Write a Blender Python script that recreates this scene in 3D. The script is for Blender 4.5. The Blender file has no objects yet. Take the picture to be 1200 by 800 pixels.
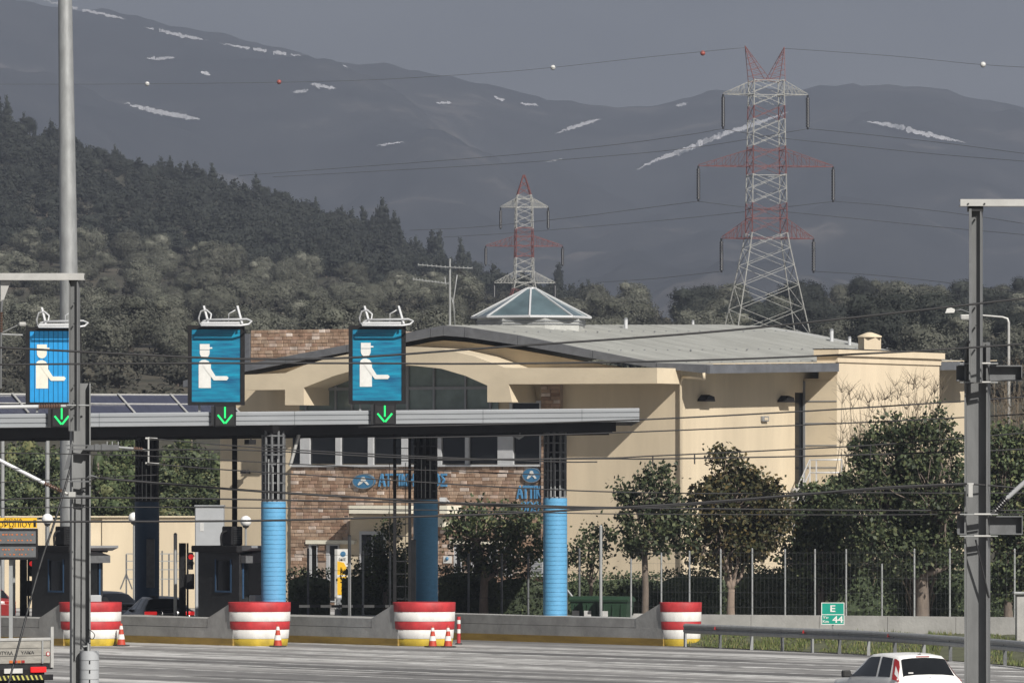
import bpy, bmesh, math, random
from math import sin, cos, tan, pi, radians, sqrt, atan2, exp, floor
from mathutils import Vector, Matrix, noise as mnoise

scene = bpy.context.scene
COL = scene.collection
random.seed(7)

# ---------------------------------------------------------------- camera, sky, sun
F = 8000.0          # focal length in photo pixels (photo 1200 x 800)
HC = 5.25           # eye height above the road
HX, HY = 600.0, 568.0   # principal column, horizon row

cam_data = bpy.data.cameras.new('camera')
cam = bpy.data.objects.new('camera', cam_data)
COL.objects.link(cam)
cam.location = (0, 0, HC)
cam.rotation_euler = (radians(90), 0, 0)
cam_data.sensor_width = 36.0
cam_data.lens = F / 1200 * 36.0
cam_data.shift_y = (HY - 400.0) / 1200.0
cam_data.clip_start = 1.0
cam_data.clip_end = 20000.0
scene.camera = cam

SUN_AZ = radians(29)     # to the right of straight behind the camera
SUN_EL = radians(36)
world = bpy.data.worlds.new('World')
scene.world = world
world.use_nodes = True
nt = world.node_tree
for n in list(nt.nodes):
    nt.nodes.remove(n)
w_out = nt.nodes.new('ShaderNodeOutputWorld')
w_bg = nt.nodes.new('ShaderNodeBackground')
w_sky = nt.nodes.new('ShaderNodeTexSky')
w_sky.sky_type = 'NISHITA'
w_sky.sun_disc = False
w_sky.sun_elevation = SUN_EL
w_sky.sun_rotation = pi - SUN_AZ
w_sky.dust_density = 3.0
w_mix = nt.nodes.new('ShaderNodeMixRGB')
w_mix.inputs['Fac'].default_value = 0.95      # heavy storm cloud covers nearly all of the sky
w_tc = nt.nodes.new('ShaderNodeTexCoord')
w_map = nt.nodes.new('ShaderNodeMapping')
w_map.inputs['Scale'].default_value = (1.0, 1.0, 3.0)
w_noise = nt.nodes.new('ShaderNodeTexNoise')
w_noise.inputs['Scale'].default_value = 14.0
w_noise.inputs['Detail'].default_value = 4.0
w_ramp = nt.nodes.new('ShaderNodeValToRGB')
w_ramp.color_ramp.elements[0].position = 0.3
w_ramp.color_ramp.elements[0].color = (1.08, 1.16, 1.38, 1)
w_ramp.color_ramp.elements[1].position = 0.75
w_ramp.color_ramp.elements[1].color = (1.66, 1.73, 1.90, 1)
nt.links.new(w_tc.outputs['Generated'], w_map.inputs['Vector'])
nt.links.new(w_map.outputs['Vector'], w_noise.inputs['Vector'])
nt.links.new(w_noise.outputs['Fac'], w_ramp.inputs['Fac'])
nt.links.new(w_sky.outputs['Color'], w_mix.inputs['Color1'])
nt.links.new(w_ramp.outputs['Color'], w_mix.inputs['Color2'])
nt.links.new(w_mix.outputs['Color'], w_bg.inputs['Color'])
w_bg.inputs['Strength'].default_value = 0.1
nt.links.new(w_bg.outputs['Background'], w_out.inputs['Surface'])

sun_data = bpy.data.lights.new('sun', 'SUN')
sun_data.energy = 5.0
sun_data.angle = radians(0.5)
sun_data.color = (1.0, 0.95, 0.88)
sun = bpy.data.objects.new('sun', sun_data)
COL.objects.link(sun)
to_sun = Vector((sin(SUN_AZ) * cos(SUN_EL), -cos(SUN_AZ) * cos(SUN_EL), sin(SUN_EL)))
sun.rotation_euler = to_sun.to_track_quat('Z', 'Y').to_euler()
sun.location = (40, -60, 80)

scene.view_settings.view_transform = 'Standard'
scene.view_settings.look = 'None'
scene.view_settings.exposure = 0.3
scene.view_settings.gamma = 1.0
scene.cycles.max_bounces = 6
scene.cycles.diffuse_bounces = 3
scene.cycles.volume_bounces = 0

# ---------------------------------------------------------------- helpers
def W(px, py, Y):
    """the point at depth Y that the photo shows at column px, row py"""
    return Vector(((px - HX) / F * Y, Y, HC + (HY - py) / F * Y))

def WX(px, Y):
    return (px - HX) / F * Y

def WZ(py, Y):
    return HC + (HY - py) / F * Y

def lerp(a, b, t):
    return a + (b - a) * t

def interp(pts, x):
    if x <= pts[0][0]:
        return pts[0][1]
    for (x0, y0), (x1, y1) in zip(pts, pts[1:]):
        if x <= x1:
            return lerp(y0, y1, (x - x0) / (x1 - x0))
    return pts[-1][1]

def smooth(t):
    t = max(0.0, min(1.0, t))
    return t * t * (3 - 2 * t)

def catmull(pts, n=8):
    pts = [Vector(p) for p in pts]
    out = []
    for i in range(len(pts) - 1):
        p0 = pts[i - 1] if i else pts[0] * 2 - pts[1]
        p1, p2 = pts[i], pts[i + 1]
        p3 = pts[i + 2] if i + 2 < len(pts) else pts[-1] * 2 - pts[-2]
        for k in range(n):
            t = k / n
            out.append(0.5 * ((2 * p1) + (p2 - p0) * t + (2 * p0 - 5 * p1 + 4 * p2 - p3) * t * t
                              + (3 * p1 - p0 - 3 * p2 + p3) * t ** 3))
    out.append(pts[-1])
    return out

class MB:
    """collects faces, builds ONE mesh object"""
    def __init__(self):
        self.v, self.f, self.m, self.s = [], [], [], []

    def add(self, verts, faces, mi=0, sm=False):
        b = len(self.v)
        self.v.extend([tuple(p) for p in verts])
        for f in faces:
            self.f.append(tuple(i + b for i in f))
            self.m.append(mi)
            self.s.append(sm)
        return self

    def box(self, c, size, mi=0, rz=0.0, M=None):
        hx, hy, hz = size[0] / 2, size[1] / 2, size[2] / 2
        vs = [Vector((x, y, z)) for z in (-hz, hz) for (x, y) in ((-hx, -hy), (hx, -hy), (hx, hy), (-hx, hy))]
        if rz:
            R = Matrix.Rotation(rz, 3, 'Z')
            vs = [R @ p for p in vs]
        if M is not None:
            vs = [M @ p for p in vs]
        c = Vector(c)
        vs = [p + c for p in vs]
        return self.add(vs, [(0, 3, 2, 1), (4, 5, 6, 7), (0, 1, 5, 4), (1, 2, 6, 5), (2, 3, 7, 6), (3, 0, 4, 7)], mi)

    def bb(self, x0, x1, y0, y1, z0, z1, mi=0):
        return self.box(((x0 + x1) / 2, (y0 + y1) / 2, (z0 + z1) / 2), (abs(x1 - x0), abs(y1 - y0), abs(z1 - z0)), mi)

    def bev(self, x0, x1, y0, y1, z0, z1, b=0.02, mi=0):
        """box with chamfered edges"""
        if x0 > x1: x0, x1 = x1, x0
        if y0 > y1: y0, y1 = y1, y0
        if z0 > z1: z0, z1 = z1, z0
        b = min(b, (x1 - x0) / 3, (y1 - y0) / 3, (z1 - z0) / 3)
        def ring(z, k):
            xa, xb, ya, yb = x0 + k, x1 - k, y0 + k, y1 - k
            return [(xa + b, ya, z), (xb - b, ya, z), (xb, ya + b, z), (xb, yb - b, z),
                    (xb - b, yb, z), (xa + b, yb, z), (xa, yb - b, z), (xa, ya + b, z)]
        vs = ring(z0, b * .5) + ring(z0 + b, 0) + ring(z1 - b, 0) + ring(z1, b * .5)
        fs = [tuple(range(7, -1, -1)), tuple(range(24, 32))]
        for r in range(3):
            for i in range(8):
                j = (i + 1) % 8
                fs.append((r * 8 + i, r * 8 + j, r * 8 + 8 + j, r * 8 + 8 + i))
        return self.add(vs, fs, mi)

    def bar(self, a, b, w, mi=0, w2=None):
        """square bar from a to b"""
        a, b = Vector(a), Vector(b)
        d = b - a
        if d.length < 1e-6:
            return self
        q = d.to_track_quat('Z', 'Y').to_matrix()
        w2 = w if w2 is None else w2
        vs = [a + q @ Vector((x * w / 2, y * w2 / 2, 0)) for x, y in ((-1, -1), (1, -1), (1, 1), (-1, 1))]
        vs += [p + d for p in vs]
        return self.add(vs, [(0, 3, 2, 1), (4, 5, 6, 7), (0, 1, 5, 4), (1, 2, 6, 5), (2, 3, 7, 6), (3, 0, 4, 7)], mi)

    def cyl(self, a, b, r0, r1=None, n=12, mi=0, caps=True, sm=True):
        a, b = Vector(a), Vector(b)
        r1 = r0 if r1 is None else r1
        d = b - a
        q = d.to_track_quat('Z', 'Y').to_matrix()
        vs = []
        for (p, r) in ((a, r0), (b, r1)):
            for i in range(n):
                t = 2 * pi * i / n
                vs.append(p + q @ Vector((r * cos(t), r * sin(t), 0)))
        self.add(vs, [(i, (i + 1) % n, n + (i + 1) % n, n + i) for i in range(n)], mi, sm)
        if caps:
            self.add(vs[:n], [tuple(range(n - 1, -1, -1))], mi)
            self.add(vs[n:], [tuple(range(n))], mi)
        return self

    def tube(self, pts, r, n=6, mi=0, sm=True):
        pts = [Vector(p) for p in pts]
        rs = r if isinstance(r, (list, tuple)) else [r] * len(pts)
        vs = []
        u = None
        for i, p in enumerate(pts):
            d = (pts[min(i + 1, len(pts) - 1)] - pts[max(i - 1, 0)])
            d = d.normalized() if d.length > 1e-9 else Vector((0, 0, 1))
            if u is None:
                u = d.orthogonal()
            u = u - d * u.dot(d)
            u = u.normalized() if u.length > 1e-6 else d.orthogonal().normalized()
            w = d.cross(u)
            for k in range(n):
                t = 2 * pi * k / n
                vs.append(p + (u * cos(t) + w * sin(t)) * rs[i])
        fs = []
        for i in range(len(pts) - 1):
            for k in range(n):
                j = (k + 1) % n
                fs.append((i * n + k, i * n + j, i * n + n + j, i * n + n + k))
        fs.append(tuple(range(n - 1, -1, -1)))
        fs.append(tuple(range((len(pts) - 1) * n, len(pts) * n)))
        return self.add(vs, fs, mi, sm)

    def lathe(self, c, prof, n=16, mi=0, sx=1.0, sy=1.0, sm=True):
        """prof: list of (r, z)"""
        c = Vector(c)
        vs = []
        for r, z in prof:
            for i in range(n):
                t = 2 * pi * i / n
                vs.append(c + Vector((r * sx * cos(t), r * sy * sin(t), z)))
        fs = []
        for k in range(len(prof) - 1):
            for i in range(n):
                j = (i + 1) % n
                fs.append((k * n + i, k * n + j, k * n + n + j, k * n + n + i))
        self.add(vs, fs, mi, sm)
        self.add(vs[:n], [tuple(range(n - 1, -1, -1))], mi)
        self.add(vs[-n:], [tuple(range(n))], mi)
        return self

    def sphere(self, c, r, n=12, m=8, mi=0, sz=1.0):
        prof = [(max(0.002, r * sin(pi * k / m)), -r * cos(pi * k / m) * sz) for k in range(m + 1)]
        return self.lathe(c, prof, n, mi)

    def prism(self, poly, ax, a0, a1, mi=0):
        """extrude a 2-D polygon. ax 'y': poly is (x, z) from y=a0 to a1; 'x': poly is (y, z); 'z': poly is (x, y)"""
        def P(p, a):
            return {'y': (p[0], a, p[1]), 'x': (a, p[0], p[1]), 'z': (p[0], p[1], a)}[ax]
        n = len(poly)
        vs = [P(p, a0) for p in poly] + [P(p, a1) for p in poly]
        fs = [tuple(range(n)), tuple(range(2 * n - 1, n - 1, -1))]
        fs += [((i + 1) % n, i, n + i, n + (i + 1) % n) for i in range(n)]
        return self.add(vs, fs, mi)

    def mesh(self, name, mats):
        me = bpy.data.meshes.new(name)
        me.from_pydata(self.v, [], self.f)
        for m in (mats if isinstance(mats, (list, tuple)) else [mats]):
            me.materials.append(m)
        me.polygons.foreach_set('material_index', self.m)
        me.polygons.foreach_set('use_smooth', self.s)
        me.update()
        return me

    def build(self, name, mats, parent=None, fix=True):
        me = self.mesh(name, mats)
        if fix:
            bm = bmesh.new(); bm.from_mesh(me)
            bmesh.ops.recalc_face_normals(bm, faces=bm.faces)
            bm.to_mesh(me); bm.free()
        return link(name, me, parent)

def link(name, me, parent=None):
    o = bpy.data.objects.new(name, me)
    COL.objects.link(o)
    if parent is not None:
        o.parent = parent
    return o

def tag(o, label=None, cat=None, group=None, kind=None):
    if label: o['label'] = label
    if cat: o['category'] = cat
    if group: o['group'] = group
    if kind: o['kind'] = kind
    return o

def empty(name, loc, rz=0.0, label=None, cat=None, group=None):
    o = bpy.data.objects.new(name, None)
    COL.objects.link(o)
    o.location = loc
    o.rotation_euler = (0, 0, rz)
    return tag(o, label, cat, group)

KIDS = {}
def copy_tree(o, parent=None):
    c = o.copy()
    COL.objects.link(c)
    if parent is not None:
        c.parent = parent
    for ch in [x for x in COL.objects if x.parent is o]:
        copy_tree(ch, c)
    return c

def text_geo(body, height, width=None, depth=0.01, bold=0.0, align='LEFT'):
    """lettering as faces in the x-z plane facing -y; returns (verts, faces); x from 0"""
    cu = bpy.data.curves.new('lettering', 'FONT')
    cu.body = body
    cu.size = 1.0
    cu.offset = bold
    cu.extrude = 0.01
    cu.resolution_u = 3
    ob = bpy.data.objects.new('lettering', cu)
    me = bpy.data.meshes.new_from_object(ob)
    vs = [Vector(v.co) for v in me.vertices]
    fs = [tuple(p.vertices) for p in me.polygons]
    bpy.data.objects.remove(ob); bpy.data.curves.remove(cu); bpy.data.meshes.remove(me)
    if not vs:
        return [], []
    x0, x1 = min(v.x for v in vs), max(v.x for v in vs)
    y0, y1 = min(v.y for v in vs), max(v.y for v in vs)
    sy = height / (y1 - y0)
    sx = sy if width is None else width / (x1 - x0)
    off = {'LEFT': 0, 'CENTER': -(x1 - x0) * sx / 2, 'RIGHT': -(x1 - x0) * sx}[align]
    out = [Vector(((v.x - x0) * sx + off, -v.z / 0.01 * depth / 2, (v.y - y0) * sy)) for v in vs]
    return out, fs

def lettering(mb, body, at, height, width=None, depth=0.01, bold=0.0, align='LEFT', mi=0):
    vs, fs = text_geo(body, height, width, depth, bold, align)
    mb.add([v + Vector(at) for v in vs], fs, mi)

# ---------------------------------------------------------------- materials
M = {}
def nodes(name):
    m = bpy.data.materials.new(name)
    m.use_nodes = True
    t = m.node_tree
    b = t.nodes['Principled BSDF']
    return m, t, b

def mat(name, col, rough=0.7, metal=0.0, scale=3.0, vary=0.12, bump=0.0, bscale=None, emit=None, es=0.0,
        stretch=None, col2=None, spec=None, detail=4.0):
    """noise between two tones of the same real colour"""
    m, t, b = nodes(name)
    b.inputs['Roughness'].default_value = rough
    b.inputs['Metallic'].default_value = metal
    if spec is not None:
        b.inputs['Specular IOR Level'].default_value = spec
    tc = t.nodes.new('ShaderNodeTexCoord')
    src = tc.outputs['Object']
    if stretch:
        mp = t.nodes.new('ShaderNodeMapping')
        mp.inputs['Scale'].default_value = stretch
        t.links.new(src, mp.inputs['Vector'])
        src = mp.outputs['Vector']
    nz = t.nodes.new('ShaderNodeTexNoise')
    nz.inputs['Scale'].default_value = scale
    nz.inputs['Detail'].default_value = detail
    nz.inputs['Roughness'].default_value = 0.65
    t.links.new(src, nz.inputs['Vector'])
    rp = t.nodes.new('ShaderNodeValToRGB')
    rp.color_ramp.elements[0].position = 0.3
    rp.color_ramp.elements[1].position = 0.7
    a = [max(0, c * (1 - vary)) for c in col]
    z = [min(1, c * (1 + vary)) for c in (col2 or col)]
    rp.color_ramp.elements[0].color = (*a, 1)
    rp.color_ramp.elements[1].color = (*z, 1)
    t.links.new(nz.outputs['Fac'], rp.inputs['Fac'])
    t.links.new(rp.outputs['Color'], b.inputs['Base Color'])
    if bump:
        n2 = t.nodes.new('ShaderNodeTexNoise')
        n2.inputs['Scale'].default_value = bscale or scale * 8
        n2.inputs['Detail'].default_value = 3
        t.links.new(src, n2.inputs['Vector'])
        bp = t.nodes.new('ShaderNodeBump')
        bp.inputs['Strength'].default_value = bump
        bp.inputs['Distance'].default_value = 0.03
        t.links.new(n2.outputs['Fac'], bp.inputs['Height'])
        t.links.new(bp.outputs['Normal'], b.inputs['Normal'])
    if emit:
        b.inputs['Emission Color'].default_value = (*emit, 1)
        b.inputs['Emission Strength'].default_value = es
    M[name] = m
    return m

def ramp_mat(name, stops, rough=0.8, extra_noise=0.0, noise_scale=1.0):
    """each piece (loose island or object) takes one of several real colours"""
    m, t, b = nodes(name)
    b.inputs['Roughness'].default_value = rough
    b.inputs['Specular IOR Level'].default_value = 0.25
    g = t.nodes.new('ShaderNodeNewGeometry')
    oi = t.nodes.new('ShaderNodeObjectInfo')
    ad = t.nodes.new('ShaderNodeMath'); ad.operation = 'ADD'
    fr = t.nodes.new('ShaderNodeMath'); fr.operation = 'FRACT'
    t.links.new(g.outputs['Random Per Island'], ad.inputs[0])
    t.links.new(oi.outputs['Random'], ad.inputs[1])
    t.links.new(ad.outputs[0], fr.inputs[0])
    rp = t.nodes.new('ShaderNodeValToRGB')
    els = rp.color_ramp.elements
    while len(els) < len(stops):
        els.new(0.5)
    for e, (p, c) in zip(els, stops):
        e.position = p
        e.color = (*c, 1)
    t.links.new(fr.outputs[0], rp.inputs['Fac'])
    out = rp.outputs['Color']
    if extra_noise:
        tc = t.nodes.new('ShaderNodeTexCoord')
        nz = t.nodes.new('ShaderNodeTexNoise')
        nz.inputs['Scale'].default_value = noise_scale
        nz.inputs['Detail'].default_value = 3
        t.links.new(tc.outputs['Object'], nz.inputs['Vector'])
        mr = t.nodes.new('ShaderNodeMapRange')
        mr.inputs['From Min'].default_value = 0.3
        mr.inputs['From Max'].default_value = 0.7
        mr.inputs['To Min'].default_value = 1 - extra_noise
        mr.inputs['To Max'].default_value = 1 + extra_noise
        t.links.new(nz.outputs['Fac'], mr.inputs['Value'])
        vm = t.nodes.new('ShaderNodeVectorMath'); vm.operation = 'SCALE'
        t.links.new(out, vm.inputs[0])
        t.links.new(mr.outputs['Result'], vm.inputs['Scale'])
        out = vm.outputs['Vector']
    if name.startswith('leaf'):      # trees of one kind differ a little from one another
        m3 = t.nodes.new('ShaderNodeMapRange')
        m3.inputs['To Min'].default_value = 0.72
        m3.inputs['To Max'].default_value = 1.28
        t.links.new(oi.outputs['Random'], m3.inputs['Value'])
        v3 = t.nodes.new('ShaderNodeVectorMath'); v3.operation = 'SCALE'
        t.links.new(out, v3.inputs[0])
        t.links.new(m3.outputs['Result'], v3.inputs['Scale'])
        out = v3.outputs['Vector']
    t.links.new(out, b.inputs['Base Color'])
    M[name] = m
    return m

mat('galvanised', (0.30, 0.31, 0.31), 0.55, 0.35, 6, 0.18, 0.05, stretch=(1, 1, .25))
mat('galvanised_dark', (0.13, 0.135, 0.14), 0.55, 0.35, 6, 0.2)
mat('pale_steel', (0.42, 0.42, 0.405), 0.5, 0.3, 6, 0.12)
mat('fascia_metal', (0.25, 0.265, 0.28), 0.5, 0.3, 1.5, 0.08, stretch=(.3, 1, 3))
mat('roof_edge', (0.13, 0.137, 0.15), 0.55, 0.2, 2, 0.2)
mat('roof_sheet', (0.40, 0.405, 0.385), 0.6, 0.1, 0.6, 0.14, stretch=(.4, 2, 1))
mat('black_steel', (0.012, 0.012, 0.013), 0.75, 0.0, 4, 0.3, spec=.2)
mat('dark_steel', (0.024, 0.025, 0.027), 0.5, 0.3, 4, 0.3)
mat('soffit', (0.014, 0.014, 0.015), 0.85, 0.0, 2, 0.3)
mat('blue_tile', (0.10, 0.315, 0.53), 0.5, 0.0, 5, 0.10, stretch=(1, 1, 3))
mat('blue_tile_deep', (0.115, 0.36, 0.60), 0.45, 0.0, 5, 0.10, stretch=(1, 1, 3))
mat('sign_blue', (0.0, 0.088, 0.22), 0.4, 0.0, 2.2, 0.3, stretch=(.35, 1, 4), col2=(0.0, 0.185, 0.29))
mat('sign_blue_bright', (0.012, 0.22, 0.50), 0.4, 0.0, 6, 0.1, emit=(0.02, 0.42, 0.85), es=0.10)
mat('sign_white', (0.60, 0.60, 0.575), 0.5, 0.0, 5, 0.08)
mat('sign_white_aged', (0.66, 0.64, 0.55), 0.5, 0.0, 3, 0.1)
mat('white_paint', (0.66, 0.655, 0.63), 0.7, 0.0, 2.2, 0.2, detail=10, stretch=(1, 1, .5))
mat('red_paint', (0.40, 0.028, 0.032), 0.6, 0.0, 2.5, 0.28, detail=9)
mat('yellow_paint', (0.46, 0.33, 0.03), 0.7, 0.0, 2, 0.3, detail=9)
mat('yellow_worn', (0.30, 0.20, 0.045), 0.8, 0.0, 1.2, 0.3, 0.2, stretch=(.4, .4, 2))
mat('concrete', (0.33, 0.33, 0.32), 0.85, 0.0, 1.3, 0.24, 0.25, 14)
mat('concrete_pale', (0.36, 0.355, 0.34), 0.85, 0.0, 1.0, 0.2, 0.25, 14)
mat('render_cream', (0.535, 0.452, 0.325), 0.9, 0.0, 0.55, 0.14, 0.12, 30, stretch=(1, 1, .14), detail=8)
mat('render_cream_tower', (0.62, 0.522, 0.38), 0.9, 0.0, 0.6, 0.11, 0.12, 30, stretch=(1, 1, .15), detail=8)
mat('render_trim', (0.57, 0.487, 0.355), 0.9, 0.0, 0.5, 0.13, 0.15, 25, stretch=(.6, 1, 1), detail=8)
mat('lintel_white', (0.66, 0.63, 0.52), 0.8, 0.0, 2, 0.08)
mat('mortar', (0.33, 0.26, 0.21), 0.95, 0.0, 3, 0.15, 0.2)
ramp_mat('brickwork', [(0.0, (.20, .13, .09)), (0.22, (.27, .18, .125)), (0.45, (.32, .225, .16)), (0.68, (.37, .275, .205)),
                       (0.82, (.30, .19, .135)), (0.92, (.46, .37, .31)), (1.0, (.58, .50, .44))], 0.9, 0.3, 3.0)
mat('frame_white', (0.45, 0.46, 0.47), 0.5, 0.1, 3, 0.08)
mat('frame_grey', (0.24, 0.25, 0.26), 0.5, 0.3, 3, 0.1)
mat('glass_dark', (0.007, 0.008, 0.009), 0.10, 0.0, 1.5, 0.4)
mat('glass_painted_sky', (0.17, 0.215, 0.20), 0.12, 0.0, 0.5, 0.35)  # sky reflection on the arched window, put into the base colour
mat('glass_sky', (0.085, 0.125, 0.14), 0.08, 0.0, 0.7, 0.3)
mat('solar_cell', (0.04, 0.043, 0.07), 0.18, 0.0, 2, 0.15)
mat('sign_letter_blue', (0.07, 0.22, 0.40), 0.5, 0.0, 4, 0.1)
mat('logo_blue', (0.04, 0.145, 0.27), 0.5, 0.0, 4, 0.1)
mat('sign_green', (0.0, 0.26, 0.19), 0.45, 0.0, 4, 0.1)
mat('sign_yellow', (0.72, 0.42, 0.015), 0.5, 0.0, 4, 0.08)
mat('board_grey', (0.10, 0.105, 0.11), 0.6, 0.0, 4, 0.15)
mat('led_amber', (0.25, 0.06, 0.01), 0.5, emit=(1.0, 0.28, 0.06), es=0.3)
mat('led_green', (0.0, 0.3, 0.06), 0.5, emit=(0.02, 1.0, 0.22), es=0.75)
mat('lamp_red', (0.4, 0.01, 0.01), 0.3, emit=(1.0, 0.03, 0.03), es=0.4)
mat('lamp_red_off', (0.30, 0.02, 0.02), 0.25)
mat('lamp_clear', (0.6, 0.6, 0.6), 0.2)
mat('globe', (0.78, 0.78, 0.76), 0.35, 0.0, 3, 0.04)
mat('cone_red', (0.42, 0.045, 0.02), 0.6, 0.0, 6, 0.2)
mat('rubber', (0.022, 0.022, 0.022), 0.8, 0.0, 6, 0.2)
mat('car_white', (0.80, 0.80, 0.78), 0.25, 0.0, 1, 0.02)
mat('car_black', (0.012, 0.012, 0.014), 0.15, 0.0, 1, 0.2)
mat('car_silver', (0.42, 0.43, 0.44), 0.3, 0.4, 1, 0.05)
mat('car_red', (0.22, 0.02, 0.02), 0.3, 0.0, 1, 0.05)
mat('rim_metal', (0.40, 0.40, 0.41), 0.35, 0.7, 3, 0.1)
mat('plate_white', (0.50, 0.50, 0.49), 0.5)
mat('hazard_yellow', (0.40, 0.38, 0.10), 0.7, 0.0, 6, 0.25)
mat('tar', (0.10, 0.098, 0.096), 0.85, 0.0, 2, 0.3)
mat('verge_soil', (0.075, 0.08, 0.04), 0.95, 0.0, 1.2, 0.35)
mat('truck_bed', (0.25, 0.24, 0.215), 0.75, 0.0, 2, 0.28, 0.1, stretch=(.5, 1, 3))
mat('bin_green', (0.016, 0.042, 0.022), 0.5, 0.0, 2, 0.15)
mat('wire', (0.022, 0.022, 0.024), 0.6)
mat('wire_far', (0.14, 0.14, 0.145), 0.7)
mat('mast_steel', (0.165, 0.17, 0.172), 0.6, 0.25, 5, 0.2, 0.05, stretch=(1, 1, .25))
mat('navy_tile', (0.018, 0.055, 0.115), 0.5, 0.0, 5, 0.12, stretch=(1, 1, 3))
mat('insulator_brown', (0.10, 0.06, 0.045), 0.3, 0.0, 5, 0.2)
mat('insulator_black', (0.016, 0.016, 0.018), 0.4)
mat('pylon_red', (0.17, 0.06, 0.055), 0.7, 0.0, 2, 0.2)
mat('pylon_white', (0.36, 0.36, 0.335), 0.7, 0.0, 2, 0.15)
mat('ball_red', (0.32, 0.07, 0.05), 0.5)
mat('bark', (0.13, 0.105, 0.085), 0.95, 0.0, 6, 0.3, 0.4, stretch=(1, 1, .3))
mat('bark_pale', (0.22, 0.17, 0.135), 0.95, 0.0, 6, 0.3, 0.4, stretch=(1, 1, .3))
mat('cabinet_grey', (0.36, 0.375, 0.39), 0.6, 0.1, 2, 0.06)
mat('snow', (0.55, 0.55, 0.57), 0.9, 0.0, .02, 0.12)
mat('pipe_white', (0.52, 0.53, 0.54), 0.4, 0.1, 2, 0.05)
G_OLIVE = [(0.0, (.062, .066, .050)), (0.35, (.085, .089, .068)), (0.7, (.108, .110, .086)), (1.0, (.135, .135, .11))]
G_PINE = [(0.0, (.020, .024, .020)), (0.5, (.028, .033, .027)), (1.0, (.040, .044, .036))]
G_STREET = [(0.0, (.026, .037, .02)), (0.5, (.05, .067, .032)), (0.85, (.082, .10, .045)), (1.0, (.13, .13, .06))]
ramp_mat('leaf_olive', G_OLIVE, 0.8, 0.25, .6)
ramp_mat('leaf_scrub', [(0.0, (.026, .027, .022)), (0.6, (.045, .045, .036)), (1.0, (.075, .07, .055))], 0.9, 0.3, .5)  # scrub darkened to stand in for the shade between olive crowns
ramp_mat('leaf_pine', G_PINE, 0.85, 0.25, .5)
ramp_mat('leaf_street', G_STREET, 0.55, 0.25, .9)
ramp_mat('leaf_autumn', [(0.0, (.022, .026, .012)), (0.5, (.045, .05, .022)), (0.8, (.085, .072, .028)), (1.0, (.14, .10, .04))], 0.6, 0.25, .9)
ramp_mat('leaf_hedge', [(0.0, (.028, .04, .02)), (0.6, (.056, .076, .036)), (1.0, (.10, .115, .055))], 0.6, 0.3, 1.2)
ramp_mat('leaf_green', [(0.0, (.03, .045, .02)), (0.6, (.06, .078, .034)), (1.0, (.10, .105, .05))], 0.6, 0.3, 1.0)
ramp_mat('grass_blade', [(0.0, (.06, .085, .025)), (0.6, (.11, .135, .045)), (1.0, (.20, .18, .085))], 0.8)
ramp_mat('twig', [(0.0, (.10, .08, .06)), (1.0, (.22, .18, .13))], 0.9)

# road: worn pavement whose wear runs along the driving direction
def road_material():
    m, t, b = nodes('asphalt')
    b.inputs['Roughness'].default_value = 0.85
    tc = t.nodes.new('ShaderNodeTexCoord')
    def layer(rot, sc, nscale, det):
        mp = t.nodes.new('ShaderNodeMapping')
        mp.inputs['Rotation'].default_value = (0, 0, rot)
        mp.inputs['Scale'].default_value = sc
        # rotate first, then stretch along the lane
        mp2 = t.nodes.new('ShaderNodeMapping')
        mp2.inputs['Scale'].default_value = sc
        mp.inputs['Scale'].default_value = (1, 1, 1)
        t.links.new(tc.outputs['Object'], mp.inputs['Vector'])
        t.links.new(mp.outputs['Vector'], mp2.inputs['Vector'])
        n = t.nodes.new('ShaderNodeTexNoise')
        n.inputs['Scale'].default_value = nscale
        n.inputs['Detail'].default_value = det
        n.inputs['Roughness'].default_value = 0.6
        t.links.new(mp2.outputs['Vector'], n.inputs['Vector'])
        return n.outputs['Fac']
    a = layer(-radians(36.87), (0.30, 0.018, 1), 1.0, 5)
    c = layer(0, (1, 1, 1), 1.5, 6)
    mx = t.nodes.new('ShaderNodeMath'); mx.operation = 'MULTIPLY_ADD'
    mx.inputs[1].default_value = 0.25
    t.links.new(c, mx.inputs[0]); t.links.new(a, mx.inputs[2])
    rp = t.nodes.new('ShaderNodeValToRGB')
    e = rp.color_ramp.elements
    e[0].position = 0.52; e[0].color = (0.12, 0.117, 0.115, 1)
    e[1].position = 0.75; e[1].color = (0.52, 0.515, 0.50, 1)
    k = e.new(0.64); k.color = (0.235, 0.23, 0.222, 1)
    t.links.new(mx.outputs[0], rp.inputs['Fac'])
    t.links.new(rp.outputs['Color'], b.inputs['Base Color'])
    M['asphalt'] = m
road_material()

def paint_material():
    m, t, b = nodes('road_paint')
    b.inputs['Roughness'].default_value = 0.8
    tc = t.nodes.new('ShaderNodeTexCoord')
    n = t.nodes.new('ShaderNodeTexNoise')
    n.inputs['Scale'].default_value = 0.9
    n.inputs['Detail'].default_value = 8
    n.inputs['Roughness'].default_value = 0.75
    t.links.new(tc.outputs['Object'], n.inputs['Vector'])
    rp = t.nodes.new('ShaderNodeValToRGB')
    e = rp.color_ramp.elements
    e[0].position = 0.42; e[0].color = (0.19, 0.187, 0.18, 1)
    e[1].position = 0.60; e[1].color = (0.62, 0.62, 0.60, 1)
    t.links.new(n.outputs['Fac'], rp.inputs['Fac'])
    t.links.new(rp.outputs['Color'], b.inputs['Base Color'])
    M['road_paint'] = m
paint_material()

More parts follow.
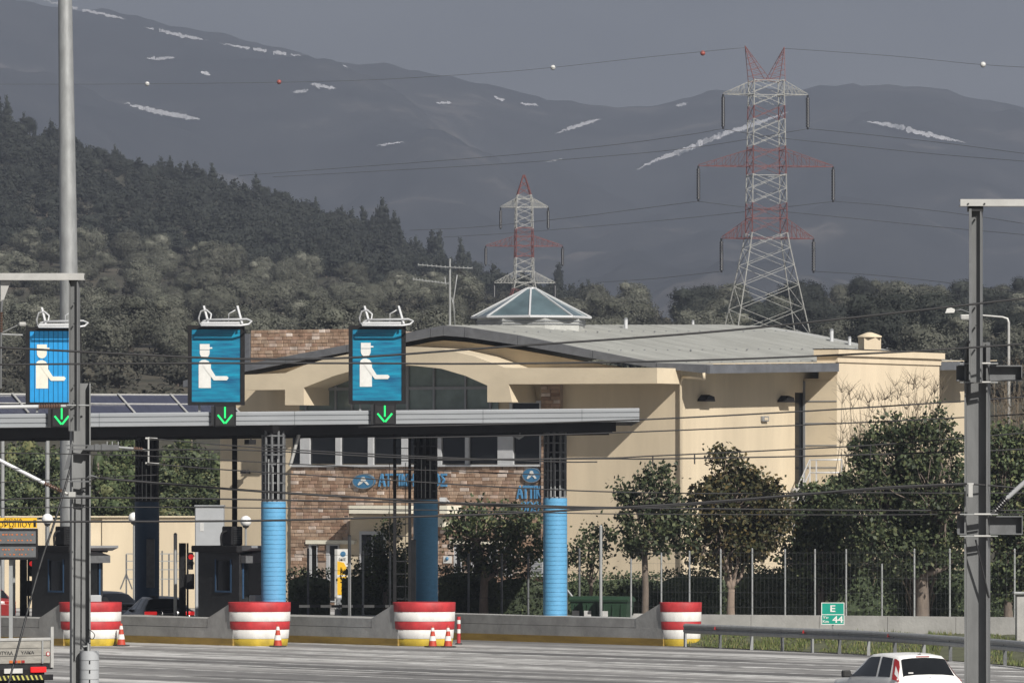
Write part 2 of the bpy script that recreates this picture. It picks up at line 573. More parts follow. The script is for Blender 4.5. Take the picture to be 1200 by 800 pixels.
def earth_material():
    m, t, b = nodes('dry_earth')
    b.inputs['Roughness'].default_value = 0.95
    b.inputs['Specular IOR Level'].default_value = 0.1
    tc = t.nodes.new('ShaderNodeTexCoord')
    n = t.nodes.new('ShaderNodeTexNoise')
    n.inputs['Scale'].default_value = 0.045
    n.inputs['Detail'].default_value = 9
    n.inputs['Roughness'].default_value = 0.7
    t.links.new(tc.outputs['Object'], n.inputs['Vector'])
    rp = t.nodes.new('ShaderNodeValToRGB')
    e = rp.color_ramp.elements
    e[0].position = 0.35; e[0].color = (0.040, 0.042, 0.032, 1)
    e[1].position = 0.75; e[1].color = (0.15, 0.125, 0.10, 1)
    k = e.new(0.55); k.color = (0.075, 0.070, 0.054, 1)
    t.links.new(n.outputs['Fac'], rp.inputs['Fac'])
    t.links.new(rp.outputs['Color'], b.inputs['Base Color'])
    M['dry_earth'] = m
earth_material()

def mountain_material():
    m, t, b = nodes('mountain_scrub')
    b.inputs['Roughness'].default_value = 1.0
    b.inputs['Specular IOR Level'].default_value = 0.0
    tc = t.nodes.new('ShaderNodeTexCoord')
    n = t.nodes.new('ShaderNodeTexNoise')
    n.inputs['Scale'].default_value = 0.006
    n.inputs['Detail'].default_value = 10
    n.inputs['Roughness'].default_value = 0.7
    t.links.new(tc.outputs['Object'], n.inputs['Vector'])
    rp = t.nodes.new('ShaderNodeValToRGB')
    e = rp.color_ramp.elements
    e[0].position = 0.40; e[0].color = (0.012, 0.014, 0.017, 1)  # cloud shade over the range is put into these dark tones
    e[1].position = 0.72; e[1].color = (0.15, 0.132, 0.12, 1)
    k = e.new(0.57); k.color = (0.028, 0.029, 0.031, 1)
    t.links.new(n.outputs['Fac'], rp.inputs['Fac'])
    t.links.new(rp.outputs['Color'], b.inputs['Base Color'])
    M['mountain_scrub'] = m
mountain_material()

# ---------------------------------------------------------------- terrain
ROW950 = [(-500, 345), (0, 350), (300, 355), (560, 366), (700, 378), (780, 384), (850, 382), (1000, 372), (1200, 366), (1700, 366)]
ROW1200 = [(-500, 250), (0, 268), (200, 290), (400, 320), (560, 342), (650, 362), (720, 385), (800, 420), (1700, 420)]
ROW1500 = [(-500, 75), (0, 150), (60, 168), (110, 184), (200, 206), (300, 238), (400, 268), (450, 290), (480, 312), (560, 338),
           (620, 362), (700, 385), (780, 440), (1700, 440)]
def terrain_z(X, Y):
    if Y < 312:
        return 0.0
    px = HX + X / Y * F
    zs = [(312, 0.0), (420, WZ(503, 420)), (650, WZ(424, 650)), (950, WZ(interp(ROW950, px), 950)),
          (1200, WZ(interp(ROW1200, px), 1200)), (1500, WZ(interp(ROW1500, px), 1500))]
    z15 = zs[-1][1]
    zs += [(1800, z15 * 0.8), (2500, 14.0), (3600, 10.0)]
    z = interp(zs, Y)
    k = smooth((Y - 330) / 300)
    z += k * 2.2 * mnoise.noise(Vector((X * 0.02, Y * 0.012, 0))) + k * 0.8 * mnoise.noise(Vector((X * 0.07, Y * 0.04, 5)))
    return z

mb = MB()
Ys = [-90, 0, 60, 150, 220, 300, 312] + [312 + 18 * i for i in range(1, 100)] + [2100 + 100 * i for i in range(0, 16)]
NX = 90
for Y in Ys:
    for i in range(NX + 1):
        px = -500 + 2200 * i / NX
        yy = max(Y, 420)
        X = (px - HX) / F * yy * (1.6 if Y < 330 else 1.0 + 0.6 * max(0, (420 - Y) / 90 if Y < 420 else 0))
        mb.v.append((X, Y, terrain_z(X, Y) - (0.03 if Y < 312 else 0.03)))
for r in range(len(Ys) - 1):
    for i in range(NX):
        a = r * (NX + 1) + i
        mb.f.append((a, a + 1, a + NX + 2, a + NX + 1)); mb.m.append(0); mb.s.append(True)
tag(mb.build('ground', M['dry_earth'], fix=False), 'dry scrubby ground rising from the road to the wooded slopes', kind='structure')

# ---------------------------------------------------------------- mountains
RIDGE = [(-700, -120), (-100, -38), (0, -14), (60, 2), (130, 10), (200, 26), (260, 40), (330, 54), (400, 66), (460, 78), (520, 94),
         (580, 108), (640, 117), (700, 122), (760, 127), (800, 119), (840, 113), (900, 110), (940, 106), (965, 97), (1000, 92),
         (1040, 93), (1090, 95), (1130, 102), (1160, 109), (1200, 126), (1260, 150), (1400, 190), (1900, 240)]
MY0, MY1 = 3400.0, 6500.0
def mount_row(px, Y):
    t = (Y - MY0) / (MY1 - MY0)
    r = interp(RIDGE, px)
    return lerp(440, r, smooth(t) * 0.45 + 0.55 * t)
def mount_z(px, Y):
    X = (px - HX) / F * Y
    if Y <= MY1:
        z = WZ(mount_row(px, Y), Y)
        k = smooth((Y - MY0) / 500)
    else:
        z = WZ(interp(RIDGE, px), MY1) * (1 - 0.8 * smooth((Y - MY1) / 900))
        k = 1
    z += k * (42 * mnoise.fractal(Vector((X * .005, Y * .0016, 1)), 1.0, 2.0, 6) * (0.35 if Y > MY1 - 500 else 1.0)
              + 3.0 * mnoise.noise(Vector((X * .045, Y * .004, 3))))
    return z
mb = MB()
NXM, NYM = 260, 90
for r in range(NYM + 1):
    Y = MY0 + (7400 - MY0) * r / NYM
    for i in range(NXM + 1):
        px = -700 + 2600 * i / NXM
        mb.v.append(((px - HX) / F * Y, Y, mount_z(px, Y)))
for r in range(NYM):
    for i in range(NXM):
        a = r * (NXM + 1) + i
        mb.f.append((a, a + 1, a + NXM + 2, a + NXM + 1)); mb.m.append(0); mb.s.append(True)
tag(mb.build('mountain', M['mountain_scrub'], fix=False), 'dark mountain range far behind with streaks of snow', kind='structure')

# snow lying in gullies and along the ridge: thin ragged sheets a little above the slope
def mount_y_for_row(px, py):
    lo, hi = MY0, MY1
    for _ in range(30):
        mid = (lo + hi) / 2
        row = HY - (mount_z(px, mid) - HC) * F / mid
        if row > py: lo = mid
        else: hi = mid
    return (lo + hi) / 2
def snow_patch(line, halfw, seed, gap=0.0):
    rng = random.Random(seed)
    mb = MB()
    pts = catmull([(x, y, 0) for x, y in line], 10)
    L = 0
    cells = []
    for p, q in zip(pts, pts[1:]):
        n = max(1, int((q - p).length / 1.1))
        for k in range(n):
            cells.append(p.lerp(q, k / n))
    N = len(cells)
    for i, c in enumerate(cells):
        e = min(1.0, 4.0 * min(i + 1, N - i) / N)
        hw = halfw * e * (0.55 + 1.1 * abs(mnoise.noise(Vector((c.x * .13, seed, 0)))) + 0.35 * rng.random() ** 2)
        oy = 1.6 * mnoise.noise(Vector((c.x * .17, seed + 9, 0))) + rng.uniform(-.5, .5)
        if gap and mnoise.noise(Vector((c.x * .09, seed + 20, 0))) < gap - 0.5:
            continue
        x0, x1 = c.x - .8, c.x + .8
        y0, y1 = c.y + oy - hw, c.y + oy + hw
        vs = []
        for (x, y) in ((x0, y1), (x1, y1 + rng.uniform(-.4, .4)), (x1, y0), (x0, y0 + rng.uniform(-.4, .4))):
            Y = mount_y_for_row(x, y)
            vs.append(W(x, y, Y - 14))
        mb.add(vs, [(0, 1, 2, 3)])
    o = mb.build('snow_patch', M['snow'], fix=False)
    tag(o, 'patch of snow lying on the dark mountainside', kind='structure')
SNOW = [([(146, 121), (165, 126), (190, 132), (236, 140)], 3.4, 1, 0), ([(652, 156), (672, 149), (705, 139)], 2.2, 2, 0),
        ([(744, 200), (770, 187), (800, 177), (840, 160), (880, 147), (925, 131)], 3.4, 3, 0),
        ([(1012, 142), (1045, 147), (1080, 156), (1132, 167)], 2.6, 4, 0), ([(50, 0), (90, 10), (150, 23)], 1.5, 5, .25),
        ([(170, 32), (205, 40), (245, 48)], 2.0, 6, .2), ([(258, 51), (300, 58), (355, 66)], 1.7, 7, .35), ([(172, 69), (205, 68)], 1.8, 8, .2),
        ([(344, 108), (362, 106)], 2.2, 9, 0), ([(365, 99), (395, 104)], 2.0, 10, .2), ([(20, 96), (37, 99)], 2.0, 11, 0),
        ([(580, 114), (592, 118)], 1.6, 12, 0), ([(610, 121), (632, 124)], 1.4, 13, 0), ([(512, 120), (530, 121)], 1.5, 14, 0),
        ([(793, 124), (806, 121)], 1.6, 15, 0), ([(343, 70), (358, 71)], 1.4, 16, 0), ([(236, 84), (247, 88)], 1.8, 17, 0),
        ([(390, 76), (408, 79)], 1.5, 18, 0), ([(440, 171), (475, 166)], 0.9, 19, .3), ([(640, 189), (660, 187)], 0.7, 20, 0)]
for s in SNOW:
    snow_patch(*s)

# ---------------------------------------------------------------- road, markings, pavement
D2 = Vector((-0.6, 0.8, 0))       # driving direction through the toll lanes
P2 = Vector((0.8, 0.6, 0))
mb = MB()
xs = [-120 + 12 * i for i in range(21)]
ys = [20 + 14 * i for i in range(21)]
for y in ys:
    for x in xs:
        mb.v.append((x, y, 0.0))
for r in range(20):
    for i in range(20):
        a = r * 21 + i
        mb.f.append((a, a + 1, a + 22, a + 21)); mb.m.append(0); mb.s.append(False)
tag(mb.build('road', M['asphalt'], fix=False), 'worn grey toll plaza roadway with tyre tracks', kind='structure')

def stripe_at(y_row, width, s0=-60, s1=60, z=0.004, px=600):
    Y = HC * F / (y_row - HY)
    c = Vector((WX(px, Y), Y, 0))
    mb = MB()
    n = 24
    vs = []
    for k in range(n + 1):
        p = c + D2 * lerp(s0, s1, k / n)
        vs += [p - P2 * width / 2 + Vector((0, 0, z)), p + P2 * width / 2 + Vector((0, 0, z))]
    mb.add(vs, [(2 * k, 2 * k + 1, 2 * k + 3, 2 * k + 2) for k in range(n)])
    o = mb.build('lane_marking', M['road_paint'], fix=False)
    tag(o, kind='structure')
stripe_at(761.5, .55, -40, 12)
stripe_at(767, .70, -60, 18)
stripe_at(772, .9, -40, 30)
stripe_at(777, .35, -40, 40)
stripe_at(781, .7)
stripe_at(787, .30)
stripe_at(791.5, .38)
stripe_at(799, .30)
stripe_at(808, .30)
stripe_at(823, .30)

# dark repairs and tar joints in the old pavement
def road_patch(px, row, w, l, m):
    Y = HC * F / (row - HY)
    c = Vector((WX(px, Y), Y, .003))
    mb = MB()
    mb.add([c - P2 * w / 2 - D2 * l / 2, c + P2 * w / 2 - D2 * l / 2, c + P2 * w / 2 * .96 + D2 * l / 2, c - P2 * w / 2 * 1.03 + D2 * l / 2], [(0, 1, 2, 3)])
    tag(mb.build('road_patch', M[m], fix=False), kind='structure')
for px, row, w, l, m in ((170, 772, 1.6, 7, 'tar'), (420, 784, 2.2, 9, 'tar'), (720, 769, 1.8, 12, 'tar'), (880, 789, 1.5, 8, 'tar'), (300, 795, 1.4, 6, 'tar'), (610, 795, 1.0, 14, 'tar'),
                         (560, 764, 14, .07, 'tar'), (250, 779, 16, .07, 'tar'), (780, 776, 16, .07, 'tar'), (480, 792, 16, .06, 'tar')):
    road_patch(px, row, w, l, m)

# grassy bank between guard rail and wall
GR = [(803, 221.5), (844, 219.5), (881, 217.5), (917, 215.5), (952, 214), (984, 212.5), (1018, 210.5), (1049, 208.5), (1083, 206), (1114, 203.5),
      (1146, 201), (1178, 198.5), (1212, 195), (1250, 190), (1300, 183)]
def wall_y(px):
    return interp([(770, 231), (1000, 228), (1210, 225), (1400, 222)], px)
mb = MB()
cols = [805 + 8 * i for i in range(75)]
for px in cols:
    y0 = interp(GR, px) + 0.3
    for k in range(7):
        t = k / 6
        Y = lerp(y0, wall_y(px), t)
        z = 0.02 + 0.30 * smooth(t * 2.2) + 0.05 * mnoise.noise(Vector((px * .2, k, 0))) * (k > 0)
        mb.v.append((WX(px, Y), Y, z))
for i in range(len(cols) - 1):
    for k in range(6):
        a = i * 7 + k
        mb.f.append((a, a + 7, a + 8, a + 1)); mb.m.append(0); mb.s.append(True)
tag(mb.build('verge', M['verge_soil']), 'earth verge behind the guard rail', kind='structure')
mb = MB()
rng = random.Random(3)
for _ in range(15000):
    px = rng.uniform(806, 1330)
    t = rng.random() ** 1.3
    if mnoise.noise(Vector((px * .03, t * 3, 7))) < -0.25:
        continue
    y0 = interp(GR, px) + 0.35
    Y = lerp(y0, wall_y(px) - .3, t)
    z = 0.02 + 0.28 * smooth(t * 2.2)
    h = rng.uniform(.05, .17) * (1.25 if mnoise.noise(Vector((px * .06, t * 4, 2))) > 0 else .75)
    x = WX(px, Y)
    a = rng.uniform(0, pi)
    w = rng.uniform(.012, .03)
    lx, ly = rng.uniform(-.06, .06), rng.uniform(-.06, .06)
    mb.add([(x - w * cos(a), Y - w * sin(a), z), (x + w * cos(a), Y + w * sin(a), z), (x + lx, Y + ly, z + h)], [(0, 1, 2)])
tag(mb.build('verge_grass', M['grass_blade'], fix=False), 'short green grass growing on the verge behind the guard rail', 'grass', kind='stuff')

# ---------------------------------------------------------------- trees
def leaf_quads(mb, rng, c, n, spread, size, mi=0, flat=1.0, out=None):
    for _ in range(n):
        p = Vector((rng.gauss(0, spread), rng.gauss(0, spread), rng.gauss(0, spread * flat))) + c
        s = size * rng.uniform(.6, 1.3)
        u = Vector((rng.uniform(-1, 1), rng.uniform(-1, 1), rng.uniform(-1, 1))).normalized()
        if out is not None:      # the leaf turns its face outwards
            nn_ = (out.normalized() + Vector((rng.gauss(0, .27), rng.gauss(0, .27), rng.gauss(0, .27)))).normalized()
            u = (u - nn_ * u.dot(nn_))
            if u.length < 1e-3:
                continue
            u.normalize()
            w = u.cross(nn_)
            mb.add([p - u * s * .6, p + w * s * .42, p + u * s * .6, p - w * s * .42], [(0, 1, 2, 3)], mi)
            continue
        w = Vector((rng.uniform(-1, 1), rng.uniform(-1, 1), rng.uniform(-1, 1)))
        w = (w - u * w.dot(u))
        if w.length < 1e-3:
            continue
        w.normalize()
        mb.add([p - u * s * .6, p + w * s * .38, p + u * s * .6, p - w * s * .38], [(0, 1, 2, 3)], mi)

def blob_point(rng, lobes, shell=0.55, normal=False):
    c, r = rng.choices(lobes, [l[1][0] * l[1][1] * l[1][2] for l in lobes])[0]
    while True:
        d = Vector((rng.gauss(0, 1), rng.gauss(0, 1), rng.gauss(0, 1)))
        if d.length > 1e-3:
            break
    d.normalize()
    q = shell + (1 - shell) * rng.random() ** .6 if rng.random() < .72 else rng.random() ** .5
    p = Vector(c) + Vector((d.x * r[0], d.y * r[1], d.z * r[2])) * q
    return (p, Vector((d.x / r[0], d.y / r[1], d.z / r[2]))) if normal else p

def limb(mb, rng, a, b, r0, r1, n=6, wob=.12, mi=0):
    a, b = Vector(a), Vector(b)
    L = (b - a).length
    pts = []
    for k in range(n + 1):
        t = k / n
        j = Vector((rng.uniform(-1, 1), rng.uniform(-1, 1), rng.uniform(-.5, .5))) * wob * L * sin(pi * t) * .5
        pts.append(a.lerp(b, t) + j + Vector((0, 0, -0.08 * L * sin(pi * t))))
    mb.tube(pts, [lerp(r0, r1, k / n) for k in range(n + 1)], 6, mi)
    return pts

def street_tree(name, label, cat, base, trunk_h, trunk_r, lobes, clumps, leaves, lsize, seed, leaf='leaf_street', bark='bark',
                lean=(0, 0), spread=.26, group=None):
    """lobes given relative to the base: ((x, y, z), (rx, ry, rz))"""
    rng = random.Random(seed)
    root = empty(name, base, 0, label, cat, group)
    tb = MB()
    top = Vector((lean[0], lean[1], trunk_h))
    pts = [Vector((0, 0, 0)), Vector((0, 0, .12)), top * .45 + Vector((rng.uniform(-.05, .05), 0, 0)), top]
    tb.tube(catmull(pts, 4), [lerp(trunk_r * 1.25, trunk_r * .8, k / 12) for k in range(13)], 8)
    centers = [blob_point(rng, lobes) for _ in range(clumps)]
    # limbs reach towards the clumps
    mains = []
    for k in range(7):
        tgt = rng.choice(centers)
        mid = top.lerp(tgt, .62)
        limb(tb, rng, top - Vector((0, 0, rng.uniform(0, .3))), mid, trunk_r * .55, trunk_r * .25)
        mains.append(mid)
    for c in centers:
        m = min(mains + [top], key=lambda q: (q - c).length)
        if rng.random() < .75:
            limb(tb, rng, m, c, trunk_r * .22, .008, 4, .2)
    tb.build('trunk', M[bark], root, fix=False)
    lb = MB()
    for c in centers:
        leaf_quads(lb, rng, c, leaves, spread * rng.uniform(.7, 1.3), lsize)
    lb.build('crown', M[leaf], root, fix=False)
    return root

def core_blob(mb, rng, c, r, mi=0, seed=0):
    """an uneven inner mass so the crown is not see-through"""
    n, m = 10, 6
    vs, fs = [], []
    for k in range(m + 1):
        for i in range(n):
            t, f = 2 * pi * i / n, pi * k / m
            d = Vector((sin(f) * cos(t), sin(f) * sin(t), -cos(f)))
            q = 1 + .35 * mnoise.noise(d * 1.7 + Vector((seed, c[0], c[2])))
            vs.append(Vector(c) + Vector((d.x * r[0], d.y * r[1], d.z * r[2])) * q)
    for k in range(m):
        for i in range(n):
            j = (i + 1) % n
            fs.append((k * n + i, k * n + j, k * n + n + j, k * n + n + i))
    mb.add(vs, fs, mi)

def olive_mesh(seed, leaf='leaf_olive', n=1000, h=4.6, r=2.5, size=.42):
    rng = random.Random(seed)
    mb = MB()
    mb.tube([(0, 0, -.4), (.1, 0, .5), (rng.uniform(-.3, .3), 0, 1.5)], [.28, .24, .18], 6, 1)
    lobes = [((0, 0, h * .55), (r, r, h * .42))]
    for k in range(rng.randint(4, 6)):
        a = rng.uniform(0, 2 * pi)
        q = rng.uniform(.35, .75) * r
        rr = r * rng.uniform(.42, .66)
        lobes.append(((q * cos(a), q * sin(a), h * rng.uniform(.42, .86)), (rr, rr, rr * .8)))
    for c, q in lobes:
        core_blob(mb, rng, c, tuple(x * .70 for x in q), 0, seed)
    for _ in range(n // 3):
        c, o_ = blob_point(rng, lobes, .84, True)
        leaf_quads(mb, rng, c, 4, size * .8, size, out=o_)
    return mb.mesh('olive_tree', [M[leaf], M['bark']])

def pine_mesh(seed, h=8.0, r=2.4, n=1500, leaf='leaf_pine', size=.36):
    rng = random.Random(seed)
    mb = MB()
    mb.tube([(0, 0, -.5), (0, 0, h * .5), (rng.uniform(-.2, .2), 0, h * .93)], [.22, .16, .05], 6, 1)
    lv = rng.randint(5, 7)
    lobes = []
    for k in range(lv):
        t = k / (lv - 1)
        rr = r * (1 - (t ** 1.8) * .72) * rng.uniform(.7, 1.12) * (.8 + .2 * min(1, t * 3))
        lobes.append(((rng.uniform(-.35, .35), rng.uniform(-.3, .3), h * lerp(.2, .92, t)), (rr, rr, h * .115)))
        for q in range(2):
            a = rng.uniform(0, 2 * pi)
            lobes.append(((rr * .7 * cos(a), rr * .7 * sin(a), h * lerp(.2, .88, t) + rng.uniform(-.2, .5)), (rr * .5, rr * .5, h * .08)))
    for c, q in lobes:
        core_blob(mb, rng, c, tuple(x * .62 for x in q), 0, seed)
    for _ in range(n // 3):
        c, o_ = blob_point(rng, lobes, .8, True)
        leaf_quads(mb, rng, c, 4, size * .6, size, out=o_)
    return mb.mesh('pine_tree', [M[leaf], M['bark']])

OLIVES = [olive_mesh(100 + k, n=6000 + 100 * k, size=.165, h=4.4 + .25 * k, r=2.3 + .12 * (k % 4)) for k in range(7)]
SCRUB = [olive_mesh(150 + k, 'leaf_scrub', 420, 2.6, 1.7, .32) for k in range(4)]
PINES = [pine_mesh(200 + k, 7.0 + .5 * k, 2.3 + .15 * (k % 3)) for k in range(7)]
ROUND = [olive_mesh(300 + k, 'leaf_pine', 6000, 5.6, 2.7, .165) for k in range(3)]

def plant(name, me, X, Y, rng, s=1.0, tall=1.0):
    o = link(name, me)
    z = terrain_z(X, Y)
    o.location = (X, Y, z - .15)
    o.rotation_euler = (0, 0, rng.uniform(0, 2 * pi))
    q = s * rng.uniform(.8, 1.2)
    o.scale = (q, q, q * tall * rng.uniform(.9, 1.15))
    return o

def stuff_mesh(name, label, cat, mats, items):
    """many distant plants as one joined mesh: items = (mesh, X, Y, z, rot, scale)"""
    vs, fs, mi = [], [], []
    for me, X, Y, z, a, s in items:
        b = len(vs)
        ca, sa = cos(a) * s, sin(a) * s
        for v in me.vertices:
            x, y, zz = v.co
            vs.append((X + ca * x - sa * y, Y + sa * x + ca * y, z + s * zz))
        for p in me.polygons:
            fs.append(tuple(i + b for i in p.vertices))
            mi.append(p.material_index)
    me = bpy.data.meshes.new(name)
    me.from_pydata(vs, [], fs)
    for m in mats:
        me.materials.append(m)
    me.polygons.foreach_set('material_index', mi)
    return tag(link(name, me), label, cat, kind='stuff')

rng = random.Random(11)
# dark pines on the wooded hill: those that stand along the skyline are single trees
n_p = 0
GP = 'dark pines along the skyline of the wooded hill'
px = -70.0
while px < 770:
    if rng.random() < .96:
        Y = 1500 + rng.uniform(-26, 40)
        big = 1.0 if px < 560 else .8
        o = plant('pine_tree', rng.choice(PINES if rng.random() < .45 else ROUND), WX(px, Y), Y, rng,
                  big * (rng.choice([.36, .42, .5, .6]) if px < 380 else rng.uniform(.55, .85) * (1.1 if 380 < px < 560 else 1)),
                  rng.choice([.85, .95, 1.05, 1.2]))
        where = 'beside the tall lighting mast' if px < 160 else 'above the middle blue sign' if px < 400 else 'at its low end towards the small pylon'
        tag(o, 'dark pine on the wooded skyline, ' + where, 'tree', 'skyline pines ' + where)
        n_p += 1
    px += rng.uniform(3.2, 7)
# taller pines marked out by the photo
for (px, py, s) in ((8, 128, .85), (28, 152, .7), (448, 285, 1.05), (462, 292, .9), (515, 312, .95), (540, 318, .9), (655, 352, .75), (672, 355, .8), (690, 358, .7), (400, 262, .75), (425, 275, .85)):
    Y = 1480 + rng.uniform(-8, 8)
    o = plant('pine_tree', rng.choice(PINES), WX(px, Y), Y, rng, s, 1.2)
    where = 'beside the tall lighting mast' if px < 160 else 'standing above its neighbours' if px < 600 else 'right of the small pylon'
    tag(o, 'taller dark pine on the wooded skyline, ' + where, 'tree', 'taller skyline pines ' + where)
# the wooded face of the hill: too many to count
items = []
small_pines = [pine_mesh(400 + k, 5.2 + .4 * k, 2.6, 420, size=.5) for k in range(4)] + [olive_mesh(420 + k, 'leaf_pine', 420, 4.8, 2.9, .5) for k in range(3)]
for _ in range(1650):
    Y = rng.uniform(1110, 1495)
    px = rng.uniform(-240, 740)
    X = WX(px, Y)
    den = smooth((Y - 1090) / 110)
    if 90 < px < 240 and Y < 1330:
        den *= .72
    if px < 90 and Y < 1300:
        den *= .85
    if rng.random() > den:
        continue
    items.append((rng.choice(small_pines), X, Y, terrain_z(X, Y) - .2, rng.uniform(0, 6.28), rng.uniform(.5, .9)))
stuff_mesh('hill_wood', 'dense dark pine wood covering the face of the hill', 'wood', [M['leaf_pine'], M['bark']], items)

# grey-green olives and scrub below the wood
GO = 'grey-green olive trees on the slope behind the toll plaza'
spots = []
tries = 0
while len(spots) < 295 and tries < 12000:
    tries += 1
    Y = rng.uniform(560, 1120)
    px = rng.uniform(-60, 1260)
    row = HY - (terrain_z(WX(px, Y), Y) - HC) * F / Y
    if row > 462: continue
    if 745 < px < 800 and Y > 700: continue
    if 565 < px < 663 and row < 392: continue
    if 846 < px < 952 and row < 425 and Y < 665: continue
    X = WX(px, Y)
    if any((X - a) ** 2 + ((Y - b) * .5) ** 2 < 5.0 ** 2 for a, b in spots): continue
    spots.append((X, Y))
for X, Y in spots:
    px = HX + X / Y * F
    me = rng.choice(OLIVES)
    if px > 790 and rng.random() < .3:
        me = rng.choice(ROUND)
    o = plant('olive_tree', me, X, Y, rng, rng.choice([.6, .75, .9, 1.05]), .86)
    where = ('left of the tall lighting mast' if px < 70 else 'between the first two blue lane signs' if px < 255 else 'between the brick parapet and the roof aerial' if px < 520
             else 'around the glass pyramid' if px < 760 else 'around the foot of the large pylon' if px < 960 else 'behind the stair tower and right steel mast')
    tag(o, 'rounded grey-green olive tree on the slope ' + where, 'tree', 'olive trees ' + where)
# tree line on the right-hand rise
for px in range(700, 1240, 11):
    if 752 < px < 792: continue
    Y = 960 + rng.uniform(-30, 30)
    p2 = px + rng.uniform(-5, 5)
    me = rng.choice(OLIVES + ROUND) if px > 800 else rng.choice(OLIVES)
    s = .72 if px > 930 else (.6 if px < 760 else .5)
    o = plant('broadleaf_tree', me, WX(p2, Y), Y, rng, s * rng.uniform(.8, 1.15), 1.05)
    where = 'right of the glass pyramid' if px < 800 else 'behind the large pylon' if px < 950 else 'right of the large pylon'
    tag(o, 'bushy tree on the skyline of the low rise ' + where, 'tree', 'trees on the low rise ' + where)
o = plant('round_bush', ROUND[0], WX(815, 900), 900, random.Random(5), 1.2, .72)
tag(o, 'dark rounded bush standing alone beside the large pylon', 'bush')
items = []
for _ in range(1350):
    Y = rng.uniform(430, 1300)
    px = rng.uniform(-350, 1600)
    X = WX(px, Y)
    items.append((rng.choice(SCRUB), X, Y, terrain_z(X, Y) - .3, rng.uniform(0, 6.28), rng.uniform(.5, 1.0)))
stuff_mesh('scrub', 'low grey scrub between the olive trees', 'scrub', [M['leaf_scrub'], M['bark']], items)

# dark conifers standing behind the low cream wall, seen under the canopy
for k, (px, Yt, h, s) in enumerate(((10, 318, 6.6, 1), (38, 322, 6.8, 1), (66, 320, 6.2, 1), (118, 316, 6.4, 1.1), (150, 322, 7.2, 1.1), (196, 318, 6.4, 1), (222, 323, 7.0, 1.0), (250, 318, 6.2, 1.0), (275, 322, 6.6, 1))):
    me = pine_mesh(500 + k, h, 2.0 * s, 11000, 'leaf_green' if k in (3, 4) else 'leaf_street', .135)
    o = link('conifer', me)
    o.location = (WX(px, Yt), Yt, terrain_z(WX(px, Yt), Yt))
    spot = ['at the edge of the picture', 'between the two thin grey posts', 'behind the tall lighting mast', '', '', 'just right of the near-black column', 'behind the pale grey cabinet', 'left of the plain black post',
            'half hidden by the building corner'][k]
    tag(o, 'dark green conifer behind the low cream wall, ' + spot if spot else
        'lighter green conifer behind the low cream wall, beside the near-black column' if k == 4 else 'lighter green conifer behind the low cream wall, beside the left steel mast', 'tree')

# ---------------------------------------------------------------- the toll company building
TH = radians(31)
BU = Vector((cos(TH), -sin(TH), 0))
BV = Vector((sin(TH), cos(TH), 0))
BC = Vector((WX(797, 285), 285, 0))
def bray(px, py):
    return Vector(((px - HX) / F, 1, (HY - py) / F))
def BP(px, py, off=0.0):
    """local (x, z) on the plane lying off metres in front of the front wall"""
    r = bray(px, py)
    n = -BV
    c = BC + n * off
    t = (c - Vector((0, 0, HC))).dot(n) / r.dot(n)
    p = Vector((0, 0, HC)) + r * t - BC
    return p.dot(BU), p.z
def SP(px, py, off=0.0):
    """local (y, z) on the plane off metres out from the side wall"""
    r = bray(px, py)
    c = BC + BU * off
    t = (c - Vector((0, 0, HC))).dot(BU) / r.dot(BU)
    p = Vector((0, 0, HC)) + r * t - BC
    return p.dot(BV), p.z
B = empty('toll_building', BC, -TH, 'cream building with brick front, arched window band, grey metal roof and glass pyramid skylight', 'building')

RO = 0.5   # rake overhang
rake_top = [(215, 447), (250, 438), (287, 428), (335, 418.5), (407, 405), (475, 391.5), (505, 385), (520, 382.2), (545, 384), (607, 393.5), (695, 411.5), (770, 426), (829, 437.2 - 9)]
rake_bot = [(215, 454), (250, 445), (287, 435.5), (335, 426), (407, 412.5), (475, 401), (505, 395), (520, 393.2), (545, 395), (607, 404), (695, 419.8), (770, 431), (829, 437.5)]
RT = [BP(x, y, RO) for x, y in rake_top]
RB = [BP(x, y, RO) for x, y in rake_bot]
WL = RT[0][0] + .4          # left end of the front wall
DEPTH = 26.0
# walls: front gable wall, side wall, back
wl = BP(258, 600)[0]
poly = [(wl, -.5), (0, -.5)]
top = [(x, z - .02) for x, z in [BP(a, b + 5, 0) for a, b in rake_bot] if wl < x < -.02]
poly += [(0, interp([(p[0], p[1]) for p in RB], 0))] + list(reversed(top)) + [(wl, interp([(p[0], p[1]) for p in RB], wl))]
mb = MB()
mb.prism(poly, 'y', 0.0, 0.35)
mb.build('front_wall', M['render_cream'], B)
zs0 = interp([(p[0], p[1]) for p in RB], 0) + .1
mb = MB()
yd = [SP(931.5, 500)[0], SP(942, 500)[0]]
zd = SP(940, 460)[1]
mb.bb(-.35, 0, .352, yd[0], -.5, zs0)
mb.bb(-.35, 0, yd[1], DEPTH, -.5, zs0 + .35)
mb.bb(-.35, 0, yd[0], yd[1], zd, zs0 + .1)
mb.build('side_wall', M['render_cream'], B)
mb = MB()
mb.bb(-.10, -.05, yd[0] + .003, yd[1] - .003, -.4, zd - .003)  # door panel coloured dark and set forward, standing in for the recess's shade
mb.build('recess_shade_door', M['glass_dark'], B)
mb = MB()
mb.bb(wl, -.36, DEPTH - .3, DEPTH, -.5, 8.0)
mb.bb(wl, wl + .3, .36, DEPTH - .31, -.5, 8.0)
mb.build('rear_wall', M['render_cream'], B)

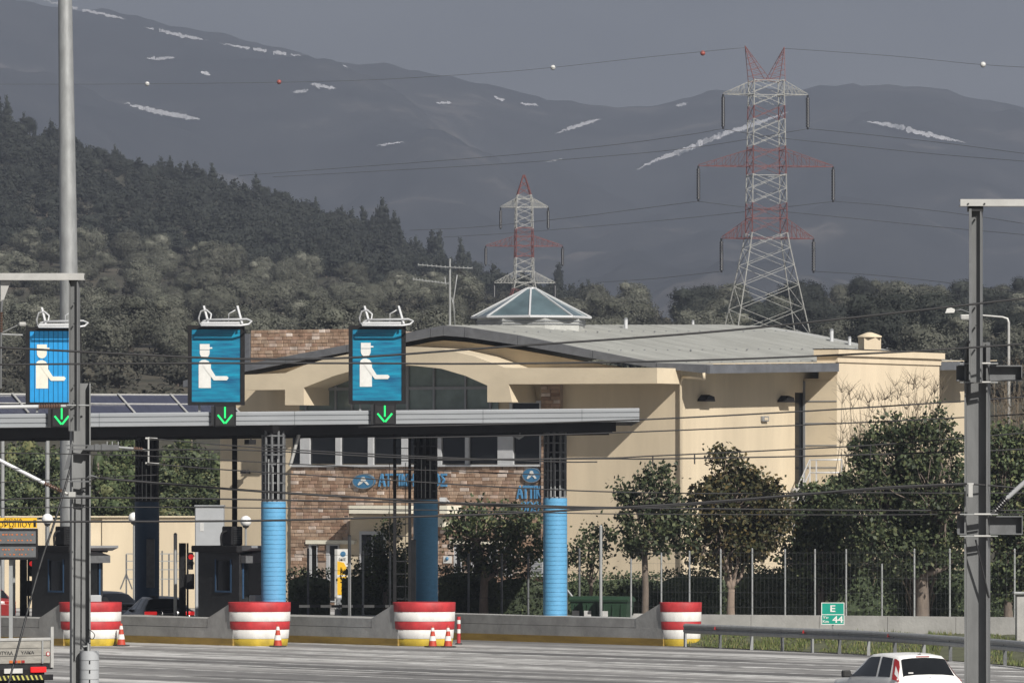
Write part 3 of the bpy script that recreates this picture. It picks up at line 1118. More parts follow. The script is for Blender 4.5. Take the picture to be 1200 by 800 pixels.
# roof: a shallow vault that follows the rake; rises slightly to the back
SL = .021
def roof_pt(k, y, dz=0.0):
    x, z = RT[k]
    return (x, y, z + SL * (y + RO) + dz)
mb = MB()
n = len(RT)
RS = [-RO + (DEPTH + 1.0 + RO) * i / 12 for i in range(13)]
def back(k, y):      # the far edge of the roof is cut slightly askew
    return -RO + (y + RO) * (1 - .09 * max(0, k - 7) / (n - 8))
for y in RS:
    for k in range(n):
        mb.v.append(roof_pt(k, back(k, y)))
for r in range(12):
    for k in range(n - 1):
        a = r * n + k
        mb.f.append((a, a + 1, a + n + 1, a + n)); mb.m.append(0); mb.s.append(True)
b0 = len(mb.v)
for y in RS:
    for k in range(n):
        mb.v.append(roof_pt(k, back(k, y), -.15))
for r in range(12):
    for k in range(n - 1):
        a = b0 + r * n + k
        mb.f.append((a, a + n, a + n + 1, a + 1)); mb.m.append(0); mb.s.append(True)
roof = mb.build('roof', M['roof_sheet'], B, fix=False)
mb = MB()
y = -RO + .45
while y < DEPTH - 1.6:
    for k in range(6, n - 1):
        a, b = Vector(roof_pt(k, y, .03)), Vector(roof_pt(k + 1, y, .03))
        mb.bar(a, b, .055, 0, .06)
    y += .62
tag(mb.build('standing_seams', M['roof_sheet'], roof), kind='stuff')
mb = MB()
for f in (.35, .62, .88):
    for yy in range(0, 26):
        k = 7 + f * 5
        i = int(k); t = k - i
        p = Vector(roof_pt(i, yy + .3, .09)).lerp(Vector(roof_pt(min(i + 1, n - 1), yy + .3, .09)), t)
        mb.box(p, (.05, .09, .035))
tag(mb.build('roof_clips', M['frame_grey'], roof), kind='stuff')
# fascia along the rake: separate boards
for k in range(n - 1):
    mb = MB()
    g = .012
    x0, x1 = RT[k][0] + g, RT[k + 1][0] - g
    vs = [(x0, RT[k][1] + .04), (x1, RT[k + 1][1] + .04), (x1, RB[k + 1][1]), (x0, RB[k][1])]
    mb.prism(vs, 'y', -RO - .05, -RO + .05)
    mb.build('fascia_board', M['roof_edge'], B)
# soffit under the overhang
mb = MB()
for k in range(n - 1):
    vs = [(RB[k][0], RB[k][1] + .1), (RB[k + 1][0], RB[k + 1][1] + .1), (RB[k + 1][0], RB[k + 1][1] + .14), (RB[k][0], RB[k][1] + .14)]
    mb.prism(vs, 'y', -RO + .06, 0.0)
mb.build('soffit', M['render_cream'], B)
# eave along the side
xe = RT[-1][0]
ze0, ze1 = RB[-1][1], RT[-1][1]
ya, yb = -RO - .05, back(n - 1, DEPTH + 1.0)
for y0_, y1_ in ((ya, 10.78), (20.33, yb)):       # the stair tower interrupts the eave
    mb = MB()
    vs = [(y0_, ze0 + SL * (y0_ + RO)), (y1_, ze0 + SL * (y1_ + RO)), (y1_, ze1 + .03 + SL * (y1_ + RO)), (y0_, ze1 + .03 + SL * (y0_ + RO))]
    mb.prism(vs, 'x', xe + .006, xe + .14)
    mb.build('gutter', M['roof_edge'], B)
mb = MB()
mb.prism([(0.0, zs0 + .12), (DEPTH, zs0 + .12 + SL * DEPTH), (DEPTH, zs0 + .16 + SL * DEPTH), (0.0, zs0 + .16)], 'x', .002, xe)
mb.build('soffit', M['render_cream'], B)
# gutter outlet and downpipe
mb = MB()
p = [SP(796.6 + .5, 690, .1), ]
zt = BP(797, 443)[1]
xo, zo = BP(826, 437, RO)
mb.tube([(xe + .05, -.9, ze0 + .02), (xe + .05, -.85, ze0 - .22), (.25, -.16, zt + .05), (.10, -.12, zt - .15), (.10, -.12, 0.1)], .065, 8)
mb.build('downpipe', M['render_trim'], B)

# ---- projecting arched portico
PO = 2.1
arch = [(286, 439), (334, 437), (356, 428), (385, 419.5), (430, 410.5), (475, 406), (515, 408), (555, 417), (592, 430.8), (770, 430.8), (770, 449), (596, 450), (600, 471),
        (571, 471), (571, 451.5), (545, 440), (517, 431.8), (475, 427.2), (440, 428.6), (410, 435), (392, 440), (356, 454), (356, 474.5), (334, 474.5), (334, 456.5), (286, 457)]
poly = [BP(x, y, PO) for x, y in arch]
mb = MB(); mb.prism(poly, 'y', -PO, -.002)
mb.build('arched_portico', M['render_trim'], B)
# brick pier beyond the portico
def front_box(x0, x1, y0, y1, off0, off1, m, name, mb=None):
    (a, z1), (b, z0) = BP(x0, y0, off1), BP(x1, y1, off1)
    q = MB() if mb is None else mb
    q.bb(a, b, -off1, -off0, z0, z1)
    if mb is None:
        return q.build(name, M[m], B)

# ---- brick front
brng = random.Random(21)
x0b, zt_b = BP(341, 546.5, .12)
x1b, zb_b = BP(641, 700, .12)
holes = [BP(408, 602, .12) + BP(482, 706, .12), BP(362, 637, .12) + BP(372, 706, .12), BP(382, 637, .12) + BP(409, 706, .12),
         BP(532, 637, .12) + BP(541, 675, .12), BP(552, 637, .12) + BP(561, 675, .12), BP(573, 637, .12) + BP(583, 675, .12), BP(591, 637, .12) + BP(600, 675, .12)]
def in_hole(xa, xb, za, zc):
    for (hx0, hz1, hx1, hz0) in holes:
        if xb > hx0 and xa < hx1 and zc > hz0 and za < hz1:
            return True
    return False
mb = MB()      # backing wall in pieces round the openings
xsplit = sorted({x0b, x1b} | {h[0] for h in holes} | {h[2] for h in holes})
for xa, xb in zip(xsplit, xsplit[1:]):
    hz = [h for h in holes if h[0] <= xa + 1e-4 and h[2] >= xb - 1e-4]
    if hz:
        h = hz[0]
        mb.bb(xa, xb, -.10, -.003, h[1], zt_b)
        if h[3] > .25:
            mb.bb(xa, xb, -.10, -.003, -.3, h[3])
    else:
        mb.bb(xa, xb, -.10, -.003, -.3, zt_b)
bw = mb.build('brick_front', M['mortar'], B)
def brick_piece(mb, xa, xb, za, zc, yo, th=.06):
    mb.bev(xa, xb, yo - th, yo, za, zc, .012)
CH = .150
BL = .37
rest = MB()
row = 0
z = zt_b - .02
nb = 0
while z - CH > -.2:
    x = x0b + (0 if row % 2 == 0 else -BL * .5)
    while x < x1b:
        ln = BL * brng.choice([.7, .85, 1, 1, 1.1, 1.25])
        xa, xb = max(x, x0b), min(x + ln - .018, x1b)
        za, zc = z - CH + .012, z
        if xb - xa > .05 and not in_hole(xa + .02, xb - .02, za + .02, zc - .02):
            out = brng.uniform(0, .028)
            if nb < 240:
                q = MB()
                brick_piece(q, xa, xb, za, zc, -.101, .04 + out)
                link('brick', q.mesh('brick', M['brickwork']), bw)
                nb += 1
            else:
                brick_piece(rest, xa, xb, za, zc, -.101, .04 + out)
        x += ln
    z -= CH
    row += 1
tag(rest.build('bricks', M['brickwork'], bw), kind='stuff')

# brick parapet on the left behind the rake
(pa, pz1), (pb, pz0) = BP(293, 387, -3), BP(412, 425, -3)
mb = MB(); mb.bb(pa, pb, 3.1, 3.5, 6.5, pz1 - .01)
mb.bb(pb - .4, pb, 3.51, 8.0, 6.5, pz1 - .02)
pw = mb.build('parapet', M['mortar'], B)
rest = MB()
z = pz1; row = 0; nb = 0
while z > pz0 - .4:
    x = pa - (BL * .5 if row % 2 else 0)
    while x < pb:
        ln = BL * brng.choice([.7, .9, 1, 1.1])
        xa, xb = max(x, pa), min(x + ln - .02, pb)
        if xb - xa > .05:
            th = .035 + brng.uniform(0, .03)
            if nb < 55 and row < 4:
                q = MB(); brick_piece(q, xa, xb, z - CH + .014, z, 3.099, th)
                link('brick', q.mesh('brick', M['brickwork']), pw); nb += 1
            else:
                brick_piece(rest, xa, xb, z - CH + .014, z, 3.099, th)
        x += ln
    z -= CH; row += 1
tag(rest.build('bricks', M['brickwork'], pw), kind='stuff')
(pa2, _), (pb2, _) = BP(283, 387, -3), BP(292.5, 425, -3)
mb = MB(); mb.bb(pa2, pb2, 3.0, 3.6, 6.5, pz1 - .15); mb.build('parapet_pier', M['roof_edge'], B)
# pier of brick right of the windows
pp = MB()
(pa, z1), (pb, z0) = BP(634, 448, .3), BP(656, 545, .3)
rest = MB(); z = z1
pp.bb(pa + .03, pb - .03, -.26, -.004, -.3, z1)
pier = pp.build('brick_pier', M['mortar'], B)
while z > -.2:
    m_ = lerp(pa, pb, brng.choice([.35, .5, .65]))
    for xa, xb in ((pa, m_ - .01), (m_ + .01, pb)):
        brick_piece(rest, xa, xb, z - CH + .014, z, -.262, .04 + brng.uniform(0, .02))
    z -= CH
tag(rest.build('bricks', M['brickwork'], pier), kind='stuff')

# ---- glazing: arch band above, window band below
def pane(x0, x1, y0, y1, off, m, parent):
    (a, z1), (b, z0) = BP(x0, y0, off), BP(x1, y1, off)
    q = MB(); q.bb(a, b, -off, -off + .02, z0, z1)
    return q.build('pane', M[m], parent)
fr = MB()
glz = empty('x', (0, 0, 0)); bpy.data.objects.remove(glz)
frame_off = .16
(fa, fz1), (fb, fz0) = BP(340, 507, frame_off), BP(642, 512, frame_off)
# arched window
for xm, ya_, wd in ((358, 448, 2.0), (393, 436, 2.2), (412, 430, 2), (477, 424, 3.2), (508, 426, 2.2), (545, 436, 2.2), (574, 448, 2.0)):
    (a, z1), (b, z0) = BP(xm - wd / 2, ya_, frame_off), BP(xm + wd / 2, 509, frame_off)
    fr.bb(a, b, -frame_off, -.01, z0, z1)
for yy in (455, 481):
    (a, z1), (b, z0) = BP(357, yy - .8, frame_off - .01), BP(575, yy + .8, frame_off - .01)
    fr.bb(a, b, -frame_off + .01, -.012, z0, z1)
win = fr.build('arched_window', M['frame_grey'], B)
xs_ = [350, 393, 412, 444, 477, 508, 545, 585]
for a, b in zip(xs_, xs_[1:]):
    pane(a + 1, b - 1, 420 if 393 <= a < 545 else 434, 454.5, .06, 'glass_painted_sky', win)
    pane(a + 1, b - 1, 455.5, 480, .062 + .004 * (a % 3), 'glass_painted_sky', win)
    pane(a + 1, b - 1, 481.5, 508, .06, 'glass_dark', win)  # same glass as above; the arch's shade is put into its colour
# lower window band
fr = MB()
for xm, wd in ((357, 11), (396, 6), (434, 6), (474, 7.5), (513.5, 7), (547, 4.5), (592, 18), (634, 4)):
    (a, z1), (b, z0) = BP(xm - wd / 2, 509, .2), BP(xm + wd / 2, 544.5, .2)
    fr.bb(a, b, -.2, -.01, z0, z1)
(a, z1), (b, z0) = BP(340, 544.5, .25), BP(642, 546.3, .25)
fr.bb(a, b, -.25, -.012, z0, z1)
win = fr.build('window_band', M['frame_white'], B)
xs_ = [342, 357, 396, 434, 474, 513, 547, 592, 634]
for a, b in zip(xs_, xs_[1:]):
    pane(a + 1, b - 1, 508.5, 543, .08, 'glass_dark', win)
# small windows right of the portico leg
fr = MB()
for (x0, x1, y0, y1) in ((597, 600, 470, 500), (597, 634, 469.5, 472), (632, 634, 470, 500)):
    (a, z1), (b, z0) = BP(x0, y0, .14), BP(x1, y1, .14)
    fr.bb(a, b, -.14, -.01, z0, z1)
win = fr.build('side_window', M['frame_white'], B)
pane(599, 633, 471, 509, .05, 'glass_dark', win)
# ground-floor windows and lintels
def gwin(x0, x1, y0, y1):
    (a, z1), (b, z0) = BP(x0, y0, .1), BP(x1, y1, .1)
    q = MB()
    w = (b - a) * .26
    q.bb(a, a + w, -.12, -.02, z0, z1); q.bb(b - .04, b, -.12, -.02, z0, z1)
    q.bb(a + w, b - .04, -.12, -.02, z1 - .05, z1); q.bb(a + w, b - .04, -.12, -.02, z0, z0 + .05)
    wn = q.build('window', M['frame_white'], B)
    p = MB(); p.bb(a + w, b - .04, -.05, -.03, z0 + .05, z1 - .05); p.build('pane', M['glass_dark'], wn)
for g in ((362, 372, 637.5, 705), (382.5, 397, 637.5, 705), (532, 541, 637.5, 675), (552, 561, 637.5, 675), (573, 583, 637.5, 675), (591, 600, 637.5, 675)):
    gwin(*g)
front_box(358, 415, 632.5, 637.3, .0, .22, 'lintel_white', 'lintel')
front_box(527, 603, 632.5, 637.3, .0, .22, 'lintel_white', 'lintel')
front_box(409, 482, 592, 601.5, .0, 1.3, 'lintel_white', 'door_canopy')
front_box(515, 524, 592, 601.5, .0, 1.3, 'lintel_white', 'canopy_bracket')
front_box(512, 521, 606, 617, .0, .8, 'lintel_white', 'canopy_bracket')
# door recess
(a, z1), (b, z0) = BP(409, 603, .1), BP(481, 706, .1)
mb = MB(); mb.bb(a, b, -.02, -.004, -.2, z1)
mb.build('recess_back', M['render_trim'], B)
(a, z1), (b, z0) = BP(421, 622, .1), BP(452, 706, .1)
mb = MB(); mb.bb(a, b, -.09, -.03, -.2, z1); dr = mb.build('door', M['frame_white'], B)
mb = MB(); mb.bb(a + .12, (a + b) / 2 - .06, -.11, -.095, .3, z1 - .15); mb.build('pane', M['glass_dark'], dr)
mb = MB(); mb.bb((a + b) / 2 + .06, b - .12, -.11, -.095, .3, z1 - .15); mb.build('pane', M['glass_dark'], dr)

# ---- lettering and logos on the brick front
def logo(px, py, wpx, hpx):
    off = .26
    cx, cz = BP(px, py, off)
    rx = abs(BP(px + wpx / 2, py, off)[0] - BP(px - wpx / 2, py, off)[0]) / 2
    rz = abs(BP(px, py - hpx / 2, off)[1] - BP(px, py + hpx / 2, off)[1]) / 2
    q = MB()
    q.prism([(cx + rx * cos(2 * pi * k / 32), cz + rz * sin(2 * pi * k / 32)) for k in range(32)], 'y', -off, -.15)
    lg = q.build('logo', M['logo_blue'], B)
    r = MB()
    vs = []
    for k in range(32):
        c_, s_ = cos(2 * pi * k / 32), sin(2 * pi * k / 32)
        vs += [(cx + rx * c_, -off - .012, cz + rz * s_), (cx + rx * .93 * c_, -off - .012, cz + rz * .92 * s_)]
    r.add(vs, [(2 * k, 2 * k + 1, (2 * k + 3) % 64, (2 * k + 2) % 64) for k in range(32)])
    r.build('rim', M['frame_grey'], lg)
    w = MB()
    def P(x, z): return (cx + x * rx, cz + z * rz)
    w.prism([P(-.22, .08), P(-.16, .52), P(-.02, .62), P(.12, .56), P(.24, .10), P(.05, .02)], 'y', -off - .02, -off - .002)
    w.prism([P(-.34, -.02), P(.02, -.06), P(-.18, -.34), P(-.42, -.52), P(-.50, -.40)], 'y', -off - .02, -off - .002)
    w.prism([P(.06, -.06), P(.30, -.02), P(.52, -.40), P(.38, -.50), P(.22, -.26)], 'y', -off - .02, -off - .002)
    w.build('emblem', M['sign_white'], lg)
logo(425.8, 563.8, 26, 17.5)
logo(623, 556.5, 22, 17.5)
def wall_text(body, x0, x1, y0, y1):
    off = .24
    (a, z1), (b, z0) = BP(x0, y0, off), BP(x1, y1, off)
    q = MB()
    lettering(q, body, (a, -off + .05, z0), z1 - z0, b - a, .10, .018)
    q.build('lettering', M['sign_letter_blue'], B)
wall_text('ΑΤΤΙΚΗ ΟΔΟΣ', 443, 523, 554.5, 570)
wall_text('ATTIKI', 605, 636.5, 568.5, 584)
wall_text('ODOS', 609, 637, 587, 601.5)
# small sign plate between the windows
(a, z1), (b, z0) = BP(519.5, 651, .2), BP(528.5, 659.5, .2)
mb = MB(); mb.bb(a, b, -.2, -.15, z0, z1); sp = mb.build('sign_plate', M['sign_white'], B)
mb = MB(); mb.sphere(((a + b) / 2, -.205, z1 - .12), .08, 10, 6); mb.build('emblem', M['logo_blue'], sp)
# air conditioner at the foot of the brick
(a, z1), (b, z0) = BP(621, 654, .9), BP(637, 676, .9)
mb = MB(); mb.bev(a, b, -.9, -.3, z0, z1, .03); ac = mb.build('air_conditioner', M['frame_white'], B)
mb = MB()
for k in range(6):
    zz = lerp(z0 + .15, z1 - .15, k / 5)
    mb.bb(a + .06, b - .06, -.915, -.901, zz - .02, zz + .02)
mb.build('grille', M['frame_grey'], ac)

# ---- lamps and boxes on the side wall
def wall_lamp(px, py):
    y, z = SP(px, py, .25)
    q = MB()
    q.prism([(y - .42, z - .06), (y + .42, z - .06), (y + .34, z + .14), (y - .1, z + .22), (y - .38, z + .02)], 'x', .02, .42)
    q.build('wall_lamp', M['black_steel'], B)
wall_lamp(828.5, 468.5)
wall_lamp(922, 469.5)
y, z = SP(897.5, 490.5, .12)
mb = MB(); mb.bev(.004, .14, y - .26, y + .26, z - .11, z + .11, .02); bx = mb.build('wall_box', M['frame_grey'], B)
mb = MB(); mb.bb(.142, .15, y - .16, y + .16, z - .06, z + .06); mb.build('lid', M['render_cream'], bx)
# globe lamp bracket / camera on the left end of the front wall
(a, z) = BP(288, 554, .3)
mb = MB(); mb.bar((a, -.004, z), (a, -.35, z + .05), .07); mb.bb(a - .16, a + .16, -.5, -.28, z - .02, z + .13); mb.build('wall_lamp', M['dark_steel'], B)
(a, z) = BP(521, 585, .5)
mb = MB(); mb.bar((a, -.104, z - .1), (a, -.4, z), .06); mb.box((a - .06, -.5, z), (.26, .5, .18), 0, .4); mb.build('wall_camera', M['frame_white'], B)

# ---- stair tower on the side
T0, T1, TP = 10.8, 20.3, max(1.52, xe + .05)
zt = WZ(424, 293)
ze_t = ze0 - .05
mb = MB(); mb.bb(-.36, TP, T0, T1, -.5, ze_t); mb.bb(.72, TP, T0, T1, ze_t, zt); print('TOWER', TP, xe)
tw = mb.build('stair_tower', M['render_cream_tower'], B)
mb = MB(); mb.bb(.004, TP - .0, T0 - .05, T0 - .003, -.3, ze_t - .1)
sf = mb.build('tower_panelling', M['render_trim'], tw)
z = zt - 1.7
mb = MB()
while z > 0:
    mb.bb(.004, TP, T0 - .075, T0 - .052, z, z + .05); z -= .95
mb.bb(.004, .10, T0 - .09, T0 - .0535, -.3, ze_t - .1)
mb.build('tower_joints', M['frame_grey'], tw)
mb = MB(); mb.bb(.68, TP + .07, T0 - .09, T1 + .08, zt + .003, zt + .27); mb.build('cornice_band', M['render_cream_tower'], tw)
mb = MB(); mb.bb(.6, TP + .18, T0 - .22, T1 + .2, zt + .275, zt + .55); mb.build('cornice', M['render_cream_tower'], tw)
mb = MB(); mb.bb(.58, TP + .2, T0 - .24, T1 + .22, zt + .553, zt + .585); mb.build('coping', M['dark_steel'], tw)
yc = SP(1019, 400, .85)[0]
zc0 = zt + .588
mb = MB()
mb.prism([(.85 + .5 * cos(pi / 6 + k * pi / 3), yc +   .5 * sin(pi / 6 + k * pi / 3)) for k in range(6)], 'z', zc0, zc0 + .56)
ch = mb.build('chimney', M['render_cream_tower'], tw)
mb = MB()
mb.lathe((.85, yc, zc0 + .563), [(.60, 0), (.60, .06), (.12, .22)], 6)
mb.build('chimney_cap', M['render_trim'], ch)
# stair rail outside the recessed door
mb = MB()
yr0, zr0 = SP(934.5, 571, .9); yr1, zr1 = SP(949, 538.5, .9)
for dz in (0, -.55):
    mb.tube([(.9, yr0, zr0 + dz), (.9, yr1, zr1 + dz), (1.3, yr1 + .02, zr1 + dz), (2.4, yr1 + .1, zr1 + dz)], .035, 6)
for (x, y, z) in ((.9, yr1, zr1), (1.2, yr1 + .03, zr1), (2.4, yr1 + .1, zr1), (.9, (yr0 + yr1) / 2, (zr0 + zr1) / 2)):
    mb.bar((x, y, z), (x, y, z - 1.15), .05)
mb.bb(.003, 2.5, yr1 - .05, yr1 + 1.2, zr1 - 1.35, zr1 - 1.2)
st = mb.build('stair_rail', M['pipe_white'], B)
mb = MB()
for k in range(12):
    zz = zr1 - 1.2 - (k + 1) * .18
    if zz < .1: break
    mb.bb(.004, 1.2, yr1 - .06 - .28 * (k + 1), yr1 - .06 - .28 * k, zz - .06, zz)
mb.build('stair_steps', M['concrete'], B)

# ---- roof furniture
def on_roof(px, row_px):
    """a point on the right-hand roof slope seen at px,row"""
    best = None
    for iy in range(0, 56):
        y = iy * .48
        for k in range(6, n - 1):
            for t in (0, .25, .5, .75):
                p = Vector(roof_pt(k, y)).lerp(Vector(roof_pt(k + 1, y)), t)
                w = BC + BU * p.x + BV * p.y + Vector((0, 0, p.z))
                qx, qy = HX + w.x / w.y * F, HY - (w.z - HC) * F / w.y
                d = (qx - px) ** 2 + (qy - row_px) ** 2
                if best is None or d < best[0]:
                    best = (d, p)
    return best[1]
def roof_pipe(px, y0, y1, r=.085):
    p = on_roof(px, y1)
    h = (y1 - y0) / F * 295
    q = MB(); q.cyl((p.x, p.y, p.z - .05), (p.x, p.y, p.z + h), r, n=10); 
    pi_ = q.build('roof_pipe', M['pipe_white'], B)
    q = MB(); q.cyl((p.x, p.y, p.z + h + .001), (p.x, p.y, p.z + h + .07), r * 1.3, r * .7, 10); q.build('cap', M['frame_grey'], pi_)
roof_pipe(733, 374, 386)
roof_pipe(811, 376, 382.5, .06)
roof_pipe(975, 385, 399)
roof_pipe(995, 398, 407, .075)

# skylight: eight-sided glass pyramid on a drum
sky_l = None
for iy in range(0, 400):
    y = iy * .05
    p = Vector(roof_pt(7, y))
    w = BC + BU * p.x + BV * p.y
    if HX + w.x / w.y * F > 622:
        sky_l = p; break
Ysk = (BC + BU * sky_l.x + BV * sky_l.y).y
sc = Ysk / F
zs_ = WZ(381, Ysk) - .35
ze_ = WZ(372, Ysk)
za_ = WZ(338.5, Ysk)
R1, R0 = 66 * sc / cos(pi / 8) * .965, 60 * sc / cos(pi / 8)
mb = MB(); mb.lathe((sky_l.x, sky_l.y, 0), [(R0, zs_ - .6), (R0, ze_ - .02)], 8, sm=False)
sk = mb.build('skylight', M['roof_sheet'], B)
def oct_pt(r, k, z): 
    a = pi / 8 + k * pi / 4 - TH * 0 + .12
    return Vector((sky_l.x + r * cos(a), sky_l.y + r * sin(a), z))
for k in range(8):
    q = MB()
    a, b, c, d = oct_pt(R1, k, ze_), oct_pt(R1, k + 1, ze_), oct_pt(.25, k + 1, za_), oct_pt(.25, k, za_)
    q.add([a, b, c, d], [(0, 1, 2, 3)])
    q.build('pane', M['glass_sky'], sk)
    q = MB(); q.bar(oct_pt(R1 + .05, k, ze_ + .02), oct_pt(.2, k, za_ + .03), .075, 0, .06); q.build('glazing_bar', M['pipe_white'], sk)
    q = MB(); q.bar(oct_pt(R1 + .04, k, ze_), oct_pt(R1 + .04, k + 1, ze_), .08, 0, .09); q.build('sill', M['pipe_white'], sk)
mb = MB(); mb.cyl((sky_l.x, sky_l.y, za_ - .06), (sky_l.x, sky_l.y, za_ + .07), .28, .2, 8); mb.build('apex_cap', M['pipe_white'], sk)
mb = MB(); mb.lathe((sky_l.x, sky_l.y, 0), [(R0 + .05, ze_ - .22), (R0 + .05, ze_ - .16)], 8, sm=False)
mb.lathe((sky_l.x, sky_l.y, 0), [(R0 + .05, ze_ - .34), (R0 + .05, ze_ - .29)], 8, sm=False); mb.build('drum_band', M['frame_grey'], sk)

# aerial mast on the roof
p = on_roof(527.5, 383)
w0 = BC + BU * p.x + BV * p.y
sc = w0.y / F
am = empty('roof_aerial', (w0.x, w0.y, p.z), 0, 'thin aerial mast with comb antennas on the roof beside the glass pyramid', 'aerial')
mb = MB(); mb.cyl((0, 0, -.1), (0, 0, 79 * sc), .055, .04, 8)
mb.build('mast', M['galvanised'], am)
def yagi(z, x0, x1, tilt, n, L=.28):
    q = MB(); q.bar((x0, 0, z + tilt), (x1, 0, z), .028)
    for k in range(n):
        t = k / (n - 1)
        x = lerp(x0, x1, t)
        q.bar((x, -L, z + tilt * (1 - t)), (x, L, z + tilt * (1 - t)), .03)
        q.bar((x, 0, z + tilt * (1 - t) - .05), (x, 0, z + tilt * (1 - t) + .06), .03)
    q.build('antenna', M['galvanised'], am)
yagi(50 * sc, -43 * sc, -2 * sc, 5 * sc, 12)
yagi(69 * sc, -37 * sc, 0, 3 * sc, 8)
yagi(68 * sc, 1 * sc, 26 * sc, 1 * sc, 6)
mb = MB(); mb.tube([(9 * sc, 0, 64 * sc), (7 * sc, 0, 50 * sc), (4 * sc, 0, 30 * sc), (6 * sc, 0, 0)], .028, 6); mb.tube([(-4 * sc, 0, 44 * sc), (-6 * sc, 0, 58 * sc)], .022, 5)
mb.tube([(2 * sc, 0, 34 * sc), (6 * sc, 0, 16 * sc)], .022, 5)
mb.build('cable', M['galvanised'], am)
mb = MB(); mb.bb(9 * sc, 14 * sc, -.15, .15, 63 * sc, 67 * sc); mb.bar((9 * sc, 0, 65 * sc), (18 * sc, 0, 60 * sc), .08); mb.build('receiver', M['dark_steel'], am)

# ---- low cream wall left of the building
Yw = 292
lw = empty('boundary_wall', (0, Yw, 0), 0, 'low cream rendered wall between the toll booths and the dark conifers', 'wall')
mb = MB(); mb.bb(WX(120, Yw), WX(262, Yw), -.2, .2, -.3, WZ(606, Yw)); mb.build('wall_panel', M['render_cream'], lw)
mb = MB(); mb.bb(WX(100, Yw), WX(119.9, Yw), -.1, .3, -.3, WZ(606.5, Yw)); mb.build('wall_panel', M['render_trim'], lw)
mb = MB(); mb.bb(WX(-80, Yw), WX(99.9, Yw), -.2, .2, -.3, WZ(608, Yw)); mb.build('wall_panel', M['render_cream'], lw)
mb = MB(); mb.bb(WX(-80, Yw), WX(262, Yw), -.32, .32, WZ(605.9, Yw) + .003, WZ(604.2, Yw)); mb.build('coping', M['render_trim'], lw)

# ---------------------------------------------------------------- toll canopy
CX0, CX1 = -22.0, WX(749.5, 226.8)
def can_y(x):   # front edge of the canopy
    return interp([(-22.0, 221.0), (CX1, 226.8)], x)
def can_z(x, row0=484.9, row1=478.0):
    px = HX + x / can_y(x) * F
    return WZ(lerp(row0, row1, px / 750.0), can_y(x))
CD = 18.0
can = empty('toll_canopy', (0, 0, 0), 0, 'long flat toll canopy with ribbed grey metal edge and dark underside', 'canopy')
# ribbed fascia made of long sheets
def fascia_seg(xa, xb):
    mb = MB()
    prof = [(0, 0), (-.02, -.03), (-.02, -.12), (.012, -.135), (.012, -.15), (-.02, -.165), (-.02, -.29), (.012, -.305), (.012, -.32), (-.02, -.335), (-.02, -.44), (.02, -.455)]
    vs, fs = [], []
    for x in (xa, xb):
        for (dy, dz) in prof:
            vs.append((x, can_y(x) + dy, can_z(x) + dz))
    k = len(prof)
    fs = [(i, k + i, k + i + 1, i + 1) for i in range(k - 1)]
    vs += [(x, can_y(x) + .3, can_z(x)) for x in (xa, xb)]
    fs.append((0, 2 * k, 2 * k + 1, k))
    mb.add(vs, fs)
    mb.build('fascia_sheet', M['fascia_metal'], can)
segs = [CX0, WX(-60, 221), WX(115, 222.3), WX(345, 224), WX(566, 225.5), WX(682, 226.3), CX1]
for a, b in zip(segs, segs[1:]):
    fascia_seg(a + .006, b - .006)
mb = MB()      # end cap
for dz0, dz1 in ((0, -.13), (-.14, -.30), (-.31, -.455)):
    mb.add([(CX1, can_y(CX1), can_z(CX1) + dz0), (CX1, can_y(CX1) + CD, can_z(CX1) + dz0), (CX1, can_y(CX1) + CD, can_z(CX1) + dz1), (CX1, can_y(CX1), can_z(CX1) + dz1)], [(0, 1, 2, 3)])
mb.build('fascia_end', M['fascia_metal'], can)
mb = MB()      # roof deck and soffit
vs = []
for x in (CX0, CX1 - .02):
    vs += [(x, can_y(x) + .03, can_z(x) - .42), (x, can_y(x) + CD, can_z(x) - .42), (x, can_y(x) + CD, can_z(x) - .02), (x, can_y(x) + .31, can_z(x) - .02), (x, can_y(x) + .03, can_z(x) - .04)]
mb.add(vs, [(0, 1, 2, 3, 4), (9, 8, 7, 6, 5), (0, 5, 6, 1), (1, 6, 7, 2), (2, 7, 8, 3), (3, 8, 9, 4), (4, 9, 5, 0)])
mb.build('deck', M['soffit'], can)
mb = MB()      # deep edge beams under the deck
xe_ = WX(722, 227)
for dy in (.5, 8.5, 16.5):
    vs = []
    for x in (CX0, xe_):
        y = can_y(x) + dy
        z = can_z(x) - .423
        vs += [(x, y, z - .34), (x, y + .35, z - .34), (x, y + .35, z), (x, y, z)]
    mb.add(vs, [(0, 1, 2, 3), (7, 6, 5, 4), (0, 4, 5, 1), (1, 5, 6, 2), (2, 6, 7, 3), (3, 7, 4, 0)])
mb.build('edge_beam', M['soffit'], can)

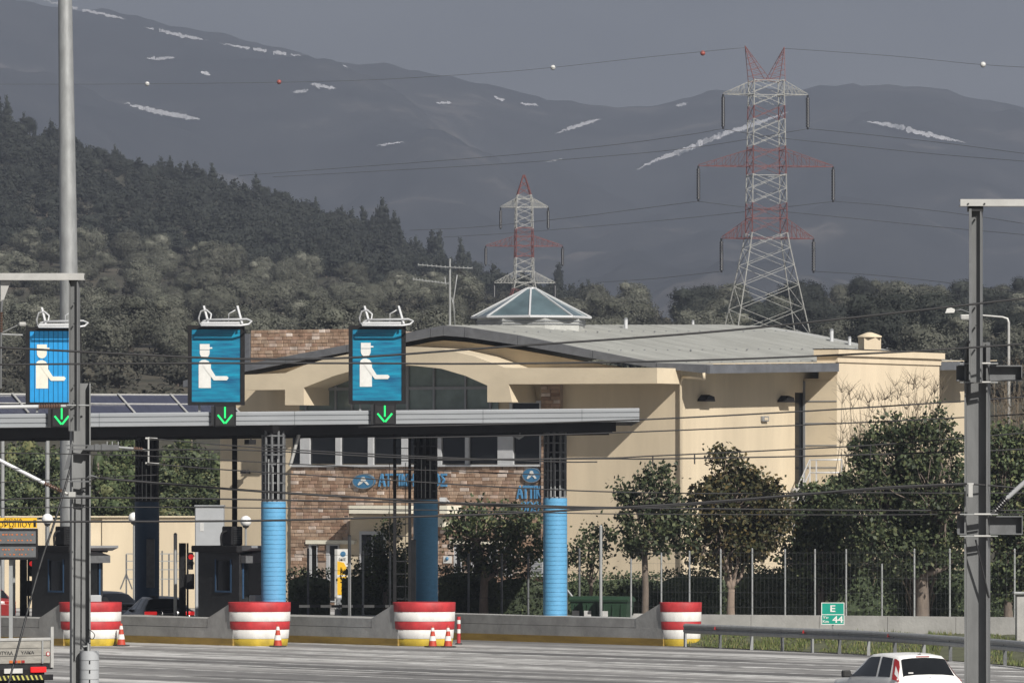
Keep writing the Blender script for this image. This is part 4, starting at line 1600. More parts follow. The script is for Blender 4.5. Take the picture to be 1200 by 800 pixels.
# columns: blue tiled lower part, dark pipe cluster above
def column(px, Y, r, ztop_blue_row, label, lit, tile='blue_tile'):  # lit puts sunlight into the head's colour: paler steel than on shaded columns
    x = WX(px, Y)
    root = empty('canopy_column', (x, Y, 0), 0, label, 'column', 'columns carrying the toll canopy')
    zb = WZ(ztop_blue_row, Y)
    zt = can_z(x) - .44
    # rows of tiles with recessed joints
    mb = MB()
    z = 0.0
    prof = []
    h = .150
    while z < zb:
        z1 = min(z + h, zb)
        mb.cyl((0, 0, z + .012), (0, 0, z1), r, n=28, caps=False)
        z = z1
    mb.cyl((0, 0, 0), (0, 0, zb), r - .012, n=28)
    mb.build('tiled_drum', M[tile], root)
    # tile courses of a different size would be parts; the head above is steel
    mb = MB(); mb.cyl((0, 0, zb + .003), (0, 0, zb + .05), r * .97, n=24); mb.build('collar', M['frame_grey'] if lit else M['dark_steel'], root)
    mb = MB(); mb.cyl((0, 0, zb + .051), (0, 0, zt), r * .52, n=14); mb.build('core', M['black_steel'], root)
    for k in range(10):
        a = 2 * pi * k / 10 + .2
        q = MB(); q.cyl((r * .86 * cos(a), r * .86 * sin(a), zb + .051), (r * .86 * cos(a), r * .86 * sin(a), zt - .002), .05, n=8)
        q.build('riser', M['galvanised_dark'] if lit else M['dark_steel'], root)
    for k in range(7):
        q = MB(); z = zb + .28 + k * .31
        if z > zt - .1: break
        vs = []
        for rr, dz in ((r * .93, 0), (r * .97, 0), (r * .97, .05), (r * .93, .05)):
            for i in range(20):
                t = 2 * pi * i / 20
                vs.append((rr * cos(t), rr * sin(t), z + dz))
        fs = []
        for j in range(4):
            for i in range(20):
                fs.append((j * 20 + i, j * 20 + (i + 1) % 20, ((j + 1) % 4) * 20 + (i + 1) % 20, ((j + 1) % 4) * 20 + i))
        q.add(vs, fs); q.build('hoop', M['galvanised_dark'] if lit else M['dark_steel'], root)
    # bright conduits at the front of the head
    for dx in (-.14, .0, .16):
        q = MB(); q.bar((dx, -r * .99 - .03, zb + .052), (dx, -r * .99 - .03, zb + (1.4 if dx else 1.15)), .035); q.build('conduit', M['galvanised'], root)
    q = MB(); q.lathe((0, 0, 0), [(r * 1.0, zt - .30), (r * 1.9, zt - .003)], 4, sm=False); q.build('head_bracket', M['soffit'], root)
    return root
column(320.5, 224.75, .41, 587.5, 'sunlit blue tiled canopy column directly behind the red and white nose beside the grey cabinet', True)
column(650.5, 229.5, .405, 583.5, 'sunlit blue tiled canopy column at the right-hand end of the canopy, beside the green bins', True)
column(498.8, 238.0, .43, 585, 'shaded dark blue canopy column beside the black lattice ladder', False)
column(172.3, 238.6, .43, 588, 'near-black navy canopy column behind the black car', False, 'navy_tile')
for px, Y, z0, z1 in ((172.3, 238.6, 632, 688),):
    x = WX(px + 5, Y)
    mb = MB(); mb.bev(x - .14, x + .14, Y - .62, Y - .44, WZ(688, Y), WZ(631, Y), .02)
    tag(mb.build('control_cabinet', M['galvanised_dark']), 'narrow brown-grey cabinet fixed to the near-black column behind the car', 'cabinet')
mb = MB(); x = WX(483.5, 236.8); mb.bev(x - .12, x + .12, 236.6, 236.9, 0, WZ(632, 236.8), .02)
tag(mb.build('control_cabinet', M['galvanised_dark']), 'narrow brown-grey post cabinet beside the shaded blue column', 'cabinet')

# black lattice ladder between canopy and ground
Yl = 228.5
ld = empty('lattice_ladder', (WX(471, Yl), Yl, 0), 0, 'black lattice ladder hanging from the canopy in front of the brick wall', 'ladder')
for dx, w in ((-.24, .11), (.26, .10)):
    mb = MB(); mb.bb(dx - w / 2, dx + w / 2, -.04, .04, .3, WZ(505, Yl)); mb.build('rail', M['black_steel'], ld)
zz = .6
while zz < 6.6:
    mb = MB(); mb.bar((-.19, 0, zz), (.21, 0, zz), .025); mb.build('rung', M['dark_steel'], ld)
    zz += .42
for dx in (-.42, .12):
    mb = MB(); mb.bar((dx, -.05, 1.0), (dx, -.05, 6.0), .02); mb.build('cable', M['black_steel'], ld)
Yp = 229
po = empty('black_post', (WX(275, Yp), Yp, 0), 0, 'plain black post rising to the canopy behind the grey cabinet', 'post')
mb = MB(); mb.bb(-.085, .085, -.08, .08, 0, WZ(506, Yp)); mb.build('shaft', M['black_steel'], po)
mb = MB(); mb.bb(-.16, .16, -.14, .14, 0, .04); mb.build('foot_plate', M['dark_steel'], po)

# flood lamps and cameras slung under the canopy
for px, row, lab in ((48, 514, 'small black camera slung under the canopy near the tall grey pole'), (294, 517, 'small black camera slung under the canopy above the cream corner')):
    Y = 224.5
    c = empty('canopy_camera', (WX(px, Y), Y, WZ(row, Y)), 0, lab, 'camera')
    mb = MB(); mb.bar((0, 0, .05), (0, 0, .3), .05); mb.build('bracket', M['black_steel'], c)
    mb = MB(); mb.box((-.02, -.05, -.02), (.26, .34, .16), 0, .5); mb.build('body', M['black_steel'], c)
for px, row, lab in ((609, 512.5, 'small grey lamp under the canopy beside the brick pier'), (673, 500.5, 'thin pale aerial bracket under the right end of the canopy'), (344, 506, 'pale bracket under the canopy beside the white window post')):
    Y = 227.0 if px > 600 else 225
    c = empty('canopy_lamp', (WX(px, Y), Y, WZ(row, Y)), 0, lab, 'lamp')
    mb = MB(); mb.bar((.0, 0, .0), (.02, 0, .32), .03); mb.build('bracket', M['galvanised'], c)
    mb = MB(); mb.prism([(-.18, .02), (-.02, -.07), (.18, .06), (.16, .09), (-.17, .06)], 'y', -.1, .1); mb.build('lamp_head', M['galvanised'], c)
mb = MB(); Y = 225.2; mb.cyl(W(350, 509, Y), W(340, 546, Y), .06, n=8)
tag(mb.build('brace', M['pale_steel']), 'slanting pale tube under the canopy in front of the window band', 'tube')

# solar panels on the canopy roof
sa = empty('solar_array', (0, 0, 0), 0, 'two rows of dark solar panels standing tilted on the canopy roof', 'solar panels')
pv = Vector((-.66, 1.68, .66))          # up the slope
pl = pv.normalized()
ax = Vector((1.68, .66, 0)).normalized()
nn = ax.cross(pl).normalized()
yb0 = 228.2
base0 = W(158, 484.5, yb0)
wcol = 61.6 / F * yb0 / ax.x * .985
def solar(i, j, s0, s1):
    o = base0 + ax * (i * wcol)
    o.z = base0.z + (i * wcol) * ax.x * .006
    g = .02
    a, b = o + ax * g + pl * (s0 + g), o + ax * (wcol - g) + pl * (s0 + g)
    c, d = o + ax * (wcol - g) + pl * (s1 - g), o + ax * g + pl * (s1 - g)
    q = MB()
    q.add([a, b, c, d] + [p - nn * .05 for p in (a, b, c, d)], [(0, 1, 2, 3), (7, 6, 5, 4), (0, 4, 5, 1), (1, 5, 6, 2), (2, 6, 7, 3), (3, 7, 4, 0)])
    pnl = q.build('solar_panel', M['solar_cell'], sa)
    e = .03
    q = MB()
    for k in range(6):
        u0, u1 = (k + .015) / 6, (k + .985) / 6
        A = a + ax * e + pl * e; wd = (b - a).length - 2 * e; hd = (d - a).length - 2 * e
        q.add([A + ax * wd * u0 + nn * .004, A + ax * wd * u1 + nn * .004, A + ax * wd * u1 + pl * hd + nn * .004, A + ax * wd * u0 + pl * hd + nn * .004], [(0, 1, 2, 3)])
    q.build('cells', M['solar_cell'], pnl)
LP = pv.length
for i in range(-4, 2):
    solar(i, 0, 0, LP * .5)
    solar(i, 1, LP * .5 + .01, LP)
mb = MB()
for i in range(-4, 3):
    o = base0 + ax * (i * wcol)
    mb.bar(o + nn * .03, o + pl * LP + nn * .03, .075, 0, .03)
mb.bar(base0 + ax * (-4 * wcol) + pl * LP, base0 + ax * (2 * wcol) + pl * LP, .05)
mb.bar(base0 + ax * (-4 * wcol) + pl * LP * .5 + nn * .02, base0 + ax * (2 * wcol) + pl * LP * .5 + nn * .012, .035)
mb.build('mounting_rail', M['pale_steel'], sa)
mb = MB()
for i in range(-4, 3):
    o = base0 + ax * (i * wcol)
    for s in (0.1, LP - .1):
        p = o + pl * s
        mb.bar(p, (p.x, p.y, can_z(p.x) - .02), .05)
mb.build('support_leg', M['galvanised'], sa)

# ---------------------------------------------------------------- lane signs above the canopy
def lane_sign(x0, x1, y0, y1, bright, label, arrow_px, arow, glow):
    cxp = (x0 + x1) / 2
    Y = can_y(WX(cxp, 223)) + .03
    root = empty('lane_sign', (WX(cxp, Y), Y, WZ(y1, Y)), 0, label, 'sign', 'lane signs on the toll canopy')
    s = Y / F
    w, h = (x1 - x0) * s, (y1 - y0) * s
    e = .135
    mb = MB()
    mb.bev(-w / 2, w / 2, 0, .28, 0, h, .02)
    mb.build('case', M['black_steel'], root)
    for (a, b, c, d) in ((-w / 2, w / 2, h - e, h), (-w / 2, w / 2, 0, e * .8), (-w / 2, -w / 2 + e, e * .8, h - e), (w / 2 - e, w / 2, e * .8, h - e)):
        mb = MB(); mb.bb(a + .002, b - .002, -.05, -.003, c + .002, d - .002); mb.build('frame', M['black_steel'], root)
    mb = MB(); x = -w / 2 + e
    fw = w - 2 * e
    if bright:
        k = 10
        for i in range(k):
            mb = MB(); mb.bb(x + fw * i / k + .008, x + fw * (i + 1) / k - .008, -.022, -.003, e * .8, h - e)
            mb.build('face_strip', M['sign_blue_bright'], root)
    else:
        mb.bb(x, x + fw, -.022, -.003, e * .8, h - e)
        mb.build('face', M['sign_blue'], root)
    # the toll collector pictogram: cap, face, body, reaching arm
    u = (y1 - y0) * s / 93.0 * 1.0
    wm = M['sign_white_aged'] if bright else M['sign_white']
    def q(px, py): return ((px - 256) * s * .98, (475 - py) * s)
    def plate(poly, d, name):
        m2 = MB(); m2.prism([q(*p) for p in poly], 'y', d, -.0225); m2.build(name, wm, root)
    plate([(236.5, 403.5), (248.3, 403.5), (248.3, 407.3), (251.5, 407.3), (251.5, 409), (248.3, 409), (248.3, 410), (236.5, 410)], -.045, 'cap_shape')
    plate([(236.5, 410.6), (248.3, 410.6), (248.3, 414)] + [(242.4 + 5.9 * cos(t), 414 + 5.9 * sin(t)) for t in (.3, .7, 1.1, 1.57, 2.0, 2.4, 2.8)] + [(236.5, 414)], -.042, 'head_shape')
    plate([(235.2, 428), (236.2, 424), (239, 422.2), (243, 421.8), (247, 423.5), (249.8, 427), (249.8, 455), (235.2, 455)], -.038, 'body_shape')
    plate([(240.5, 424.5), (244.5, 424.2), (255.5, 441), (269, 441), (271, 443.2), (269, 446), (253.2, 446), (240.3, 429)], -.052, 'arm_shape')
    # lamp bar on top
    mb = MB()
    L0, L1 = -w / 2 + .42, w / 2 + .30
    mb.tube([(L0, -.45, h + .05), (L0 + .05, -.55, h - .02), (L1 - .4, -.55, h - .02), (L1 - .15, -.5, h + .02), (L1 - .05, -.42, h + .12), (L1 - .2, -.36, h + .19), (L0 + .2, -.36, h + .17)], .035, 6)
    mb.bb(L0 + .05, L1 - .45, -.52, -.30, h + .03, h + .10)
    mb.build('lamp_bar', M['pipe_white'], root)
    for xx in (-w / 2 + .58, w / 2 - .18):
        mb = MB(); mb.bar((xx, .1, h - .01), (xx, .1, h + .1), .06)
        mb.bar((xx + .12, -.40, h + .02), (xx - .06, .08, h + .62), .065); mb.build('bracket', M['pipe_white'], root)
    mb = MB(); mb.tube([(-w / 2 + .38, .1, h), (-w / 2 + .36, .0, h + .25), (-w / 2 + .44, -.05, h + .46), (-w / 2 + .62, -.1, h + .5), (-w / 2 + .78, -.2, h + .36), (-w / 2 + .76, -.3, h + .2), (-w / 2 + .5, -.36, h + .12)], .03, 6)
    mb.build('cable', M['pipe_white'], root)
    mb = MB(); mb.tube([(w / 2 - .52, .1, h), (w / 2 - .52, .1, h + .38), (w / 2 - .3, .05, h + .5)], .02, 5)
    mb.build('cable', M['pipe_white'] , root)
    # legs down to the deck
    for xx in (-w * .3, w * .3):
        mb = MB(); mb.bar((xx, .2, -.22), (xx, .2, -.002), .07)
        mb.build('leg', M['galvanised'], root)
    # green arrow signal in front of the fascia
    ax0, ax1 = arrow_px
    Ya = Y - .24
    ar = empty('arrow_signal', (WX((ax0 + ax1) / 2, Ya), Ya, WZ(arow[1], Ya)), 0,
               'black signal with glowing green down arrow under the ' + glow, 'signal', 'green arrow signals on the canopy edge')
    s2 = Ya / F
    w2, h2 = (ax1 - ax0) * s2, (arow[1] - arow[0]) * s2
    mb = MB(); mb.bev(-w2 / 2, w2 / 2, -.06, .10, 0, h2, .02); mb.build('case', M['black_steel'], ar)
    mb = MB(); mb.bb(-w2 / 2 + .05, w2 / 2 - .05, -.075, -.062, .05, h2 - .05); mb.build('screen', M['soffit'], ar)
    mb = MB(); mb.bb(-w2 / 2 - .10, -w2 / 2 - .01, -.02, .06, .03, h2 - .03); mb.build('hinge', M['dark_steel'], ar)
    mb = MB()
    t = .035
    mb.bar((0, -.085, h2 * .40), (0, -.085, h2 * .92), t * 1.6, 0, .02)
    mb.build('arrow_shaft', M['led_green'], ar)
    for sx in (-1, 1):
        mb = MB(); mb.bar((sx * .012, -.086, h2 * .16), (sx * w2 * .33, -.086, h2 * .55), .02, 0, t * 1.7); mb.build('arrow_barb', M['led_green'], ar)
    return root
lane_sign(30, 95, 383, 475, True, 'bright sky-blue lane sign of a toll collector with striped face, partly behind the grey mast', (60, 85), (476, 501), 'bright striped lane sign')
lane_sign(220, 286.5, 381, 474.5, False, 'deep blue lane sign of a toll collector in front of the brick parapet', (251, 276.5), (474.5, 500), 'deep blue sign by the brick parapet')
lane_sign(408.5, 475.5, 381, 473, False, 'deep blue lane sign of a toll collector in front of the arched portico', (438, 464), (473, 498), 'deep blue sign by the arched portico')

# ---------------------------------------------------------------- toll islands
RZI = radians(36.87)
def island(px, Y, r, L, label, nose_label=None, cut=0.0):
    root = empty('toll_island', (WX(px, Y), Y, 0), RZI, label, 'toll island', 'toll islands between the lanes')
    def body(z0, z1, dx, name, m, zz=None):
        q = MB()
        w = r * .97 - dx
        if zz is None:
            q.bb(-w, w, .05, L, z0, z1)
        else:
            q.prism(zz, 'x', -w, w)
        return q.build(name, M[m], root)
    body(-.02, .23, 0, 'yellow_kerb', 'yellow_worn')
    seg = L / 3
    for k in range(3):
        q = MB(); w = r * .97 - .02
        q.bb(-w, w, .06 + seg * k + .004, .06 + seg * (k + 1) - .004, .233, .56); q.build('concrete_block', M['concrete'], root)
        q = MB(); w = r * .97 - .045
        q.bb(-w, w, .06 + seg * k + .004, .06 + seg * (k + 1) - .004, .575, .87); q.build('concrete_block', M['concrete'], root)
    q = MB(); q.bb(-r * .97 + .09, r * .97 - .09, .05, L, .55, .58); q.build('joint', M['dark_steel'], root)
    body(0, 0, .035, 'ramp', 'concrete', [(.02, .3), (.02, 1.40), (.25, 1.38), (1.55, .88), (1.55, .3)])
    if L < 10:
        q = MB(); q.bb(r * .97 + .004, 1.72, .9, 4.4, -.02, .868); q.build('booth_pad', M['concrete'], root)
    # striped nose
    zs = [(0, .235, .90, .925, 'yellow_paint'), (.238, .53, .935, .955, 'white_paint'), (.533, .80, .965, .975, 'red_paint'),
          (.803, 1.11, .985, .99, 'white_paint'), (1.113, 1.42, 1.0, 1.005, 'red_paint')]
    for z0, z1, k0, k1, m in zs:
        q = MB()
        n_ = 28
        vs = []
        for z, k in ((z0, k0), (z0 + .006, k0 + .004), (z1 - .006, k1 + .004), (z1, k1)):
            for i in range(n_):
                t = 2 * pi * i / n_
                vs.append((r * k * cos(t), r * k * sin(t) * .9 if sin(t) > 0 else r * k * sin(t) * 1.05, z))
        fs = []
        for j in range(3):
            for i in range(n_):
                fs.append((j * n_ + i, j * n_ + (i + 1) % n_, (j + 1) * n_ + (i + 1) % n_, (j + 1) * n_ + i))
        fs += [tuple(range(n_ - 1, -1, -1)), tuple(range(3 * n_, 4 * n_))]
        q.add(vs, fs, 0, False)
        for fi in range(len(q.s) - 2): q.s[fi] = True
        q.build('nose_band', M[m], root)
    return root
island(105, 223.6, 1.03, 8.5, 'concrete toll island with striped red and white nose behind the grey mast')
island(303, 223.6, 1.03, 8.5, 'concrete toll island with striped red and white nose in front of the sunlit blue column')
island(496, 223.6, 1.03, 8.8, 'concrete toll island with striped red and white nose beside two traffic cones')
island(797, 223.2, .69, 13.0, 'long concrete toll island with narrow striped nose where the guard rail begins')
island(-95, 223.6, 1.03, 8.5, 'concrete toll island at the edge of the picture behind the flatbed truck')

# ---------------------------------------------------------------- booths
def booth(px, Y, label):
    ix, iy = WX(px, Y), Y
    o = Vector((ix, iy, 0)) + P2 * 1.02 + D2 * 2.9
    root = empty('toll_booth', o, RZI, label, 'toll booth', 'toll booths on the islands')
    hw, hl = .62, 1.2
    zb, zt = .873, 3.02
    # framed walls with real openings
    def wall(axis, at0, at1, a0, a1, o0, o1, oz0, oz1):
        q = MB()
        def add(u0, u1, z0, z1):
            if axis == 'x': q.bb(at0, at1, u0, u1, z0, z1)
            else: q.bb(u0, u1, at0, at1, z0, z1)
        add(a0, o0, zb, zt); add(o1, a1, zb, zt); add(o0, o1, zb, oz0); add(o0, o1, oz1, zt)
        q.build('booth_wall', M['dark_steel'], root)
    wall('x', -hw, -hw + .08, -hl, hl, -.70, .15, 1.75, 2.75)
    wall('x', hw - .08, hw, -hl, hl, -.95, .95, 1.75, 2.75)
    wall('y', -hl, -hl + .08, -hw + .081, hw - .081, -.44, .46, 1.55, 2.72)
    wall('y', hl - .08, hl, -hw + .081, hw - .081, -.4, .4, 1.9, 2.6)
    def win(f):
        q = MB(); f(q); return q
    q = MB(); q.bb(-hw + .03, -hw + .045, -.70, .15, 1.75, 2.75); q.build('window', M['glass_dark'], root)
    q = MB()
    for (y0, y1, z0, z1) in ((-.75, -.69, 1.70, 2.80), (.14, .20, 1.70, 2.80), (-.689, .139, 1.70, 1.76)):
        q.bb(-hw - .02, -hw - .002, y0, y1, z0, z1)
    q.build('window_frame', M['navy_tile'], root)
    q = MB(); q.bb(-.44, .46, -hl + .03, -hl + .045, 1.55, 2.72); q.build('window', M['glass_dark'], root)
    for (x0, x1) in ((-.50, -.44), (.46, .52)):
        q = MB(); q.bb(x0, x1, -hl - .02, -hl - .002, 1.5, 2.75)
        q.build('window_frame', M['navy_tile'], root)
    q = MB(); q.bb(hw - .045, hw - .03, -.95, .95, 1.75, 2.75); q.build('window', M['glass_dark'], root)
    # roof slab with upswept visor over the end window
    q = MB(); q.bev(-hw - .16, hw + .16, -hl - .10, hl + .2, zt + .003, zt + .22, .03); q.build('roof', M['black_steel'], root)
    q = MB()
    prof = [(-hl - .02, zt + .05), (-hl - .30, zt + .06), (-hl - .66, zt + .16), (-hl - .66, zt + .235), (-hl - .3, zt + .228), (-hl - .02, zt + .226)]
    q.prism(prof, 'x', -hw + .04, hw + .18); q.build('visor', M['frame_grey'], root)
    q = MB()
    arch_ = [(-hw + .06, zt - .34), (hw + .10, zt - .34), (hw + .10, zt - .10)] + [(lerp(hw + .10, -hw + .06, k / 8), zt - .10 + .13 * sin(pi * k / 8)) for k in range(1, 8)] + [(-hw + .06, zt - .10)]
    q.prism(arch_, 'y', -hl - .30, -hl - .022); q.build('arched_panel', M['galvanised_dark'], root)
    # counter light strip and interior desk
    q = MB(); q.bev(-.25, .35, -hl - .36, -hl - .021, 1.20, 1.62, .03); q.build('ticket_box', M['cabinet_grey'], root)
    q = MB(); q.cyl((.52, -hl - .28, 1.40), (.52, -hl - .05, 1.40), .16, .12, 14); q.build('signal_hood', M['black_steel'], root)
    # things on its roof
    q = MB(); q.bev(-.30, .16, -.30, .30, zt + .223, zt + .86, .04); acx = q.build('air_conditioner', M['black_steel'], root)
    q = MB()
    for k in range(7):
        q.bb(-.24, .10, -.325, -.303, zt + .30 + k * .075, zt + .335 + k * .075)
    q.build('grille', M['dark_steel'], acx)
    q = MB(); q.tube(catmull([(-.5, .0, zt + .2), (-.52, .0, zt + .5), (-.45, .0, zt + .66), (-.29, .0, zt + .7)], 5), .04, 6); q.build('duct', M['black_steel'], root)
    return root
booth(105, 223.6, 'dark grey toll booth on the island behind the grey mast')
booth(303, 223.6, 'dark grey toll booth on the island below the grey cabinet')
booth(-95, 223.6, 'dark toll booth behind the yellow name sign at the edge of the picture')

# barrier arm across the open lane
ba = empty('barrier', (WX(345, 235), 235, 0), 0, 'lowered striped barrier arm across the lane right of the sunlit column', 'barrier')
mb = MB(); mb.bev(-.16, .16, -.16, .16, 0, 1.25, .03); mb.build('housing', M['black_steel'], ba)
for k in range(9):
    x0 = .17 + k * .37
    mb = MB(); mb.bb(x0, x0 + .365, -.22, -.165, 1.04, 1.13); mb.build('arm_section', M['dark_steel'] if k % 2 else M['white_paint'], ba)

# ---------------------------------------------------------------- cones and marker post
def cone(px, row, hrow, label):
    Y = HC * F / (row - HY)
    h = (row - hrow) / F * Y
    root = empty('traffic_cone', (WX(px, Y), Y, 0), .4, label, 'traffic cone', 'traffic cones at the island noses')
    q = MB(); b = h * .30; q.bev(-b, b, -b, b, .005, .045, .02); q.build('base', M['rubber'], root)
    cuts = [(.05, .30, 'cone_red'), (.30, .52, 'white_paint'), (.52, .74, 'cone_red'), (.74, .90, 'white_paint'), (.90, 1.0, 'cone_red')]
    def rad(t): return h * lerp(.205, .045, t)
    for a, c, m in cuts:
        q = MB(); e = .002 if 'white' in m else 0
        q.cyl((0, 0, h * a + .002), (0, 0, h * c - .001), rad(a) + e, rad(c) + e, 14); q.build('sleeve' if 'white' in m else 'cone_body', M[m], root)
cone(142, 756.5, 730, 'red and white traffic cone beside the nose behind the grey mast')
cone(325.5, 757.5, 731, 'red and white traffic cone in front of the nose by the sunlit column')
cone(507, 758, 732.5, 'left one of the two traffic cones standing together at a striped nose')
cone(525, 758, 732.5, 'right one of the two traffic cones standing together, next to the marker post')
Y = HC * F / (754.5 - HY)
mp_ = empty('marker_post', (WX(537.5, Y), Y, 0), 0, 'slim red and white flexible marker post beside the two cones', 'marker post')
h = (754.5 - 722) / F * Y
mb = MB(); mb.cyl((0, 0, .004), (0, 0, .04), .13, .1, 14); mb.build('base', M['rubber'], mp_)
for a, b, m in ((.04, .40, 'red_paint'), (.40, .55, 'white_paint'), (.55, .74, 'red_paint'), (.74, .88, 'white_paint'), (.88, 1.0, 'red_paint')):
    mb = MB(); mb.cyl((0, 0, h * a + .001), (0, 0, h * b - .001), .062, n=12); mb.build('sleeve', M[m], mp_)

# ---------------------------------------------------------------- street trees and hedges between toll plaza and building
def lob(px, py, rx, ry, Y, bx, dy=0.0, ryd=None):
    """crown lobe given by its place in the photo, relative to the trunk foot at column bx"""
    s = Y / F
    c = W(px, py, Y)
    return ((c.x - WX(bx, Y), dy, c.z), (rx * s * 1.08, (ryd or rx * .9) * s, ry * s * 1.1))
YT = 256.0
def tree(bx, Y, lobes, tr, th_row, seed, label, clumps, leaves=34, ls=.17, leaf='leaf_street', bark='bark', spread=.18):
    return street_tree('street_tree', label, 'tree', (WX(bx, Y), Y, 0), WZ(th_row, Y), tr, [lob(a, b, c, d, Y, bx, e) for (a, b, c, d, e) in lobes],
                       clumps, leaves, ls, seed, leaf, bark, spread=spread)
tree(568, 250, [(578, 615, 48, 20, 0), (545, 628, 24, 22, .5), (605, 640, 28, 22, -.4), (570, 655, 30, 14, 0), (618, 610, 16, 14, .2)], .17, 672, 1,
     'spreading dark street tree in front of the brick wall, between the two right-hand blue columns', 105, 42, .15, bark='bark_pale')
tree(755, 249, [(765, 565, 30, 18, 0), (738, 590, 20, 26, .4), (775, 600, 28, 30, 0), (760, 630, 34, 20, -.5), (795, 620, 22, 24, .3), (728, 640, 14, 22, 0)], .13, 640, 2,
     'airy dark-leaved street tree against the cream wall, first one right of the bins', 95, 44, .16, spread=.17)
tree(693, 251, [(690, 645, 22, 20, 0), (705, 625, 12, 12, .3), (675, 655, 12, 14, 0)], .07, 680, 3, 'small thin sapling beside the sunlit column above the green bins', 40, 24, .14, spread=.2)
tree(857, 251, [(845, 550, 22, 26, 0), (870, 575, 42, 28, .3), (830, 590, 28, 30, -.3), (880, 620, 42, 34, 0), (845, 640, 38, 30, .5), (905, 600, 22, 26, 0), (862, 600, 40, 40, 1.2)], .16, 690, 4,
     'dense rounded street tree with yellowish leaves, centre of the cream side wall', 230, 58, .155, 'leaf_autumn', 'bark_pale')
tree(962, 253, [(955, 600, 34, 30, 0), (975, 640, 36, 34, .4), (940, 650, 28, 26, -.3), (985, 590, 24, 28, 0), (960, 680, 34, 22, .3)], .15, 690, 5,
     'bushy dark street tree in front of the white stair rail', 250, 50, .155)
tree(1080, 248, [(1015, 530, 24, 26, 0), (1050, 525, 32, 36, .4), (1090, 520, 34, 36, 0), (1030, 580, 52, 38, .3), (1095, 580, 48, 44, -.5), (1060, 640, 64, 32, 0), (1120, 630, 34, 40, .4), (1070, 590, 40, 50, 1.5)], .26, 668, 6,
     'large dense dark tree in front of the stair tower, beside the near steel mast', 430, 54, .155)
tree(1182, 252, [(1182, 525, 26, 26, 0), (1165, 560, 24, 26, .4), (1190, 580, 30, 36, .3), (1170, 620, 24, 30, 0), (1200, 640, 34, 40, -.3), (1180, 680, 30, 24, .4), (1215, 560, 24, 36, 0)], .18, 690, 7,
     'dark tree behind the near steel mast at the edge of the picture', 260, 50, .155)
tree(452, 248, [(452, 640, 20, 24, 0), (448, 668, 28, 24, .3), (458, 618, 10, 12, 0), (470, 660, 16, 24, -.2)], .09, 690, 8,
     'dense conical bush with small light leaves beside the building door', 120, 34, .11, 'leaf_green', spread=.17)

# bare twiggy shrubs in front of the tower
def bare_shrub(px0, px1, row0, row1, Y, seed, label):
    rng = random.Random(seed)
    bx = (px0 + px1) / 2
    root = empty('bare_shrub', (WX(bx, Y), Y, 0), 0, label, 'shrub')
    mb = MB()
    s = Y / F
    for _ in range(60):
        tx = (rng.uniform(px0, px1) - bx) * s
        tz = WZ(rng.uniform(row0, row1), Y)
        p0 = Vector((rng.uniform(-.3, .3), rng.uniform(-.3, .3), 0))
        p1 = Vector((tx, rng.uniform(-1, 1), tz))
        pts = limb(mb, rng, p0, p1, .028, .006, 6, .16)
        for q in pts[3:]:
            for _ in range(6):
                e = q + Vector((rng.uniform(-.5, .5), rng.uniform(-.4, .4), rng.uniform(.1, .7)))
                mb.tube([q, q.lerp(e, .5) + Vector((rng.uniform(-.06, .06), 0, .03)), e], [.009, .006, .003], 3)
    mb.build('twigs', M['twig'], root, fix=False)
bare_shrub(985, 1045, 450, 540, 258, 31, 'bare twiggy shrub in front of the olive tower panelling')
bare_shrub(1050, 1108, 445, 530, 257, 32, 'bare twiggy shrub in front of the cream stair tower face')
bare_shrub(1165, 1215, 430, 520, 300, 33, 'brownish bare shrub behind the near steel mast')

def hedge(x0, x1, row_top, Y, depth, seed, label, round_=.25, leaf='leaf_hedge', n=None, row_bot=None):
    rng = random.Random(seed)
    s = Y / F
    w = (x1 - x0) * s
    h = WZ(row_top, Y)
    root = empty('hedge', (WX((x0 + x1) / 2, Y), Y, 0), 0, label, 'hedge')
    mb = MB()
    # uneven inner body
    nx, nz = max(4, int(w / .35)), 6
    vs, fs = [], []
    ring = 8
    for i in range(nx + 1):
        x = -w / 2 + w * i / nx
        e = min(1, (min(i, nx - i) + .6) / 2.0)
        for k in range(ring):
            t = 2 * pi * k / ring + pi / 8
            sx = lambda v: math.copysign(abs(v) ** .5, v)
            yy = sx(cos(t)) * depth / 2 * (.7 + .3 * e) * .86
            zz = h * .5 + sx(sin(t)) * h * .5 * (.75 + .25 * e) * .92
            q = .07 * mnoise.noise(Vector((x * 1.3 + seed, k, 0)))
            vs.append((x * .985, yy + q, max(.02, zz + q)))
    for i in range(nx):
        for k in range(ring):
            j = (k + 1) % ring
            fs.append((i * ring + k, i * ring + j, i * ring + ring + j, i * ring + ring + k))
    fs += [tuple(range(ring)), tuple(range(nx * ring, nx * ring + ring))]
    mb.add(vs, fs)
    cnt = n or int(w * h * 150)
    for _ in range(cnt):
        x = rng.uniform(-w / 2, w / 2)
        if rng.random() < .7:
            z = h * rng.random() ** .8; y = -depth / 2 + rng.gauss(0, .05)
        else:
            z = h + rng.gauss(0, .05); y = rng.uniform(-depth / 2, depth / 2)
        leaf_quads(mb, rng, Vector((x, y, z)), 2, .07, .10)
    mb.build('foliage', M[leaf], root, fix=False)
    return root
hedge(338, 387, 671, 250, 1.4, 41, 'clipped rounded hedge block beside the sunlit column by the banner')
hedge(400, 482, 670, 249, 1.3, 42, 'dark hedge at the foot of the conical bush')
hedge(513, 583, 667, 252, 1.2, 43, 'dark hedge below the brick wall, left of the tree trunk')
hedge(582, 638, 674, 250, 1.3, 44, 'lighter clipped hedge right of the tree trunk, beside the right-hand column')
hedge(663, 782, 675, 258, 1.2, 45, 'long dark hedge behind the green bins')
